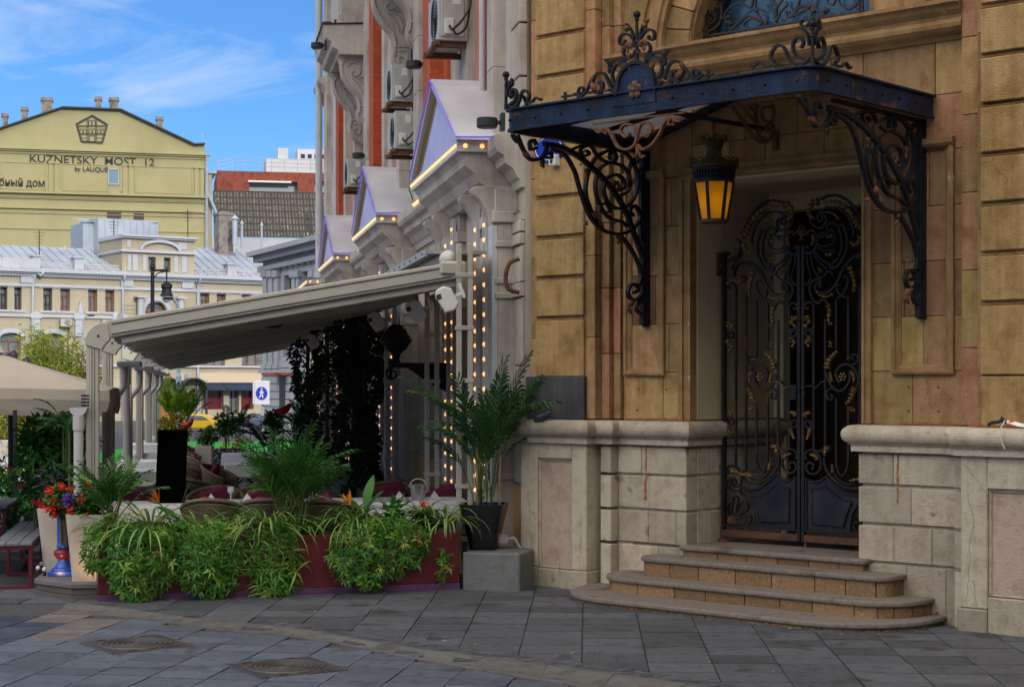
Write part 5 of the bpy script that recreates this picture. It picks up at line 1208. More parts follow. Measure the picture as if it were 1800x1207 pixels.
b.lathe([(.03, .0), (.055, .05), (.05, .10), (.045, .15), (.03, .19), (.04, .22)], (0, 0, 0), 10); b.v = [(x*(1+r3.uniform(-.25, .25)), y*(1+r3.uniform(-.25, .25)), z+r3.uniform(-.012, .012)) for x, y, z in b.v]; b.build('bag', mk('white_film', [(.5,.5,.5),(.65,.65,.66)], 8, .35), bg_)
sb = thing('socket_box', 'small grey electrical box beside the black pot at the wall foot', 'box'); sb.location = P(882, 948, 13.35); b = MB(); b.box(-.045, .045, -.03, .03, -.03, .04); b.build('casing', M['trim'], sb, bevel=.006); b = MB(); b.tube(cm([(.04, 0, 0), (.10, 0, .01), (.14, .02, -.06), (.2, .02, -.10)], 5), .012, 6); b.build('cable', M['trim'], sb)
# ---------------------------------------------------------------- wooden podium with lit pots and urn
p1, p2, p3 = G(62, 1046), G(125, 1055.5), G(176, 1055)
pod = thing('wooden_podium', 'low grey-brown boarded podium carrying the pale pots and blue urn', 'podium', (p2.x, p2.y, 0))
q = [(p-p2) for p in (p1, p2, p3)]; poly = [(q[0].x, q[0].y), (0, 0), (q[2].x, q[2].y), (q[2].x-.1, 1.1), (q[0].x-.1, 1.1)]
b = MB()
for z0, z1, g_ in ((0, .04, .006), (.043, .085, .006)): b.prism([(x*.985, y+g_) for x, y in poly], z0, z1, 'z')
b.build('side_boards', mk('brown_board', [(.085,.062,.052),(.125,.095,.08)], 3, .6, .2, 40, stretch=(1, 1, 6)), pod, bevel=.003)
b = MB(); b.prism([(x*1.02, y-.006) for x, y in poly], .088, .128, 'z'); b.build('top_board', mk('grey_board', [(.11,.10,.10),(.16,.145,.14)], 3, .6, .2, 40), pod, bevel=.006)
M['litpot'] = mk('milky_plastic', [(.43,.39,.33),(.49,.445,.38)], 2, .45)
def lit_pot(u, v, lab, rz):
    Y = (EYE-.128)*F/(v-CYP); c = P(u, v, Y); return pot('glowing_planter', lab, 'planter', (c.x, c.y+.1, .128), rz, .118, .158, .50, M['litpot'], 'pale tapered planters on the podium')
pA = lit_pot(152, 1021, 'pale tapered planter at the podium front, warm light near its foot', R(4)); pB = lit_pot(103, 1005, 'pale tapered planter behind the blue urn', R(-6))
for (u, v) in ((150, 1018),):
    ld = bpy.data.lights.new('uplight', 'SPOT'); lo = bpy.data.objects.new('uplight', ld); sc.collection.objects.link(lo); g_ = P(u, v, 12.38); lo.location = (g_.x+.02, g_.y-.07, .15); ld.energy = 1.6; ld.color = (1, .5, .2); ld.spot_size = R(110); ld.spot_blend = 1; ld.shadow_soft_size = .02; lo.rotation_euler = (R(130), 0, 0)
ld = bpy.data.lights.new('uplight', 'SPOT'); lo = bpy.data.objects.new('uplight', ld); sc.collection.objects.link(lo); g_ = P(92, 1006, 12.75); lo.location = (g_.x, g_.y, .15); ld.energy = 1.8; ld.color = (1, .5, .2); ld.spot_size = R(110); ld.spot_blend = 1; ld.shadow_soft_size = .02; lo.rotation_euler = (R(130), 0, R(-20))
uc = P(107, 1012, (EYE-.128)*F/(1012-CYP)); ur = thing('blue_urn', 'cobalt blue fluted urn with burgundy bulb ring standing between the pale planters', 'urn', (uc.x, uc.y+.07, .128)); ur.scale = (1.3, 1.3, 1.02)
b = MB(); b.box(-.075, .075, -.075, .075, 0, .035); b.lathe([(.07, .035), (.068, .05), (.05, .065), (.036, .09), (.030, .115), (.034, .12)], (0, 0, 0), 20); b.lathe([(.034, .20), (.040, .225), (.036, .24), (.036, .42), (.045, .50), (.07, .54), (.085, .55), (.085, .57), (.07, .57)], (0, 0, 0), 20); b.build('body', mk('cobalt_glaze', [(.012,.05,.32),(.02,.085,.45)], 8, .35, spec=.5), ur, bevel=.003)
b = MB(); b.lathe([(.032, .12), (.045, .135), (.056, .16), (.054, .185), (.036, .20)], (0, 0, 0), 20); b.build('bulb_ring', mk('burgundy_glaze', [(.13,.012,.03)], rough=.3), ur, smooth=True)
for i, (u, v, lab) in enumerate(((67, 1003, 'white globe lamp in black socket at the podium rim'), (78, 1006, 'white globe lamp in black socket, frontmost on the podium'), (73, 996, 'white globe lamp half hidden behind the other two'))):
    c = P(u, v, 13.0-.1*i if i < 2 else 13.3); r = thing('globe_lamp', lab, 'lamp', (c.x, c.y, .128), 0, 'white globe lamps on the podium'); b = MB(); b.lathe([(.014, 0), (.014, .03), (.010, .035)], (0, 0, 0), 10); b.build('socket', M['charcoal'], r); b = MB(); b.ball((0, 0, .05), .018, 12, 8); b.build('globe', M['speaker'], r, smooth=True)
# PVC gutter column
gc = P(138, 890, 12.75); gp_ = thing('gutter_column', 'white plastic downpipe column with half-round gutter end on top', 'drainpipe', (gc.x, gc.y, 0))
b = MB(); b.tube([(0, 0, 0), (0, 0, 1.36)], .036, 14); b.tube([(0, 0, 1.25), (0, 0, 1.36)], .043, 14); b.build('pipe', M['pvc'], gp_)
b = MB(); b.prism([(.066*math.cos(R(a)), 1.42+.062*math.sin(R(a))) for a in range(180, 361, 15)], -.02, .02); b.prism([(.058*math.cos(R(a)), 1.42+.052*math.sin(R(a))) for a in range(180, 361, 15)], .02, .35); b.build('gutter_end', M['pvc'], gp_)
b = MB()
for k_ in range(4): b.box(.02, .07, .0, .05, 1.43+k_*.025, 1.445+k_*.025)
b.build('bracket', M['charcoal'], gp_)
# ---------------------------------------------------------------- burgundy bench and table
M['slat'] = mk('weathered_grey_slat', [(.11,.115,.135),(.18,.185,.205)], 4, .55, .2, 60, stretch=(6, 1, 1), island=.15)
bc = G(57, 953, .37); bn_ = thing('slatted_bench', 'burgundy steel bench with grey slatted seat beside the podium', 'bench', (bc.x, bc.y, 0), LB.rot-R(90))
b = MB()
for j, (y0, y1) in enumerate(((0, .98), (1.0, 2.1))):
    for k_ in range(3): b.box(-.30+k_*.10, -.205+k_*.10, y0, y1, .345, .37)
b.build('seat', M['slat'], bn_, bevel=.003)
b = MB()
for y in (.012, .98, 2.08):
    b.box(-.30, -.27, y, y+.03, 0, .345); b.box(-.03, 0, y, y+.03, 0, .345); b.box(-.27, -.03, y, y+.03, .315, .345); b.box(-.27, -.03, y, y+.03, .01, .035)
b.box(-.30, -.275, .04, 2.08, .315, .345); b.box(-.025, 0, .04, 2.08, .315, .345)
b.build('frame', M['burg'], bn_, bevel=.003)
tcn = G(13, 889, .52); tb = thing('slatted_table', 'burgundy steel table with grey slatted top above the matching bench', 'table', (tcn.x, tcn.y, 0), LB.rot-R(90))
b = MB()
for k_ in range(5): b.box(-.62+k_*.124, -.502+k_*.124, 0, 1.15, .495, .52)
b.build('tabletop', M['slat'], tb, bevel=.003)
b = MB()
for y in (.06, 1.05):
    b.beam((-.10, y, 0), (-.02, y, .49), .03, .04, (0, 1, 0)); b.beam((-.52, y, 0), (-.60, y, .49), .03, .04, (0, 1, 0)); b.beam((-.58, y, .48), (-.04, y, .48), .03, .03); b.beam((-.3, y, .46), (-.1, y, .05), .025, .025, (0, 1, 0))
b.build('frame', M['burg'], tb)
# ---------------------------------------------------------------- parasols
M['canvas'] = mk('beige_parasol_canvas', [(.40,.345,.285),(.46,.40,.335)], 2, .85, .05, 200, trans=.12)
def parasol():
    r = thing('parasol', None, None); h = 1.06; zr, za_ = 1.55, 1.90; b = MB(); n = 8
    vs_ = [(0, 0, za_)]; fs = []
    per = []
    for k_, (ax, ay, bx, by) in enumerate(((-1,-1,1,-1),(1,-1,1,1),(1,1,-1,1),(-1,1,-1,-1))):
        for i in range(n): t = i/n; per.append((h*(ax+(bx-ax)*t), h*(ay+(by-ay)*t), math.sin(t*math.pi)))
    m_ = len(per)
    for s in (.25, .5, .75, 1.0):
        for x, y, sg_ in per: vs_.append((x*s, y*s, za_+(zr-za_)*(s**.92)-.045*s*sg_*0+.02*s*sg_))
    for i in range(m_): fs.append((0, 1+i, 1+(i+1) % m_))
    for j in range(3):
        for i in range(m_): fs.append((1+j*m_+i, 1+(j+1)*m_+i, 1+(j+1)*m_+(i+1) % m_, 1+j*m_+(i+1) % m_))
    b.add(vs_, fs); b.build('canopy', M['canvas'], r)
    b = MB(); vs_ = []
    for z, o in ((0, 1.002), (-.085, 1.006), (-.17, .985)):
        for i, (x, y, sg_) in enumerate(per): vs_.append((x*o, y*o, zr+.02*sg_+z+(.012*math.sin(i*2.3) if z < -.15 else 0)))
    b.add(vs_, [(j*m_+i, j*m_+(i+1) % m_, (j+1)*m_+(i+1) % m_, (j+1)*m_+i) for j in range(2) for i in range(m_)]); b.build('valance', M['canvas'], r)
    b = MB(); loft(b, [(rsq(.16, .03), za_-.03), (rsq(.12, .03), za_+.02), (rsq(.03, .01), za_+.06)]); b.build('cap', M['canvas'], r)
    b = MB(); b.tube([(0, 0, 0), (0, 0, za_)], .035, 10); b.box(-.3, .3, -.3, .3, 0, .06); b.build('pole', M['charcoal'], r)
    b = MB(); 
    for sx, sy in ((1,1),(1,-1),(-1,1),(-1,-1)): b.beam((0, 0, za_-.06), (sx*h*.98, sy*h*.98, zr-.02), .022, .03)
    b.build('rib', M['charcoal'], r); return r
u0 = parasol()
for i, (x, y, dz, lab) in enumerate(((-4.5, 14.42, 0, 'large beige square parasol with deep hanging valance'), (-5.22, 17.5, -.10, 'second beige parasol, its top just showing behind the first'))):
    o = u0 if i == 0 else copy_tree(u0); o.location = (x, y, dz); o.rotation_euler = (0, 0, LB.rot-R(90)); tag(o, lab, 'parasol', 'beige parasols beside the terrace')
for i, (u, v, Y, lab) in enumerate(((20, 627, 16.2, 'black steel cantilever arm with two bolts above the beige parasol, the upper one'), (43, 638, 16.8, 'black steel cantilever arm with two bolts above the beige parasol, the lower one'))):
    c = P(u, v, Y); r = thing('cantilever_arm', lab, 'arm', c, R(0), 'black cantilever arms above the parasols'); b = MB(); b.beam((-.075, 0, -.02), (.045, 0, .04), .03, .055); b.box(.02, .05, -.02, .02, -1.6, .04); b.build('beam', M['charcoal'], r); b = MB()
    for q_ in ((-.045, 0), (.02, .03)): b.ball((q_[0], -.018, q_[1]), .006, 6, 4)
    b.build('bolt', M['speaker'], r)
# ---------------------------------------------------------------- wicker chairs, tables, menu board
def weave(name, c1, c2, sx=34):
    m = bpy.data.materials.new(name); m.use_nodes = True; t = m.node_tree; bs = t.nodes['Principled BSDF']; bs.inputs['Roughness'].default_value = .6
    tc = N(t, 'ShaderNodeTexCoord'); ck = N(t, 'ShaderNodeTexBrick'); ck.inputs['Scale'].default_value = 1; ck.inputs['Brick Width'].default_value = .035; ck.inputs['Row Height'].default_value = .016; ck.inputs['Mortar Size'].default_value = .003; ck.inputs['Mortar Smooth'].default_value = .6
    ck.inputs['Color1'].default_value = (*c1, 1); ck.inputs['Color2'].default_value = (*c2, 1); ck.inputs['Mortar'].default_value = (.012, .008, .005, 1)
    sp = N(t, 'ShaderNodeSeparateXYZ'); cb_ = N(t, 'ShaderNodeCombineXYZ'); t.links.new(tc.outputs['Object'], sp.inputs[0]); t.links.new(sp.outputs[0], cb_.inputs[0]); t.links.new(sp.outputs[2], cb_.inputs[1]); t.links.new(cb_.outputs[0], ck.inputs['Vector'])
    t.links.new(ck.outputs[0], bs.inputs['Base Color']); bp = N(t, 'ShaderNodeBump'); bp.inputs['Strength'].default_value = .8; bp.inputs['Distance'].default_value = .008; bp.invert = True; t.links.new(ck.outputs['Fac'], bp.inputs['Height']); t.links.new(bp.outputs[0], bs.inputs['Normal']); return m
M['wicker'] = weave('brown_wicker', (.15, .11, .07), (.10, .07, .045)); M['wickerrim'] = mk('wicker_rim', [(.12,.085,.05),(.19,.14,.09)], 40, .6, .4, 120)
M['cushion'] = mk('burgundy_cushion', [(.13,.012,.05),(.18,.02,.07)], 5, .85, .1, 60)
M['cloth'] = mk('white_tablecloth', [(.62,.62,.64),(.70,.70,.72)], 3, .8, .1, 20)
def chair():
    r = thing('wicker_chair', None, None)
    W, D = .235, .215; H0, H1 = .30, .585
    b = MB(); na, nh = 20, 6; vs_ = []; rim = []
    for j in range(nh+1):
        for i in range(na+1):
            a = R(-118+236*i/na); top = .41+(H1-.41)*max(0, math.cos(a*.72))**1.1; z = .17+(top-.17)*j/nh; fl = 1+.10*(z-.17)/.4
            p = (W*math.sin(a)*fl, -D*math.cos(a)*fl, z); vs_.append(p)
            if j == nh: rim.append(p)
    b.add(vs_, [(j*(na+1)+i, j*(na+1)+i+1, (j+1)*(na+1)+i+1, (j+1)*(na+1)+i) for j in range(nh) for i in range(na)])
    o = b.build('backrest', M['wicker'], r, smooth=True); s_ = o.modifiers.new('thick', 'SOLIDIFY'); s_.thickness = .014
    b = MB(); b.tube(rim, .018, 7); b.tube([(p[0]*.97, p[1]*.97, p[2]-.035) for p in rim], .010, 6); b.build('rim', M['wickerrim'], r, smooth=True)
    b = MB(); b.lathe([(.19, .20), (.215, .22), (.215, .29), (.19, .30)], (0, 0, 0), 18); b.build('seat', M['wicker'], r)
    b = MB(); b.lathe([(.16, .30), (.185, .315), (.18, .335), (.05, .345)], (0, 0, 0), 16); b.build('seat_cushion', M['cushion'], r, smooth=True)
    for sx, sy in ((1,1),(1,-1),(-1,1),(-1,-1)): b = MB(); b.beam((sx*.13, sy*.13, .2), (sx*.16, sy*.16, 0), .025, .025, (0, 1, 0)); b.build('leg', M['wickerrim'], r)
    b = MB(); loft(b, [(rsq(.12, .04), -.03), (rsq(.145, .05), 0), (rsq(.12, .04), .03)]); c_ = b.build('back_cushion', M['cushion'], r, smooth=True); c_.location = (.0, -.12, .44); c_.rotation_euler = (R(72), R(20), 0); return r
ch0 = chair(); CH = [(376,13.5,0,'back to the planter, first from the pergola post'),(470,13.5,4,'back to the planter, second from the pergola post'),(582,13.35,-8,'back to the planter beside the broad palm'),(287,15.4,18,'oval back beside the black menu board'),(344,16.4,-24,'turned aside just past the menu board'),(376,14.75,176,'far side of the first long table, facing the planter'),(458,14.75,184,'far side of the first long table, beside the aisle'),(592,14.3,-75,'turned sideways behind the broad palm'),(687,15.5,182,'far side of the table before the white facade'),(777,15.0,172,'last one at the corner by the tall palm'),(222,14.6,150,'behind the small palm at the pergola post'),
      (318,18.0,-80,'at the aisle, first of the row behind the menu board'),(338,20.2,-70,'at the aisle, second of the row behind the menu board'),(352,22.0,-75,'with bright cushion at the aisle, third of the row'),(340,24.5,-80,'at the aisle, fourth of the row'),(330,27.5,-80,'at the aisle, fifth of the row'),(392,19.0,-100,'in the middle of the aisle with large burgundy cushion'),(470,19.5,95,'dark, across the aisle beside the far white tables'),(455,22.5,85,'dark, across the aisle, farther back')]
for i, (u, Y, a, lab) in enumerate(CH):
    o = ch0 if i == 0 else copy_tree(ch0); c = P(u, 800, Y); o.location = (c.x, Y, DZ); o.rotation_euler = (0, 0, R(a)); tag(o, 'brown wicker armchair, '+lab, 'chair', 'wicker chairs on the terrace')
def dtable(w_, d_):
    r = thing('dining_table', None, None); b = MB(); loft(b, [([(p[0]*w_+q[0], p[1]*d_+q[1]) for p, q in zip(rsq(1, .06), [(U(-.012, .012), U(-.012, .012)) for _ in range(20)])], .36), ([(p[0]*w_*1.0, p[1]*d_*1.0) for p in rsq(1, .05)], .50), ([(p[0]*w_*.99, p[1]*d_*.99) for p in rsq(1, .05)], .512)]); b.build('tablecloth', M['cloth'], r)
    for a_, c_ in (((-.7, -.6), (.7, .6)), ((.7, -.6), (-.7, .6)), ((-.7, .6), (.7, -.6)), ((.7, .6), (-.7, -.6))): b = MB(); b.beam((w_*a_[0], d_*a_[1], 0), (w_*c_[0], d_*c_[1], .45), .02, .02); b.build('leg', M['charcoal'], r)
    b = MB(); 
    for s in (-.4, .35): b.prism([(s*w_-.05, 0), (s*w_+.05, 0), (s*w_, .07)], -.03, .03)
    [setattr(nk, 'location', (0, 0, .514)) for nk in b.build_each('napkin', M['cloth'], r)]
    b = MB(); b.lathe([(.03, 0), (.005, .006), (.005, .05), (.03, .08), (.026, .12)], (0, d_*.3, .514), 10); b.build('wine_glass', mk('clear_glass', [(.55,.57,.58)], rough=.05, spec=.9) if 'clear_glass' not in bpy.data.materials else bpy.data.materials['clear_glass'], r)
    b = MB(); b.box(-w_*.9, w_*.9, -d_*.9, d_*.9, .44, .50); b.build('tabletop', M['charcoal'], r); return r
t0 = dtable(.40, .33)
for i, (u, Y, a, lab) in enumerate(((405,14.1,8,'long row behind the planter, beside the oval-backed chair'),(505,14.1,8,'front row behind the planter, middle table'),(640,14.3,8,'front row behind the bird-of-paradise leaves'),(735,14.4,8,'front row at the corner by the tall palm'),(238,15.2,8,'beside the downpipe and oval-backed chair'),(262,17.3,8,'first of the row behind the menu board'),(262,19.4,8,'second of the row behind the menu board'),(264,21.8,8,'third of the row behind the menu board'),(266,24.6,8,'fourth of the row behind the menu board'),(270,28,8,'fifth of the row behind the menu board'),(452,21.0,8,'across the aisle beside the speckled planter'),(440,24.0,8,'across the aisle, farther back'),(240,13.9,8,'next to the small palm at the pergola post'))):
    o = t0 if i == 0 else copy_tree(t0); c = P(u, 800, Y); o.location = (c.x, Y, DZ); o.rotation_euler = (0, 0, R(a)); tag(o, 'dining table under white cloth, '+lab, 'table', 'white clothed tables on the terrace')
    if i not in (0, 3, 4, 9):
        for ch in kids(o):
            if ch.name.startswith(('napkin', 'wine') if i != 1 else 'napkin'): bpy.data.objects.remove(ch)
bk = thing('ice_bucket', 'small steel ice bucket on the corner table before the banquette', 'bucket'); c = P(735, 860, 14.3); bk.location = (c.x, 14.3, DZ+.515); b = MB(); b.lathe([(.055, 0), (.07, .13), (.074, .135), (.066, .135)], (0, 0, 0), 16); b.build('bucket', mk('brushed_steel', [(.5,.5,.52)], rough=.3, metal=.9), bk); b = MB(); b.tube([(.074*math.cos(R(a)), .0, .11+.07*math.sin(R(a))) for a in range(0, 181, 20)], .005, 5); b.build('handle', M['trim'], bk)
c = P(297, 880, 13.9); mbd = thing('menu_board', 'tall blank black menu board leaning back on the terrace', 'menu board', (c.x, 13.9, DZ), R(6)); b = MB(); b.add([(-.135, 0, .03), (.11, 0, .03), (.145, .10, .62+.5), (-.10, .10, .62+.5), (-.135, .02, .03), (.11, .02, .03), (.145, .12, 1.12), (-.10, .12, 1.12)], [(0,1,2,3),(7,6,5,4),(0,4,5,1),(1,5,6,2),(2,6,7,3),(3,7,4,0)]); b.build('panel', mk('matt_black_board', [(.0015,.0015,.0015)], rough=1, spec=.0), mbd); b = MB(); b.beam((0, .3, 0), (.02, .16, .9), .03, .02, (1, 0, 0)); b.build('prop', M['charcoal'], mbd)
# ================================================================ far side of the street
M['myel'] = mk('cream_yellow_stucco', [(.33,.285,.20),(.39,.34,.25)], .35, .85, .05, 8, streak=.10)
M['mwhite'] = mk('bluish_white_stucco', [(.36,.375,.42),(.43,.445,.49)], .4, .85, .05, 8, streak=.10)
M['kyel'] = mk('yellow_gable_wall', [(.275,.25,.125),(.325,.297,.155),(.295,.27,.138)], .12, .85, .05, 6, streak=.10)
M['zinc'] = mk('standing_seam_zinc', [(.24,.28,.345),(.36,.40,.465)], .3, .42, spec=.5)
M['wood'] = mk('orange_brown_window_frame', [(.22,.075,.03)], rough=.5); M['dkframe'] = mk('dark_window_frame', [(.035,.02,.022)], rough=.5)
M['pane'] = mk('far_window_pane', [(.06,.065,.07),(.16,.17,.17),(.04,.04,.045)], .7, .12, spec=.8)
M['chimney'] = mk('sooty_chimney', [(.10,.085,.08),(.23,.20,.185),(.06,.05,.05)], .9, .9)
M['navy'] = mk('navy_awning', [(.006,.015,.04),(.010,.024,.055)], .6, .7)
MF = Frame(-900/F*125, 125, .828, .561); BASE = -1.3
mz = lambda v: MF.Z(94, v, 0)
mxn = lambda u: MF.X(u, 0)
mn = frame_thing('cream_mansion', 'cream and white three-storey mansion with arched portal, attic block and pale metal roof', 'building', MF)
X0, X1 = mxn(-60), mxn(478); ZC0 = mz(475)
def hole_wall(mb, x0, x1, z0, z1, holes, y0, y1):
    """front wall split round rectangular openings"""
    xs = sorted({x0, x1, *[h[0] for h in holes], *[h[1] for h in holes]})
    for a, c in zip(xs, xs[1:]):
        if c-a < 1e-4: continue
        hs = sorted([(h[2], h[3]) for h in holes if h[0] <= a+1e-4 and h[1] >= c-1e-4]); z = z0
        for h0, h1 in hs:
            if h0 > z: mb.box(a, c, y0, y1, z, h0)
            z = h1
        if z1 > z: mb.box(a, c, y0, y1, z, z1)
H2 = [(0,13),(25,38),(76,92),(106,123),(155,171),(185,201),(352,368),(381,397),(425,441),(454,470)]
HW = [(mxn(a), mxn(c), mz(546), mz(507)) for a, c in H2]
CA, CB, CZ0, CZ1 = mxn(255), mxn(293), mz(566), mz(526)
AW = [(mxn(a), mxn(c)) for a, c in ((0,37),(76,113),(153,191),(218,250),(290,330),(352,396),(425,468))]
ZA0, ZA1, ZS0 = mz(641), mz(582), mz(735)
SH = [(mxn(282), mxn(302), BASE, mz(676)), (mxn(357), mxn(393), mz(722), mz(684)), (mxn(403), mxn(420), mz(731), mz(684)), (mxn(424), mxn(446), mz(722), mz(684))]
b = MB(); hole_wall(b, X0, X1, BASE, ZC0, HW+[(CA, CB, CZ0, CZ1)]+[(a, c, ZA0, ZA1) for a, c in AW]+SH, 0, .5)
b.box(X0, X1, 1.1, 12, BASE, ZC0)
b.build('wall', M['myel'], mn)
b = MB()
for h in HW: b.box(h[0]-.1, h[1]+.1, .5, .6, h[2], h[3])
for a, c in AW: b.box(a-.1, c+.1, .5, .6, ZA0, ZA1)
b.box(CA, CB, .5, .6, CZ0, CZ1)
b.build_each('window_pane', M['pane'], mn)
def wframe(x0, x1, z0, z1, mat, nx=2, bar=True, t=.085):
    b = MB(); b.box(x0, x0+t, .38, .5, z0, z1); b.box(x1-t, x1, .38, .5, z0, z1); b.box(x0, x1, .38, .5, z1-t, z1); b.box(x0, x1, .38, .5, z0, z0+t)
    for i in range(1, nx): xm = x0+(x1-x0)*i/nx; b.box(xm-t/2, xm+t/2, .39, .5, z0, z1 if not bar else z0+(z1-z0)*.70)
    if bar: b.box(x0, x1, .385, .5, z0+(z1-z0)*.68, z0+(z1-z0)*.68+t)
    return b.build('window_frame', mat, mn)
for i, h in enumerate(HW): wframe(*h, M['dkframe'] if i in (0, 1, 2) else M['wood'])
for i, (a, c) in enumerate(AW): wframe(a, c, ZA0, ZA1, M['wood'], 3 if i > 2 else 2)
b = MB()     # white trim
for z0, z1, o in ((mz(480), mz(474), .55), (mz(483), mz(480), .35), (mz(487), mz(483), .18), (mz(505), mz(500), .14), (mz(558), mz(553.5), .16), (mz(644), mz(640.5), .22)):
    b.box(X0, X1, -o, 0, z0, z1)
for h in HW: b.box(h[0]-.28, h[1]+.28, -.10, 0, h[2]-.16, h[2]); b.box(h[0]-.3, h[0]-.02, -.07, 0, h[3], h[3]+.16); b.box(h[1]+.02, h[1]+.3, -.07, 0, h[3], h[3]+.16)
n = int((X1-X0)/.22)
for i in range(n): b.box(X0+i*.22, X0+i*.22+.12, -.26, -.18, mz(487), mz(484))
for u in (62, 138, 205, 213, 345, 412): b.box(mxn(u)-.30, mxn(u)+.30, -.16, 0, mz(590), mz(549)); b.box(mxn(u)-.42, mxn(u)+.42, -.24, 0, mz(560), mz(551))
for u in (140, 142): b.prism([(mxn(140)-.22, mz(549)), (mxn(140)+.22, mz(549)), (mxn(140), mz(526))], -.2, 0) if u == 140 else None
for a, c in AW:      # arch heads over the first-floor windows
    cx = (a+c)/2; w2_ = (c-a)/2
    for i in range(14):
        a0, a1 = math.pi*i/14, math.pi*(i+1)/14
        b.prism([(cx+(w2_+o)*math.cos(t), ZA1-.5+(w2_*.42+o)*math.sin(t)) for o, t in ((.0, a0), (.0, a1), (.32, a1), (.32, a0))], -.14, 0)
for u in (243.5, 314): b.lathe([(.34, 0), (.34, .1), (.27, .2), (.24, mz(520)-mz(575)), (.30, mz(519)-mz(575)), (.30, mz(518)-mz(575))], (mxn(u), -.45, mz(575)), 14); b.box(mxn(u)-.42, mxn(u)+.42, -.85, 0, mz(519), mz(516)); b.box(mxn(u)-.42, mxn(u)+.42, -.85, 0, mz(579), mz(574))
for u in (222, 329, 47): b.box(mxn(u)-.5, mxn(u)+.5, -.20, 0, mz(499), mz(488))
cx, w2_ = (CA+CB)/2, (CB-CA)/2
for i in range(14):
    a0, a1 = math.pi*i/14, math.pi*(i+1)/14
    b.prism([(cx+(w2_*1.0+o)*math.cos(t), mz(545)+(w2_+o)*math.sin(t)) for o, t in ((.05, a0), (.05, a1), (.38, a1), (.38, a0))], -.12, 0)
b.box(CA-.4, CA-.05, -.12, 0, CZ0, mz(545)); b.box(CB+.05, CB+.4, -.12, 0, CZ0, mz(545))
b.build('white_trim', M['mwhite'], mn)
b = MB()
for i in range(14):
    a0, a1 = math.pi*i/14, math.pi*(i+1)/14
    c0 = lambda r, t: (cx+r*math.cos(t), mz(545)+r*math.sin(t))
    e = [(cx+w2_*1.06*max(-1, min(1, 1.5*math.cos(t))), mz(545)+w2_*1.3*min(1, 1.6*math.sin(t))) for t in (a0, a1)]
    b.prism([c0(w2_, a0), c0(w2_, a1), e[1], e[0]], -.01, .3)
b.build('arch_infill', M['myel'], mn)
wframe(CA, CB, CZ0, mz(533), M['wood'], 3, True, .12)
b = MB()
for k_ in range(7):
    z = mz(575)+k_*.30
    for u0, u1 in ((217, 236), (322, 345)): b.box(mxn(u0), mxn(u1), -.07, 0, z, z+.25)
b.build_each('rusticated_course', M['myel'], mn)
# attic, parapet, roof
AX0, AX1 = mxn(214), mxn(341)
b = MB(); hole_wall(b, AX0, AX1, ZC0, mz(412), [(mxn(260), mxn(273), mz(471), mz(444)), (mxn(287), mxn(299), mz(471), mz(444))], -.1, .4); b.box(AX0, AX1, .9, 5, ZC0, mz(412)); b.box(AX0, AX0+.4, .4, .9, ZC0, mz(412)); b.box(AX1-.4, AX1, .4, .9, ZC0, mz(412)); b.build('attic', M['myel'], mn)
b = MB()
for z0, z1, o in ((mz(409), mz(405.5), .4), (mz(412), mz(409), .25), (mz(437), mz(432), .25)): b.box(AX0-.15, AX1+.15, -.1-o, 5, z0, z1)
cx, w2_ = mxn(279.5), 1.5
for i in range(14):
    a0, a1 = math.pi*i/14, math.pi*(i+1)/14
    b.prism([(cx+(w2_+o)*math.cos(t), mz(432)+(.62+o)*math.sin(t)) for o, t in ((.0, a0), (.0, a1), (.22, a1), (.22, a0))], -.38, -.1)
for u0, u1 in ((232, 241), (318, 327), (223, 229), (250, 256), (305, 311)): b.box(mxn(u0), mxn(u1), -.16, -.1, mz(470), mz(441)); 
for u0, u1 in ((222, 229), (312, 327)): b.box(mxn(u0), mxn(u1), -.15, -.1, mz(428), mz(415))
b.build('attic_trim', M['mwhite'], mn)
b = MB(); b.box(mxn(259), mxn(300), .42, .5, mz(472), mz(443)); b.build('attic_pane', M['pane'], mn)
b = MB()
for u0, u1 in ((-40, 58), (58, 70), (131, 147), (400, 416), (462, 476)): b.box(mxn(u0), mxn(u1), -.05, .8, ZC0, mz(452 if u1-u0 < 30 else 456)); b.box(mxn(u0)-.1, mxn(u1)+.1, -.15, .9, mz(452), mz(449.5)) if u1-u0 < 30 else None
b.build_each('parapet', M['mwhite'], mn)
b = MB()
for u0, u1 in ((72, 130), (148, 212), (342, 400), (417, 461)):
    for z in (mz(468), mz(462)): b.beam((mxn(u0), .2, z), (mxn(u1), .2, z), .05, .05)
    n = int((u1-u0)/4)
    for i in range(n): x = mxn(u0+(u1-u0)*i/n); b.box(x-.025, x+.025, .17, .23, ZC0, mz(462))
b.build_each('roof_railing', M['pvc'], mn)
b = MB()
ZR = mz(440)
for x0, x1, zt in ((X0, AX0, ZR), (AX1, X1, mz(428))):
    b.add([(x0, -.5, ZC0+.02), (x1, -.5, ZC0+.02), (x1, 8, zt+.9), (x0, 8, zt+.9), (x0, 8, ZC0), (x1, 8, ZC0)], [(0,1,2,3), (3,2,5,4), (0,3,4), (1,5,2)])
    s = (zt+.9-ZC0)/8.5; x = x0+.3
    while x < x1: b.beam((x, -.45, ZC0+.06), (x+.9, 7.9, zt+.93), .05, .07); x += .75
b.build_each('roof', M['zinc'], mn)
b = MB(); sx0, sx1 = MF.X(172, 7), MF.X(278, 7)
b.box(sx0, sx1, 7, 11, mz(470), MF.Z(225, 386, 7)); b.box(MF.X(146, 8), sx0, 8, 11, mz(470), MF.Z(150, 392, 8)); x = sx0
while x < sx1: b.box(x, x+.04, 6.95, 7, mz(470), MF.Z(225, 387, 7)); x += .55
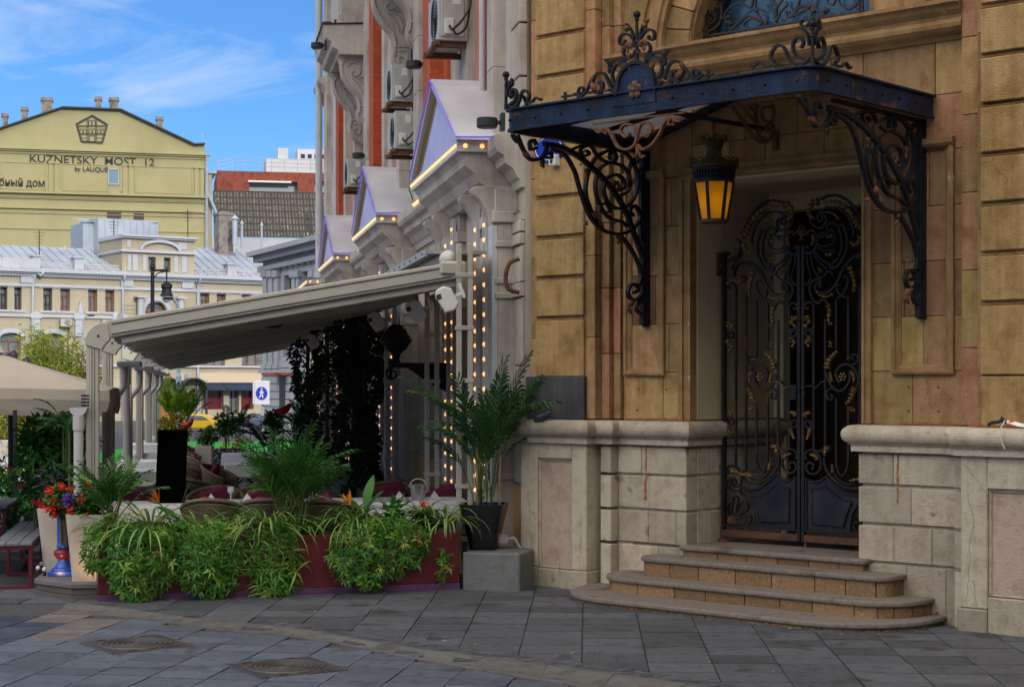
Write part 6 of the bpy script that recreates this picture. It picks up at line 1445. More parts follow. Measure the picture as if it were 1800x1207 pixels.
b.add([(MF.X(146, 8)-.1, 7.9, MF.Z(150, 391, 8)), (sx1+.2, 6.8, MF.Z(225, 388, 7)), (sx1+.2, 11, MF.Z(225, 380, 7)), (MF.X(150, 8), 11, MF.Z(225, 380, 7))], [(0,1,2,3)])
b.build_each('roof_shed', M['zinc'], mn)
ch = MB(); cx0, cx1 = MF.X(385, 6), MF.X(410, 6); z0_, z1_ = MF.Z(397, 440, 6), MF.Z(397, 378, 6); ch.box(cx0, cx1, 6, 7.0, z0_-1, z1_); ch.box(cx0-.1, cx1+.1, 5.9, 7.1, z1_, z1_+.18); ch.box(cx0+.2, cx1-.2, 6.2, 6.8, z1_+.18, z1_+.35); ch.build('chimney', M['chimney'], mn)
b = MB()
for u, v0, v1, r in ((425, 395, 416, .12), (413, 386, 410, .22), (460, 398, 420, .09), (114, 440, 470, .1)): z0_, z1_ = MF.Z(u, v1+20, 5), MF.Z(u, v0, 5); b.tube([(MF.X(u, 5), 5, z0_), (MF.X(u, 5), 5, z1_)], r, 8); b.lathe([(r*1.7, 0), (.01, .35)], (MF.X(u, 5), 5, z1_+.05), 8)
b.build_each('vent_pipe', M['zinc'], mn)
b = MB()
for u, top in ((69, 285/3+120-0*0), (200, 370), (330, 372)):
    z0_, z1_ = mz(455), MF.Z(u, {69: 405, 200: 386, 330: 368}[u], 4); x = MF.X(u, 4); b.tube([(x, 4, z0_), (x, 4, z1_)], .04, 5)
    for k_ in range(4): b.tube([(x-.5+.08*k_, 4, z1_-.2-.25*k_), (x+.5-.08*k_, 4, z1_-.2-.25*k_)], .02, 4)
b.build_each('antenna', M['charcoal'], mn)
b = MB()
for u, v in ((57, 478), (215, 476), (347, 482)):
    x = mxn(u); b.tube(cm([(x+.75 if u < 100 else x, -.55, mz(477)), (x+.5 if u < 100 else x, -.5, mz(486)), (x, -.12, mz(502)), (x, -.12, BASE)], 3), .11, 7)
b.build_each('downpipe', M['zinc'], mn)
# street level of the mansion
b = MB(); b.box(mxn(347), mxn(468), -.12, 0, mz(672), mz(654)); b.build('fascia', mk('pale_peach_fascia', [(.50,.40,.29)]), mn)
b = MB()
for u0, u1 in ((352, 390), (391, 446)): b.add([(mxn(u0), -.02, mz(673)), (mxn(u1), -.02, mz(673)), (mxn(u1), -1.0, mz(684)), (mxn(u0), -1.0, mz(684)), (mxn(u0), -1.0, mz(687)), (mxn(u1), -1.0, mz(687)), (mxn(u0), -.02, mz(687)), (mxn(u1), -.02, mz(687))], [(0,1,2,3), (3,2,5,4), (0,3,4,6), (1,7,5,2)])
b.build_each('awning', M['navy'], mn)
b = MB(); b.box(mxn(355), mxn(395), .5, .6, mz(724), mz(682)); b.box(mxn(422), mxn(448), .5, .6, mz(724), mz(682)); b.build_each('shop_window', mk('red_shop_interior', [(.16,.015,.02),(.09,.012,.018)], .5, .2), mn)
b = MB(); b.box(mxn(403), mxn(420), .5, .6, mz(732), mz(682)); b.box(mxn(403), mxn(404.5), .3, .5, mz(732), mz(682)); b.box(mxn(418.5), mxn(420), .3, .5, mz(732), mz(682)); b.box(mxn(411), mxn(412), .3, .5, mz(732), mz(682)); b.build('shop_door', M['pane'], mn)
b = MB(); b.box(mxn(282), mxn(302), .3, .4, BASE, mz(681))
for i in (0, 1):
    for k_ in range(4): x = mxn(283.2+i*9.6); b.box(x, mxn(291.2+i*9.6), .27, .3, mz(728)+k_*.5+.06, mz(728)+k_*.5+.46)
b.build('wooden_door', mk('orange_wood', [(.30,.115,.03),(.37,.15,.045)], 3, .55, stretch=(1, 1, .2)), mn)
b = MB()
for uc in (287, 332):
    cx = mxn(uc); 
    for i in range(10):
        a0, a1 = math.pi*i/10, math.pi*(i+1)/10
        b.prism([(cx+r*math.cos(t), mz(684)+r*.8*math.sin(t)) for r, t in ((1.0, a0), (1.0, a1), (1.12, a1), (1.12, a0))], -1.2, 0)
    for k_ in range(8): b.beam((cx, -.9, mz(686)), (cx+.95*math.cos(math.pi*k_/7), -.9, mz(684)+.75*math.sin(math.pi*k_/7)), .03, .03, (0, 1, 0))
    for s in (-1, 1): b.box(cx+s*1.05-.08, cx+s*1.05+.08, -1.1, -.95, BASE, mz(684))
b.build_each('arched_canopy', M['charcoal'], mn)
b = MB(); b.box(mxn(319), mxn(329), -.05, 0, mz(720), mz(690)); b.build('blue_plate', M['navy'], mn)
for i, (u, v, lab) in enumerate(((115, 566, 'small air conditioner under the upper windows, beside the obelisk ornament'), (188, 568, 'small air conditioner under the upper windows, beside the long downpipe'), (324, 661, 'air conditioner above the arched black door canopies of the cream mansion'))):
    o = copy_tree(AC0); x, z = MF.at(u, v, -.1); o.location = MF.world(x+.35, -.1, z-.35); o.rotation_euler = (0, 0, MF.rot+math.pi); o.scale = (1.35,)*3; tag(o, lab, 'air conditioner', 'air conditioners on the cream mansion')
# ---------------------------------------------------------------- yellow gable building with lettering
KF = Frame(-900/F*175, 175, .967, .255)
kb = frame_thing('yellow_gable_building', 'tall yellow blank-gabled building with black rooftop lettering and pentagon emblem', 'building', KF)
kx = lambda u: KF.X(u, 0); kz = lambda u, v: KF.Z(u, v, 0)
gab = [(-160, 290), (0, 227), (110, 190), (212, 194), (342, 255), (360, 254), (361, 470)]
poly = [KF.at(u, v, 0) for u, v in gab]; poly = [(poly[0][0], -2)]+poly[:-1]+[(poly[-1][0], -2)]
b = MB(); b.prism(poly, 0, 40); b.build('wall', M['kyel'], kb)
b = MB()
def band(v0, v1, o, u0=-150, u1=361, vr=None): 
    za_, zb_ = KF.Z(180, v1, 0), KF.Z(180, v0, 0); b.box(kx(u0), kx(u1)+o, -o, 0, za_, zb_)
for v0, v1, o in ((265, 268, .5), (268, 271, .3), (271, 275, .12), (341, 343.5, .4), (343.5, 345, .2), (351, 352.5, .15), (368, 370, .25), (377, 378, .1), (404, 405.5, .1)): band(v0, v1, o)
zz = KF.Z(180, 351, 0); n = 150
for i in range(n): x = kx(-60)+(kx(360)-kx(-60))*i/n; b.box(x, x+.09, -.2, 0, zz, zz+.22)
for u0, u1 in ((86, 92), (96, 103), (216, 223), (227, 234), (342, 349), (352, 358)): b.box(kx(u0), kx(u1), -.12, 0, KF.Z(180, 341, 0), KF.Z(180, 288, 0)); b.box(kx(u0)-.1, kx(u1)+.1, -.2, 0, KF.Z(180, 291, 0), KF.Z(180, 287.5, 0))
for u0, u1 in ((110, 190), (212, 214), (238, 338), (0, 80)):
    for z_ in (KF.Z(180, 337, 0), KF.Z(180, 291, 0)): b.box(kx(u0), kx(u1), -.06, 0, z_, z_+.12)
    for u in (u0, u1): b.box(kx(u)-.06, kx(u)+.06, -.06, 0, KF.Z(180, 337, 0), KF.Z(180, 291, 0))
b.build('string_course', M['kyel'], kb)
b = MB()
g2 = [KF.at(u, v, 0) for u, v in gab[:-1]]
for p, q in zip(g2, g2[1:]): b.beam((p[0], 18, p[1]+.06), (q[0], 18, q[1]+.06), 37, .14)
b.build('roof_edge', M['charcoal'], kb)
b = MB(); b.box(kx(190), kx(209), -.05, .05, kz(200, 325), kz(200, 297)); b.build('window', mk('painted_sky_pane', [(.16,.22,.30)], rough=.15), kb)  # sky reflection put into the pane's pale blue colour
b = MB()
for u0, u1, v0, v1 in ((190, 191.5, 297, 325), (207.5, 209, 297, 325), (190, 209, 297, 298.5), (190, 209, 323.5, 325)): b.box(kx(u0), kx(u1), -.12, -.05, kz(200, v1), kz(200, v0))
b.build('window_frame', M['mwhite'], kb)
b = MB(); b.box(kx(188), kx(213), -.04, .1, kz(200, 384), kz(200, 373)); b.box(kx(235), kx(253), -.04, .1, kz(240, 386), kz(240, 375)); b.build_each('dark_window', M['dkframe'], kb)
M['letter'] = mk('black_sign_letters', [(.006,.006,.007)], rough=.5)
def lettering(txt, u0, u1, v, h_px, bold=False):
    cu = bpy.data.curves.new('lettering', 'FONT'); cu.body = txt; cu.extrude = .04; cu.offset = .010 if bold else .004
    o = bpy.data.objects.new('lettering', cu); sc.collection.objects.link(o); cu.materials.append(M['letter']); o.parent = kb
    bpy.context.view_layer.update(); dx, dy = o.dimensions.x, o.dimensions.y
    X_ = kx(u1)-kx(u0); H = KF.Z(u0, v, 0)-KF.Z(u0, v+h_px, 0)
    me_ = bpy.data.meshes.new_from_object(o.evaluated_get(bpy.context.evaluated_depsgraph_get())); bpy.data.objects.remove(o); o = bpy.data.objects.new('lettering', me_); sc.collection.objects.link(o); o.parent = kb
    o.location = (kx(u0), -.05, KF.Z((u0+u1)/2, v+h_px, 0)); o.rotation_euler = (R(90), 0, 0); o.scale = (X_/dx, H/dy, 1); return o
cu_t = lettering('KUZNETSKY  MOST  12', 51, 270, 275, 13.5)
lettering('by LALIQUE', 131, 189, 291, 10.5); lettering('бный дом', -2, 78, 309.5, 18, True)
b = MB(); pent = [(162, 203), (189, 219), (180, 252), (143, 250), (134, 218)]
pp = [KF.at(u, v, 0) for u, v in pent]; c_ = Vector((sum(p[0] for p in pp)/5, sum(p[1] for p in pp)/5))
def ring2(s): return [((p[0]-c_.x)*s+c_.x, (p[1]-c_.y)*s+c_.y) for p in pp]
for s in (1.0, .9):
    q = ring2(s)
    for i in range(5): b.beam((q[i][0], -.04, q[i][1]), (q[(i+1) % 5][0], -.04, q[(i+1) % 5][1]), .13 if s == 1 else .05, .05, (0, 1, 0))
def el(u0, v0, u1, v1, w_=.05): a_, c2 = KF.at(u0, v0, 0), KF.at(u1, v1, 0); b.beam((a_[0], -.03, a_[1]), (c2[0], -.03, c2[1]), w_, .04, (0, 1, 0))
for u in (153, 155, 168, 170): el(u, 210, u, 250)
for v in (221, 223, 235, 237): el(138, v, 186, v)
for u0, u1 in ((156, 161), (162, 167)): el(u0, 221, u0, 213); el(u1, 221, u1, 213); el(u0, 213, (u0+u1)/2, 211); el((u0+u1)/2, 211, u1, 213)
for u0 in (141, 147, 157, 163, 172, 178): el(u0, 235, u0, 228); el(u0+4.5, 235, u0+4.5, 228); el(u0, 228, u0+2.2, 226); el(u0+2.2, 226, u0+4.5, 228)
el(157, 250, 157, 239); el(166, 250, 166, 239); el(157, 239, 166, 239); el(145, 243, 153, 243); el(170, 243, 178, 243)
b.build('pentagon_emblem', M['letter'], kb)
b = MB()
for u0, u1, v0, v1 in ((3, 14, 199, 228), (37, 49, 188, 214), (72, 93, 171, 204), (167, 179, 170, 196), (192, 209, 171, 198), (275, 287, 205, 230)):
    z0_, z1_ = KF.Z(u0, v1, 4), KF.Z(u0, v0, 4); x0, x1 = KF.X(u0, 4), KF.X(u1, 4); b.box(x0+.06, x1-.06, 4, 5.2, z0_-1, z1_-.35); b.box(x0-.04, x1+.04, 3.9, 5.3, z1_-.35, z1_); b.box(x0-.02, x1+.02, 3.92, 5.28, z0_+.0, z0_+.35)
b.build_each('chimney', M['chimney'], kb)
b = MB(); x = kx(363); b.tube([(x, -.3, kz(363, 274)), (x, -.2, kz(363, 285)), (x-.05, -.15, 0)], .16, 8); b.tube([(kx(366), .5, kz(366, 340)), (kx(380), .5, kz(380, 372)), (kx(381), .5, kz(381, 420))], .2, 8); b.tube([(kx(359.5), 3, kz(360, 254)), (kx(359.5), 3, kz(360, 227))], .04, 5); b.build_each('downpipe', M['zinc'], kb)
b = MB(); b.box(kx(362), kx(374), 1, 8, -2, kz(368, 303)); b.build('rear_wing', M['myel'], kb); b = MB(); b.box(kx(361), kx(382), .8, 8.2, kz(368, 303), kz(368, 299)); b.build('rear_roof', M['zinc'], kb)
# ---------------------------------------------------------------- glass-roofed brick building behind
HF = Frame((378-900)/F*200, 200, .98, .2); hx = lambda u, y=0: HF.X(u, y); hz = lambda u, v, y=0: HF.Z(u, v, y)
hb_ = frame_thing('brick_attic_building', 'red-brick building with slanted grimy glass roof and pale concrete block on top', 'building', HF)
b = MB(); b.box(hx(372), hx(640), 0, 20, -2, hz(450, 418)); b.build('lower_wall', M['mwhite'], hb_)
b = MB(); z0_, z1_ = hz(470, 417), hz(470, 338, 6); b.add([(hx(378), -.0, z0_), (hx(640), 0, z0_), (hx(640), 6, z1_), (hx(378), 6, z1_), (hx(378), 6, z0_), (hx(640), 6, z0_)], [(0,1,2,3), (0,3,4), (1,5,2)]); b.build('glass_roof', mk('grimy_glass', [(.05,.045,.04),(.16,.135,.10),(.10,.085,.065),(.24,.20,.15)], .45, .6, stretch=(1, .5, .5), det=4, streak=.45, spots=((.42,.35,.24), 2.2, .63)), hb_)
b = MB(); n = 46
for i in range(n): x = hx(378)+(hx(640)-hx(378))*i/n; b.beam((x, -.05, z0_+.03), (x, 5.95, z1_+.03), .12 if i % 2 else .22, .15)
for j in range(8): t = j/7; b.beam((hx(378), 6*t-.05, z0_+(z1_-z0_)*t+.04), (hx(640), 6*t-.05, z0_+(z1_-z0_)*t+.04), .10, .12)
b.build('glazing_bar', M['charcoal'], hb_)
b = MB(); zt_ = hz(470, 302, 6); hole_wall(b, hx(381, 6), hx(640, 6), z1_, zt_, [(hx(438, 6), hx(523, 6), z1_, hz(470, 319, 6)), (hx(553, 6), hx(640, 6), z1_, hz(553, 319, 6))], 6, 7); b.box(hx(381, 6), hx(640, 6), 7.5, 20, z1_, zt_); b.build('brick_attic', mk('far_red_brick', [(.15,.036,.024),(.22,.055,.036),(.11,.028,.02)], 1.2, .9), hb_)
b = MB(); b.box(hx(436, 6), hx(525, 6), 7, 7.4, z1_, hz(470, 317, 6)); b.box(hx(552, 6), hx(640, 6), 7, 7.4, z1_, hz(470, 317, 6)); b.build_each('shutter', mk('grey_shutter', [(.30,.32,.34),(.36,.38,.40)], 1, .6, stretch=(.1, 1, 8)), hb_)
b = MB(); b.box(hx(436, 6), hx(512, 6), 5.8, 6, hz(470, 321, 6), hz(470, 318, 6)); b.build('lintel', M['speaker'], hb_)
b = MB(); b.box(hx(468, 14), hx(680, 14), 14, 20, zt_, hz(470, 278, 14)); b.box(hx(489, 14), hx(507, 14), 14.5, 17, zt_, hz(490, 259, 14)); b.box(hx(524, 14), hx(680, 14), 15, 20, zt_, hz(560, 261, 14)); b.build('concrete_block', mk('pale_concrete', [(.40,.41,.44),(.48,.49,.52)], .5, .85), hb_)
b = MB()
for u in (530, 542, 554, 566): b.box(hx(u, 14), hx(u+7, 14), 14.9, 15, hz(560, 277, 14), hz(560, 270, 14))
b.build_each('small_window', M['navy'], hb_)
b = MB()
for k_ in range(3): z = zt_+.4+k_*.5; b.tube([(hx(379, 6), 6.2, z-.4), (hx(415, 6), 6.2, z+.35), (hx(640, 6), 6.2, z+.1)], .035, 5)
for i in range(14): x = hx(385, 6)+i*1.6; b.tube([(x, 6.2, zt_-.3), (x, 6.2, zt_+1.5)], .035, 5)
b.build('railing', M['zinc'], hb_)
# ---------------------------------------------------------------- grey pilastered building
GF = Frame((458-900)/F*81, 81, .416, -.909); gx = lambda u: GF.X(u, 0); gzz = lambda u, v: GF.Z(u, v, 0)
gb = frame_thing('grey_pilaster_building', 'grey classical building with paired pilasters and tall windows at the street corner', 'building', GF)
M['grey'] = mk('grey_stucco', [(.34,.35,.375),(.42,.43,.455)], .6, .85, .05, 8, streak=.12)
ze = gzz(515, 434); GX1 = gx(640)
wins = [(gx(a), gx(c), gzz((a+c)/2, v1), gzz((a+c)/2, v0)) for a, c, v0, v1 in ((499, 515, 483, 521), (531, 548, 476, 518), (497, 514, 568, 627), (530, 547, 566, 628))]
b = MB(); hole_wall(b, gx(462), GX1, BASE, ze, wins, 0, .4); b.box(gx(462), GX1, .9, 10, BASE, ze); b.build('wall', M['grey'], gb)
b = MB()
for h in wins: b.box(h[0], h[1], .4, .5, h[2], h[3])
b.build_each('window_pane', mk('painted_glare_pane', [(.22,.26,.27),(.12,.14,.15)], .8, .2), gb)  # pale reflection put into the panes' mottled colour
b = MB()
for x0, x1, z0, z1 in wins:
    for x in (x0, (x0+x1)/2-.04, x1-.08): b.box(x, x+.08, .3, .4, z0, z1)
    b.box(x0, x1, .3, .4, z0+(z1-z0)*.7, z0+(z1-z0)*.7+.08)
b.build('window_frame', M['dkframe'], gb)
b = MB()
for a, c in ((466, 473), (476, 483), (486, 493), (517, 523), (525, 530), (550, 556), (560, 566)): b.box(gx(a), gx(c), -.14, 0, gzz(a, 640), gzz(a, 478)); b.box(gx(a)-.08, gx(c)+.08, -.22, 0, gzz(a, 488), gzz(a, 476)); b.box(gx(a)-.06, gx(c)+.06, -.2, 0, gzz(a, 648), gzz(a, 640))
b.box(gx(462)-.2, GX1, -.22, 0, gzz(480, 474), gzz(480, 466)); b.box(gx(462)-.5, GX1, -.7, 0, ze-.12, ze+.10); b.box(gx(462)-.3, GX1, -.4, 0, ze-.4, ze-.12); b.box(gx(462)-.2, GX1, -.2, 0, gzz(500, 655), gzz(500, 649))
for i in range(12): x = gx(466)+i*.9; b.lathe([(.14, -.02), (.16, 0), (.14, .02)], (x, -.05, ze-.9), 10)
for k_ in range(7): z = gzz(500, 728)+k_*.36; b.box(gx(462), GX1, -.07, 0, z, z+.31)
b.build('pilaster_trim', M['grey'], gb)
b = MB(); b.add([(gx(462)-.5, -.7, ze+.10), (GX1, -.7, ze+.1), (GX1, 4, ze+1.2), (gx(462)-.5, 4, ze+1.2)], [(0,1,2,3)]); b.build_each('roof', M['zinc'], gb)
b = MB(); 
for a, c in ((490, 508), (521, 532)): b.box(gx(a), gx(c), -.7, 0, gzz(a, 659), gzz(a, 655))
b.build_each('red_awning', mk('orange_red_canvas', [(.42,.07,.02)]), gb)
b = MB()
for a, c in ((494, 504), (524, 534)): b.box(gx(a), gx(c), -.09, .0, gzz(a, 730), gzz(a, 662))
b.build_each('dark_doorway', M['charcoal'], gb)
# ---------------------------------------------------------------- street furniture, taxi
lp = P(268, 600, 62); sl = thing('street_lamp', 'dark green street lamp with bell-shaped lantern hanging from its arm before the cream mansion', 'street lamp', (lp.x, lp.y, gz(62)))
zt = P(268, 475, 62).z-gz(62); s_ = 62/F
b = MB(); b.tube([(0, 0, 0), (0, 0, zt*.5), (0, 0, zt*.62), (0, 0, zt)], [.13, .11, .075, .07], 10); b.lathe([(.10, 0), (.12, .05), (.10, .1)], (0, 0, zt*.62), 10); b.lathe([(.02, .5), (.06, .3), (.10, .1), (.06, 0)], (0, 0, zt), 10); b.build('pole', M['iron'], sl)
b = MB(); ax_ = 25*s_; b.tube([(0, 0, zt), (ax_+.05, 0, zt)], .045, 8); b.tube(cm([(0.02, 0, zt-.35), (ax_*.35, 0, zt-.12), (ax_*.8, 0, zt-.06)], 5), .025, 6); b.tube([(ax_, 0, zt+.1), (ax_, 0, zt-.45)], .03, 6); b.build('arm', M['iron'], sl)
b = MB(); zl = zt-(532-475)*s_; b.lathe([(.03, .78), (.10, .74), (.20, .68), (.21, .56), (.17, .52), (.19, .34), (.26, .27), (.24, .25), (.02, .24)], (ax_, 0, zl), 16); b.build('lantern_hood', M['iron'], sl); b = MB(); b.ball((ax_, 0, zl+.2), .2, 12, 8, (.95, .95, 1)); b.build('lamp_globe', mk('clear_globe', [(.5,.52,.54)], rough=.1), sl, smooth=True)
def gooseneck(u, vt, Y, du, lab, r_):
    c = P(u, 700, Y); o = thing('gooseneck_lamp', lab, 'street lamp', (c.x, Y, gz(Y)), 0, 'plain grey gooseneck street lamps'); h = P(u, vt, Y).z-gz(Y); s_ = Y/F
    b = MB(); b.tube([(0, 0, 0), (0, 0, h*.45), (0, 0, h*.47), (0, 0, h-.5)], [r_*1.5, r_*1.5, r_, r_], 8); b.tube(cm([(0, 0, h-.5), (du*s_*.15, 0, h-.15), (du*s_*.6, 0, h), (du*s_, 0, h+.05)], 5), r_*.8, 8); b.build('pole', M['pvc'] if r_ > .06 else M['zinc'], o)
    b = MB(); b.box(du*s_-.05 if du > 0 else du*s_-.25, du*s_+.3 if du > 0 else du*s_+.05, -.08, .08, h+.0, h+.09); b.build('lamp_head', M['charcoal'], o, bevel=.02)
gooseneck(145, 556, 90, 11, 'thin gooseneck street lamp with flat head above the bamboo', .05); gooseneck(314, 527, 50, -12, 'thick grey gooseneck lamp pole beside the wooden door of the mansion', .055)
c = P(462, 690, 55); sg2 = thing('pedestrian_sign', 'white box sign with blue disc and white walking figure behind the terrace plants', 'sign', (c.x, 55, gz(55)), R(-10)); h = c.z-gz(55); s_ = 55/F
b = MB(); b.tube([(0, 0, 0), (0, 0, h)], .035, 8); b.build('pole', M['zinc'], sg2)
b = MB(); b.box(-13*s_, 13*s_, -.12, .0, h-21*s_, h+21*s_); b.box(-17*s_, -13*s_, -.09, .0, h-20*s_, h+19*s_); b.build('box', mk('sign_white', [(.55,.56,.60)], rough=.5), sg2, bevel=.01)
b = MB(); b.prism([(10.5*s_*math.cos(2*math.pi*i/28), h-1*s_+11.5*s_*math.sin(2*math.pi*i/28)) for i in range(28)], -.132, -.12); b.build('blue_disc', mk('sign_blue', [(.015,.04,.40)], rough=.4), sg2)
b = MB(); y = -.14; q = lambda x, z: (x*s_, y, h-1*s_+z*s_)
b.ball(q(.5, 7.5), .028, 8, 6, (1, .3, 1)); b.strip([q(.3, 5.5), q(0, 0)], (0, 1, 0), .07, .01); b.strip([q(0, .5), q(2, -4), q(2.5, -8)], (0, 1, 0), .038, .01); b.strip([q(0, .5), q(-1.5, -4), q(-4, -7.5)], (0, 1, 0), .038, .01); b.strip([q(.3, 5), q(3, 2), q(4, .5)], (0, 1, 0), .028, .01); b.strip([q(.3, 5), q(-2.2, 2.5), q(-2.5, -.5)], (0, 1, 0), .028, .01); b.build('walking_figure', M['speaker'], sg2)
def car(name, lab, mat, loc, rz, taxi):
    r = thing(name, lab, 'car', loc, rz, 'cars on the far street'); Lc, W = 3.2, 1.22
    side = cm([(-1.6, .30), (-1.6, .55), (-1.45, .62), (-1.05, .66), (-.55, .98), (.25, 1.0), (.95, .70), (1.45, .60), (1.58, .50), (1.6, .28)], 3)
    b = MB(); b.prism([(p[0], p[1]) for p in side]+[(1.5, .2), (-1.5, .2)], -W/2, W/2); b.build('body', mat, r, bevel=.05, seg=2)
    b = MB(); 
    for s in (-1, 1): b.prism([(-.95, .68), (-.5, .93), (.22, .95), (.78, .70)], s*W/2-.004*(s < 0)+.0*s, s*(W/2+.008)) 
    b.build('side_window', M['pane'], r)
    for sx in (-1, 1):
        for sy in (-1, 1): b = MB(); b.tube([(sx*.98, sy*(W/2-.12), .21), (sx*.98, sy*(W/2+.01), .21)], .21, 16); b.build('wheel', M['charcoal'], r); 
    b = MB(); b.prism([(-.4, .25), (-.1, .25), (-.45, .62), (-.8, .62)], -W/2-.012, -W/2+.02) if taxi else b.box(-.4, .4, -W/2-.01, -W/2+.0, .42, .45); b.build('side_panel', M['charcoal'], r)
    b = MB(); b.prism([(.0, .48), (.18, .6), (-.18, .6)], -W/2-.014, -W/2+.02); b.prism([(.3, .25), (1.35, .25), (1.3, .33), (.4, .33)], -W/2-.012, -W/2+.02); b.build('side_mark', M['speaker'] if taxi else M['charcoal'], r)
    return r
cxp = P(347, 745, 100); car('taxi', 'yellow taxi with dark slanted side panel passing beyond the terrace plants', mk('taxi_yellow', [(.70,.42,.015)], rough=.3), (cxp.x, 100, gz(100)), R(172), True)
cxp = P(436, 745, 104); car('blue_car', 'dark blue-grey car half hidden behind the round trees', mk('car_blue', [(.06,.09,.15)], rough=.25), (cxp.x, 104, gz(104)), R(172), False)
# ---------------------------------------------------------------- unseen building added behind the camera to shade the foreground
ob = thing('unseen_shade_building', 'unseen plain ochre building added behind the camera to shade the doorway', 'building', (9, -8, 0), R(-4)); b = MB(); b.box(-12, 3.2, -14, 0, 0, 12.4); b.box(3.2, 26, -14, 0, 0, 14.6); b.build('wall', M['myel'], ob)
b = MB()
for i in range(12):
    for k_ in range(4): b.box(-11+i*3.1, -9.6+i*3.1, -.02, .05, 1+k_*3.3, 3.2+k_*3.3)
b.build_each('window', M['pane'], ob); b = MB(); b.box(-12.3, 3.2, -14, .4, 12.4, 12.7); b.box(3, 26.3, -14, .5, 14.6, 15); b.build('cornice', M['mwhite'], ob)

# neighbouring street front beyond the parasols
a_ = P(-1500, 700, 118); c_ = P(-75, 700, 122); NF = Frame(a_.x, a_.y, c_.x-a_.x, c_.y-a_.y); NL = math.hypot(c_.x-a_.x, c_.y-a_.y)
nb = frame_thing('pale_street_front', 'long pale three-storey street front beyond the parasols', 'building', NF)
hs = [(2.0+i*3.4, 3.5+i*3.4, -.2+k_*3.4, 1.9+k_*3.4) for i in range(int((NL-3)/3.4)) for k_ in range(3)]
b = MB(); hole_wall(b, 0, NL, BASE, 10, hs, 0, .4); b.box(0, NL, .7, 10, BASE, 10); b.build('wall', M['mwhite'], nb)
b = MB(); b.box(0, NL, .45, .55, BASE, 9.8); b.build('window_pane', M['pane'], nb)
b = MB(); b.box(-.3, NL+.3, -.5, 10, 10, 10.4); b.box(0, NL, -.15, 0, 2.6, 2.9); b.build('cornice', M['mwhite'], nb)
b = MB(); b.prism([(-.4, 10.4), (5, 13), (10.4, 10.4)], -.3, NL+.3, 'x'); b.build('roof', M['zinc'], nb)
# ================================================================ plants
def leafmat(name, cols, rough=.45, trans=.3, island=.45, hue=.02): return mk(name, cols, 8, rough, island=island, hue=hue, trans=trans, spec=.4)
M['lv_spider'] = leafmat('spider_plant_green', [(.075,.19,.018),(.12,.26,.03)]); M['lv_cream'] = leafmat('spider_plant_cream', [(.40,.47,.20),(.32,.40,.15)], island=.25)
M['lv_hang'] = leafmat('trailing_plant_green', [(.045,.15,.013),(.105,.255,.026)]); M['lv_hang2'] = leafmat('trailing_plant_edge', [(.26,.38,.07),(.20,.33,.05)])
M['lv_palm'] = leafmat('palm_green', [(.018,.075,.014),(.035,.12,.02)]); M['lv_palmy'] = leafmat('palm_painted_sunlit', [(.22,.40,.02),(.36,.50,.05)])  # yellow-green brightened: sunlight on the far palms put into the leaf colour
M['lv_kentia'] = leafmat('kentia_dark_green', [(.010,.055,.014),(.022,.085,.02)])
M['lv_dark'] = leafmat('dark_glossy_leaf', [(.026,.13,.022),(.07,.23,.045)], .3); M['lv_ivy'] = leafmat('dark_ivy_leaf', [(.008,.03,.008),(.022,.06,.014)], .4, .15)  # ivy is a near-black green
M['lv_purp'] = leafmat('grey_green_leaf', [(.022,.05,.035),(.05,.075,.055)], .4, .15); M['lv_bamboo'] = leafmat('bamboo_leaf', [(.20,.27,.03),(.34,.36,.06),(.13,.24,.02)], .5, .45, hue=.03)
M['lv_gold'] = leafmat('golden_shrub_leaf', [(.24,.24,.02),(.36,.28,.03),(.15,.24,.02)], .5, .4, hue=.05); M['lv_mid'] = leafmat('mid_green_leaf', [(.03,.12,.015),(.06,.18,.025)])
M['lv_dry'] = leafmat('dry_leaf_blade', [(.22,.14,.05),(.30,.21,.08)]); M['stem'] = mk('plant_stem', [(.06,.045,.02),(.10,.085,.035)], 12, .7); M['cane'] = mk('green_cane', [(.045,.085,.014),(.08,.11,.025)], 12, .6); M['bark'] = mk('grey_bark', [(.055,.045,.035),(.10,.085,.07)], 14, .9, .4, 60)
M['redfl'] = mk('red_petal', [(.60,.012,.008),(.75,.04,.02)], 20, .6, island=.3); M['orfl'] = mk('orange_petal', [(.75,.16,.01),(.85,.28,.02)], 20, .5); M['vifl'] = mk('violet_petal', [(.16,.03,.45)], rough=.6)
PR_ = random.Random(21); u_ = PR_.uniform
def rv_(): 
    while True:
        v = Vector((u_(-1, 1), u_(-1, 1), u_(-1, 1)))
        if .05 < v.length < 1: return v
def arch(p, az, L_, el, droop, n=6):
    """an arching blade: start p, azimuth, length, start elevation, bend"""
    pts = [Vector(p)]; e = el; h = Vector((math.cos(az), math.sin(az), 0))
    for i in range(n): d = h*math.cos(e)+Vector((0, 0, math.sin(e))); pts.append(pts[-1]+d*(L_/n)); e -= droop/n*(.5+1.0*i/n)
    return pts, Vector((-h.y, h.x, 0))
def wl(n, w_, p=.35): return [w_*min(1, (i/n)/p*.6+.4)*(1-max(0, (i/n-p)/(1-p))**1.6)+.0008 for i in range(n+1)]
def leaf(mb, p, d, L_, w_, up=None):
    d = d.normalized(); s = d.cross(up or rv_()); s = s.normalized() if s.length > 1e-4 else d.orthogonal().normalized(); n = s.cross(d)
    m_ = p+d*L_*.45-n*(w_*.18)
    mb.add([p, m_+s*w_*.5+n*w_*.25, p+d*L_, m_-s*w_*.5+n*w_*.25, m_], [(0,4,1), (4,2,1), (0,3,4), (3,2,4)])
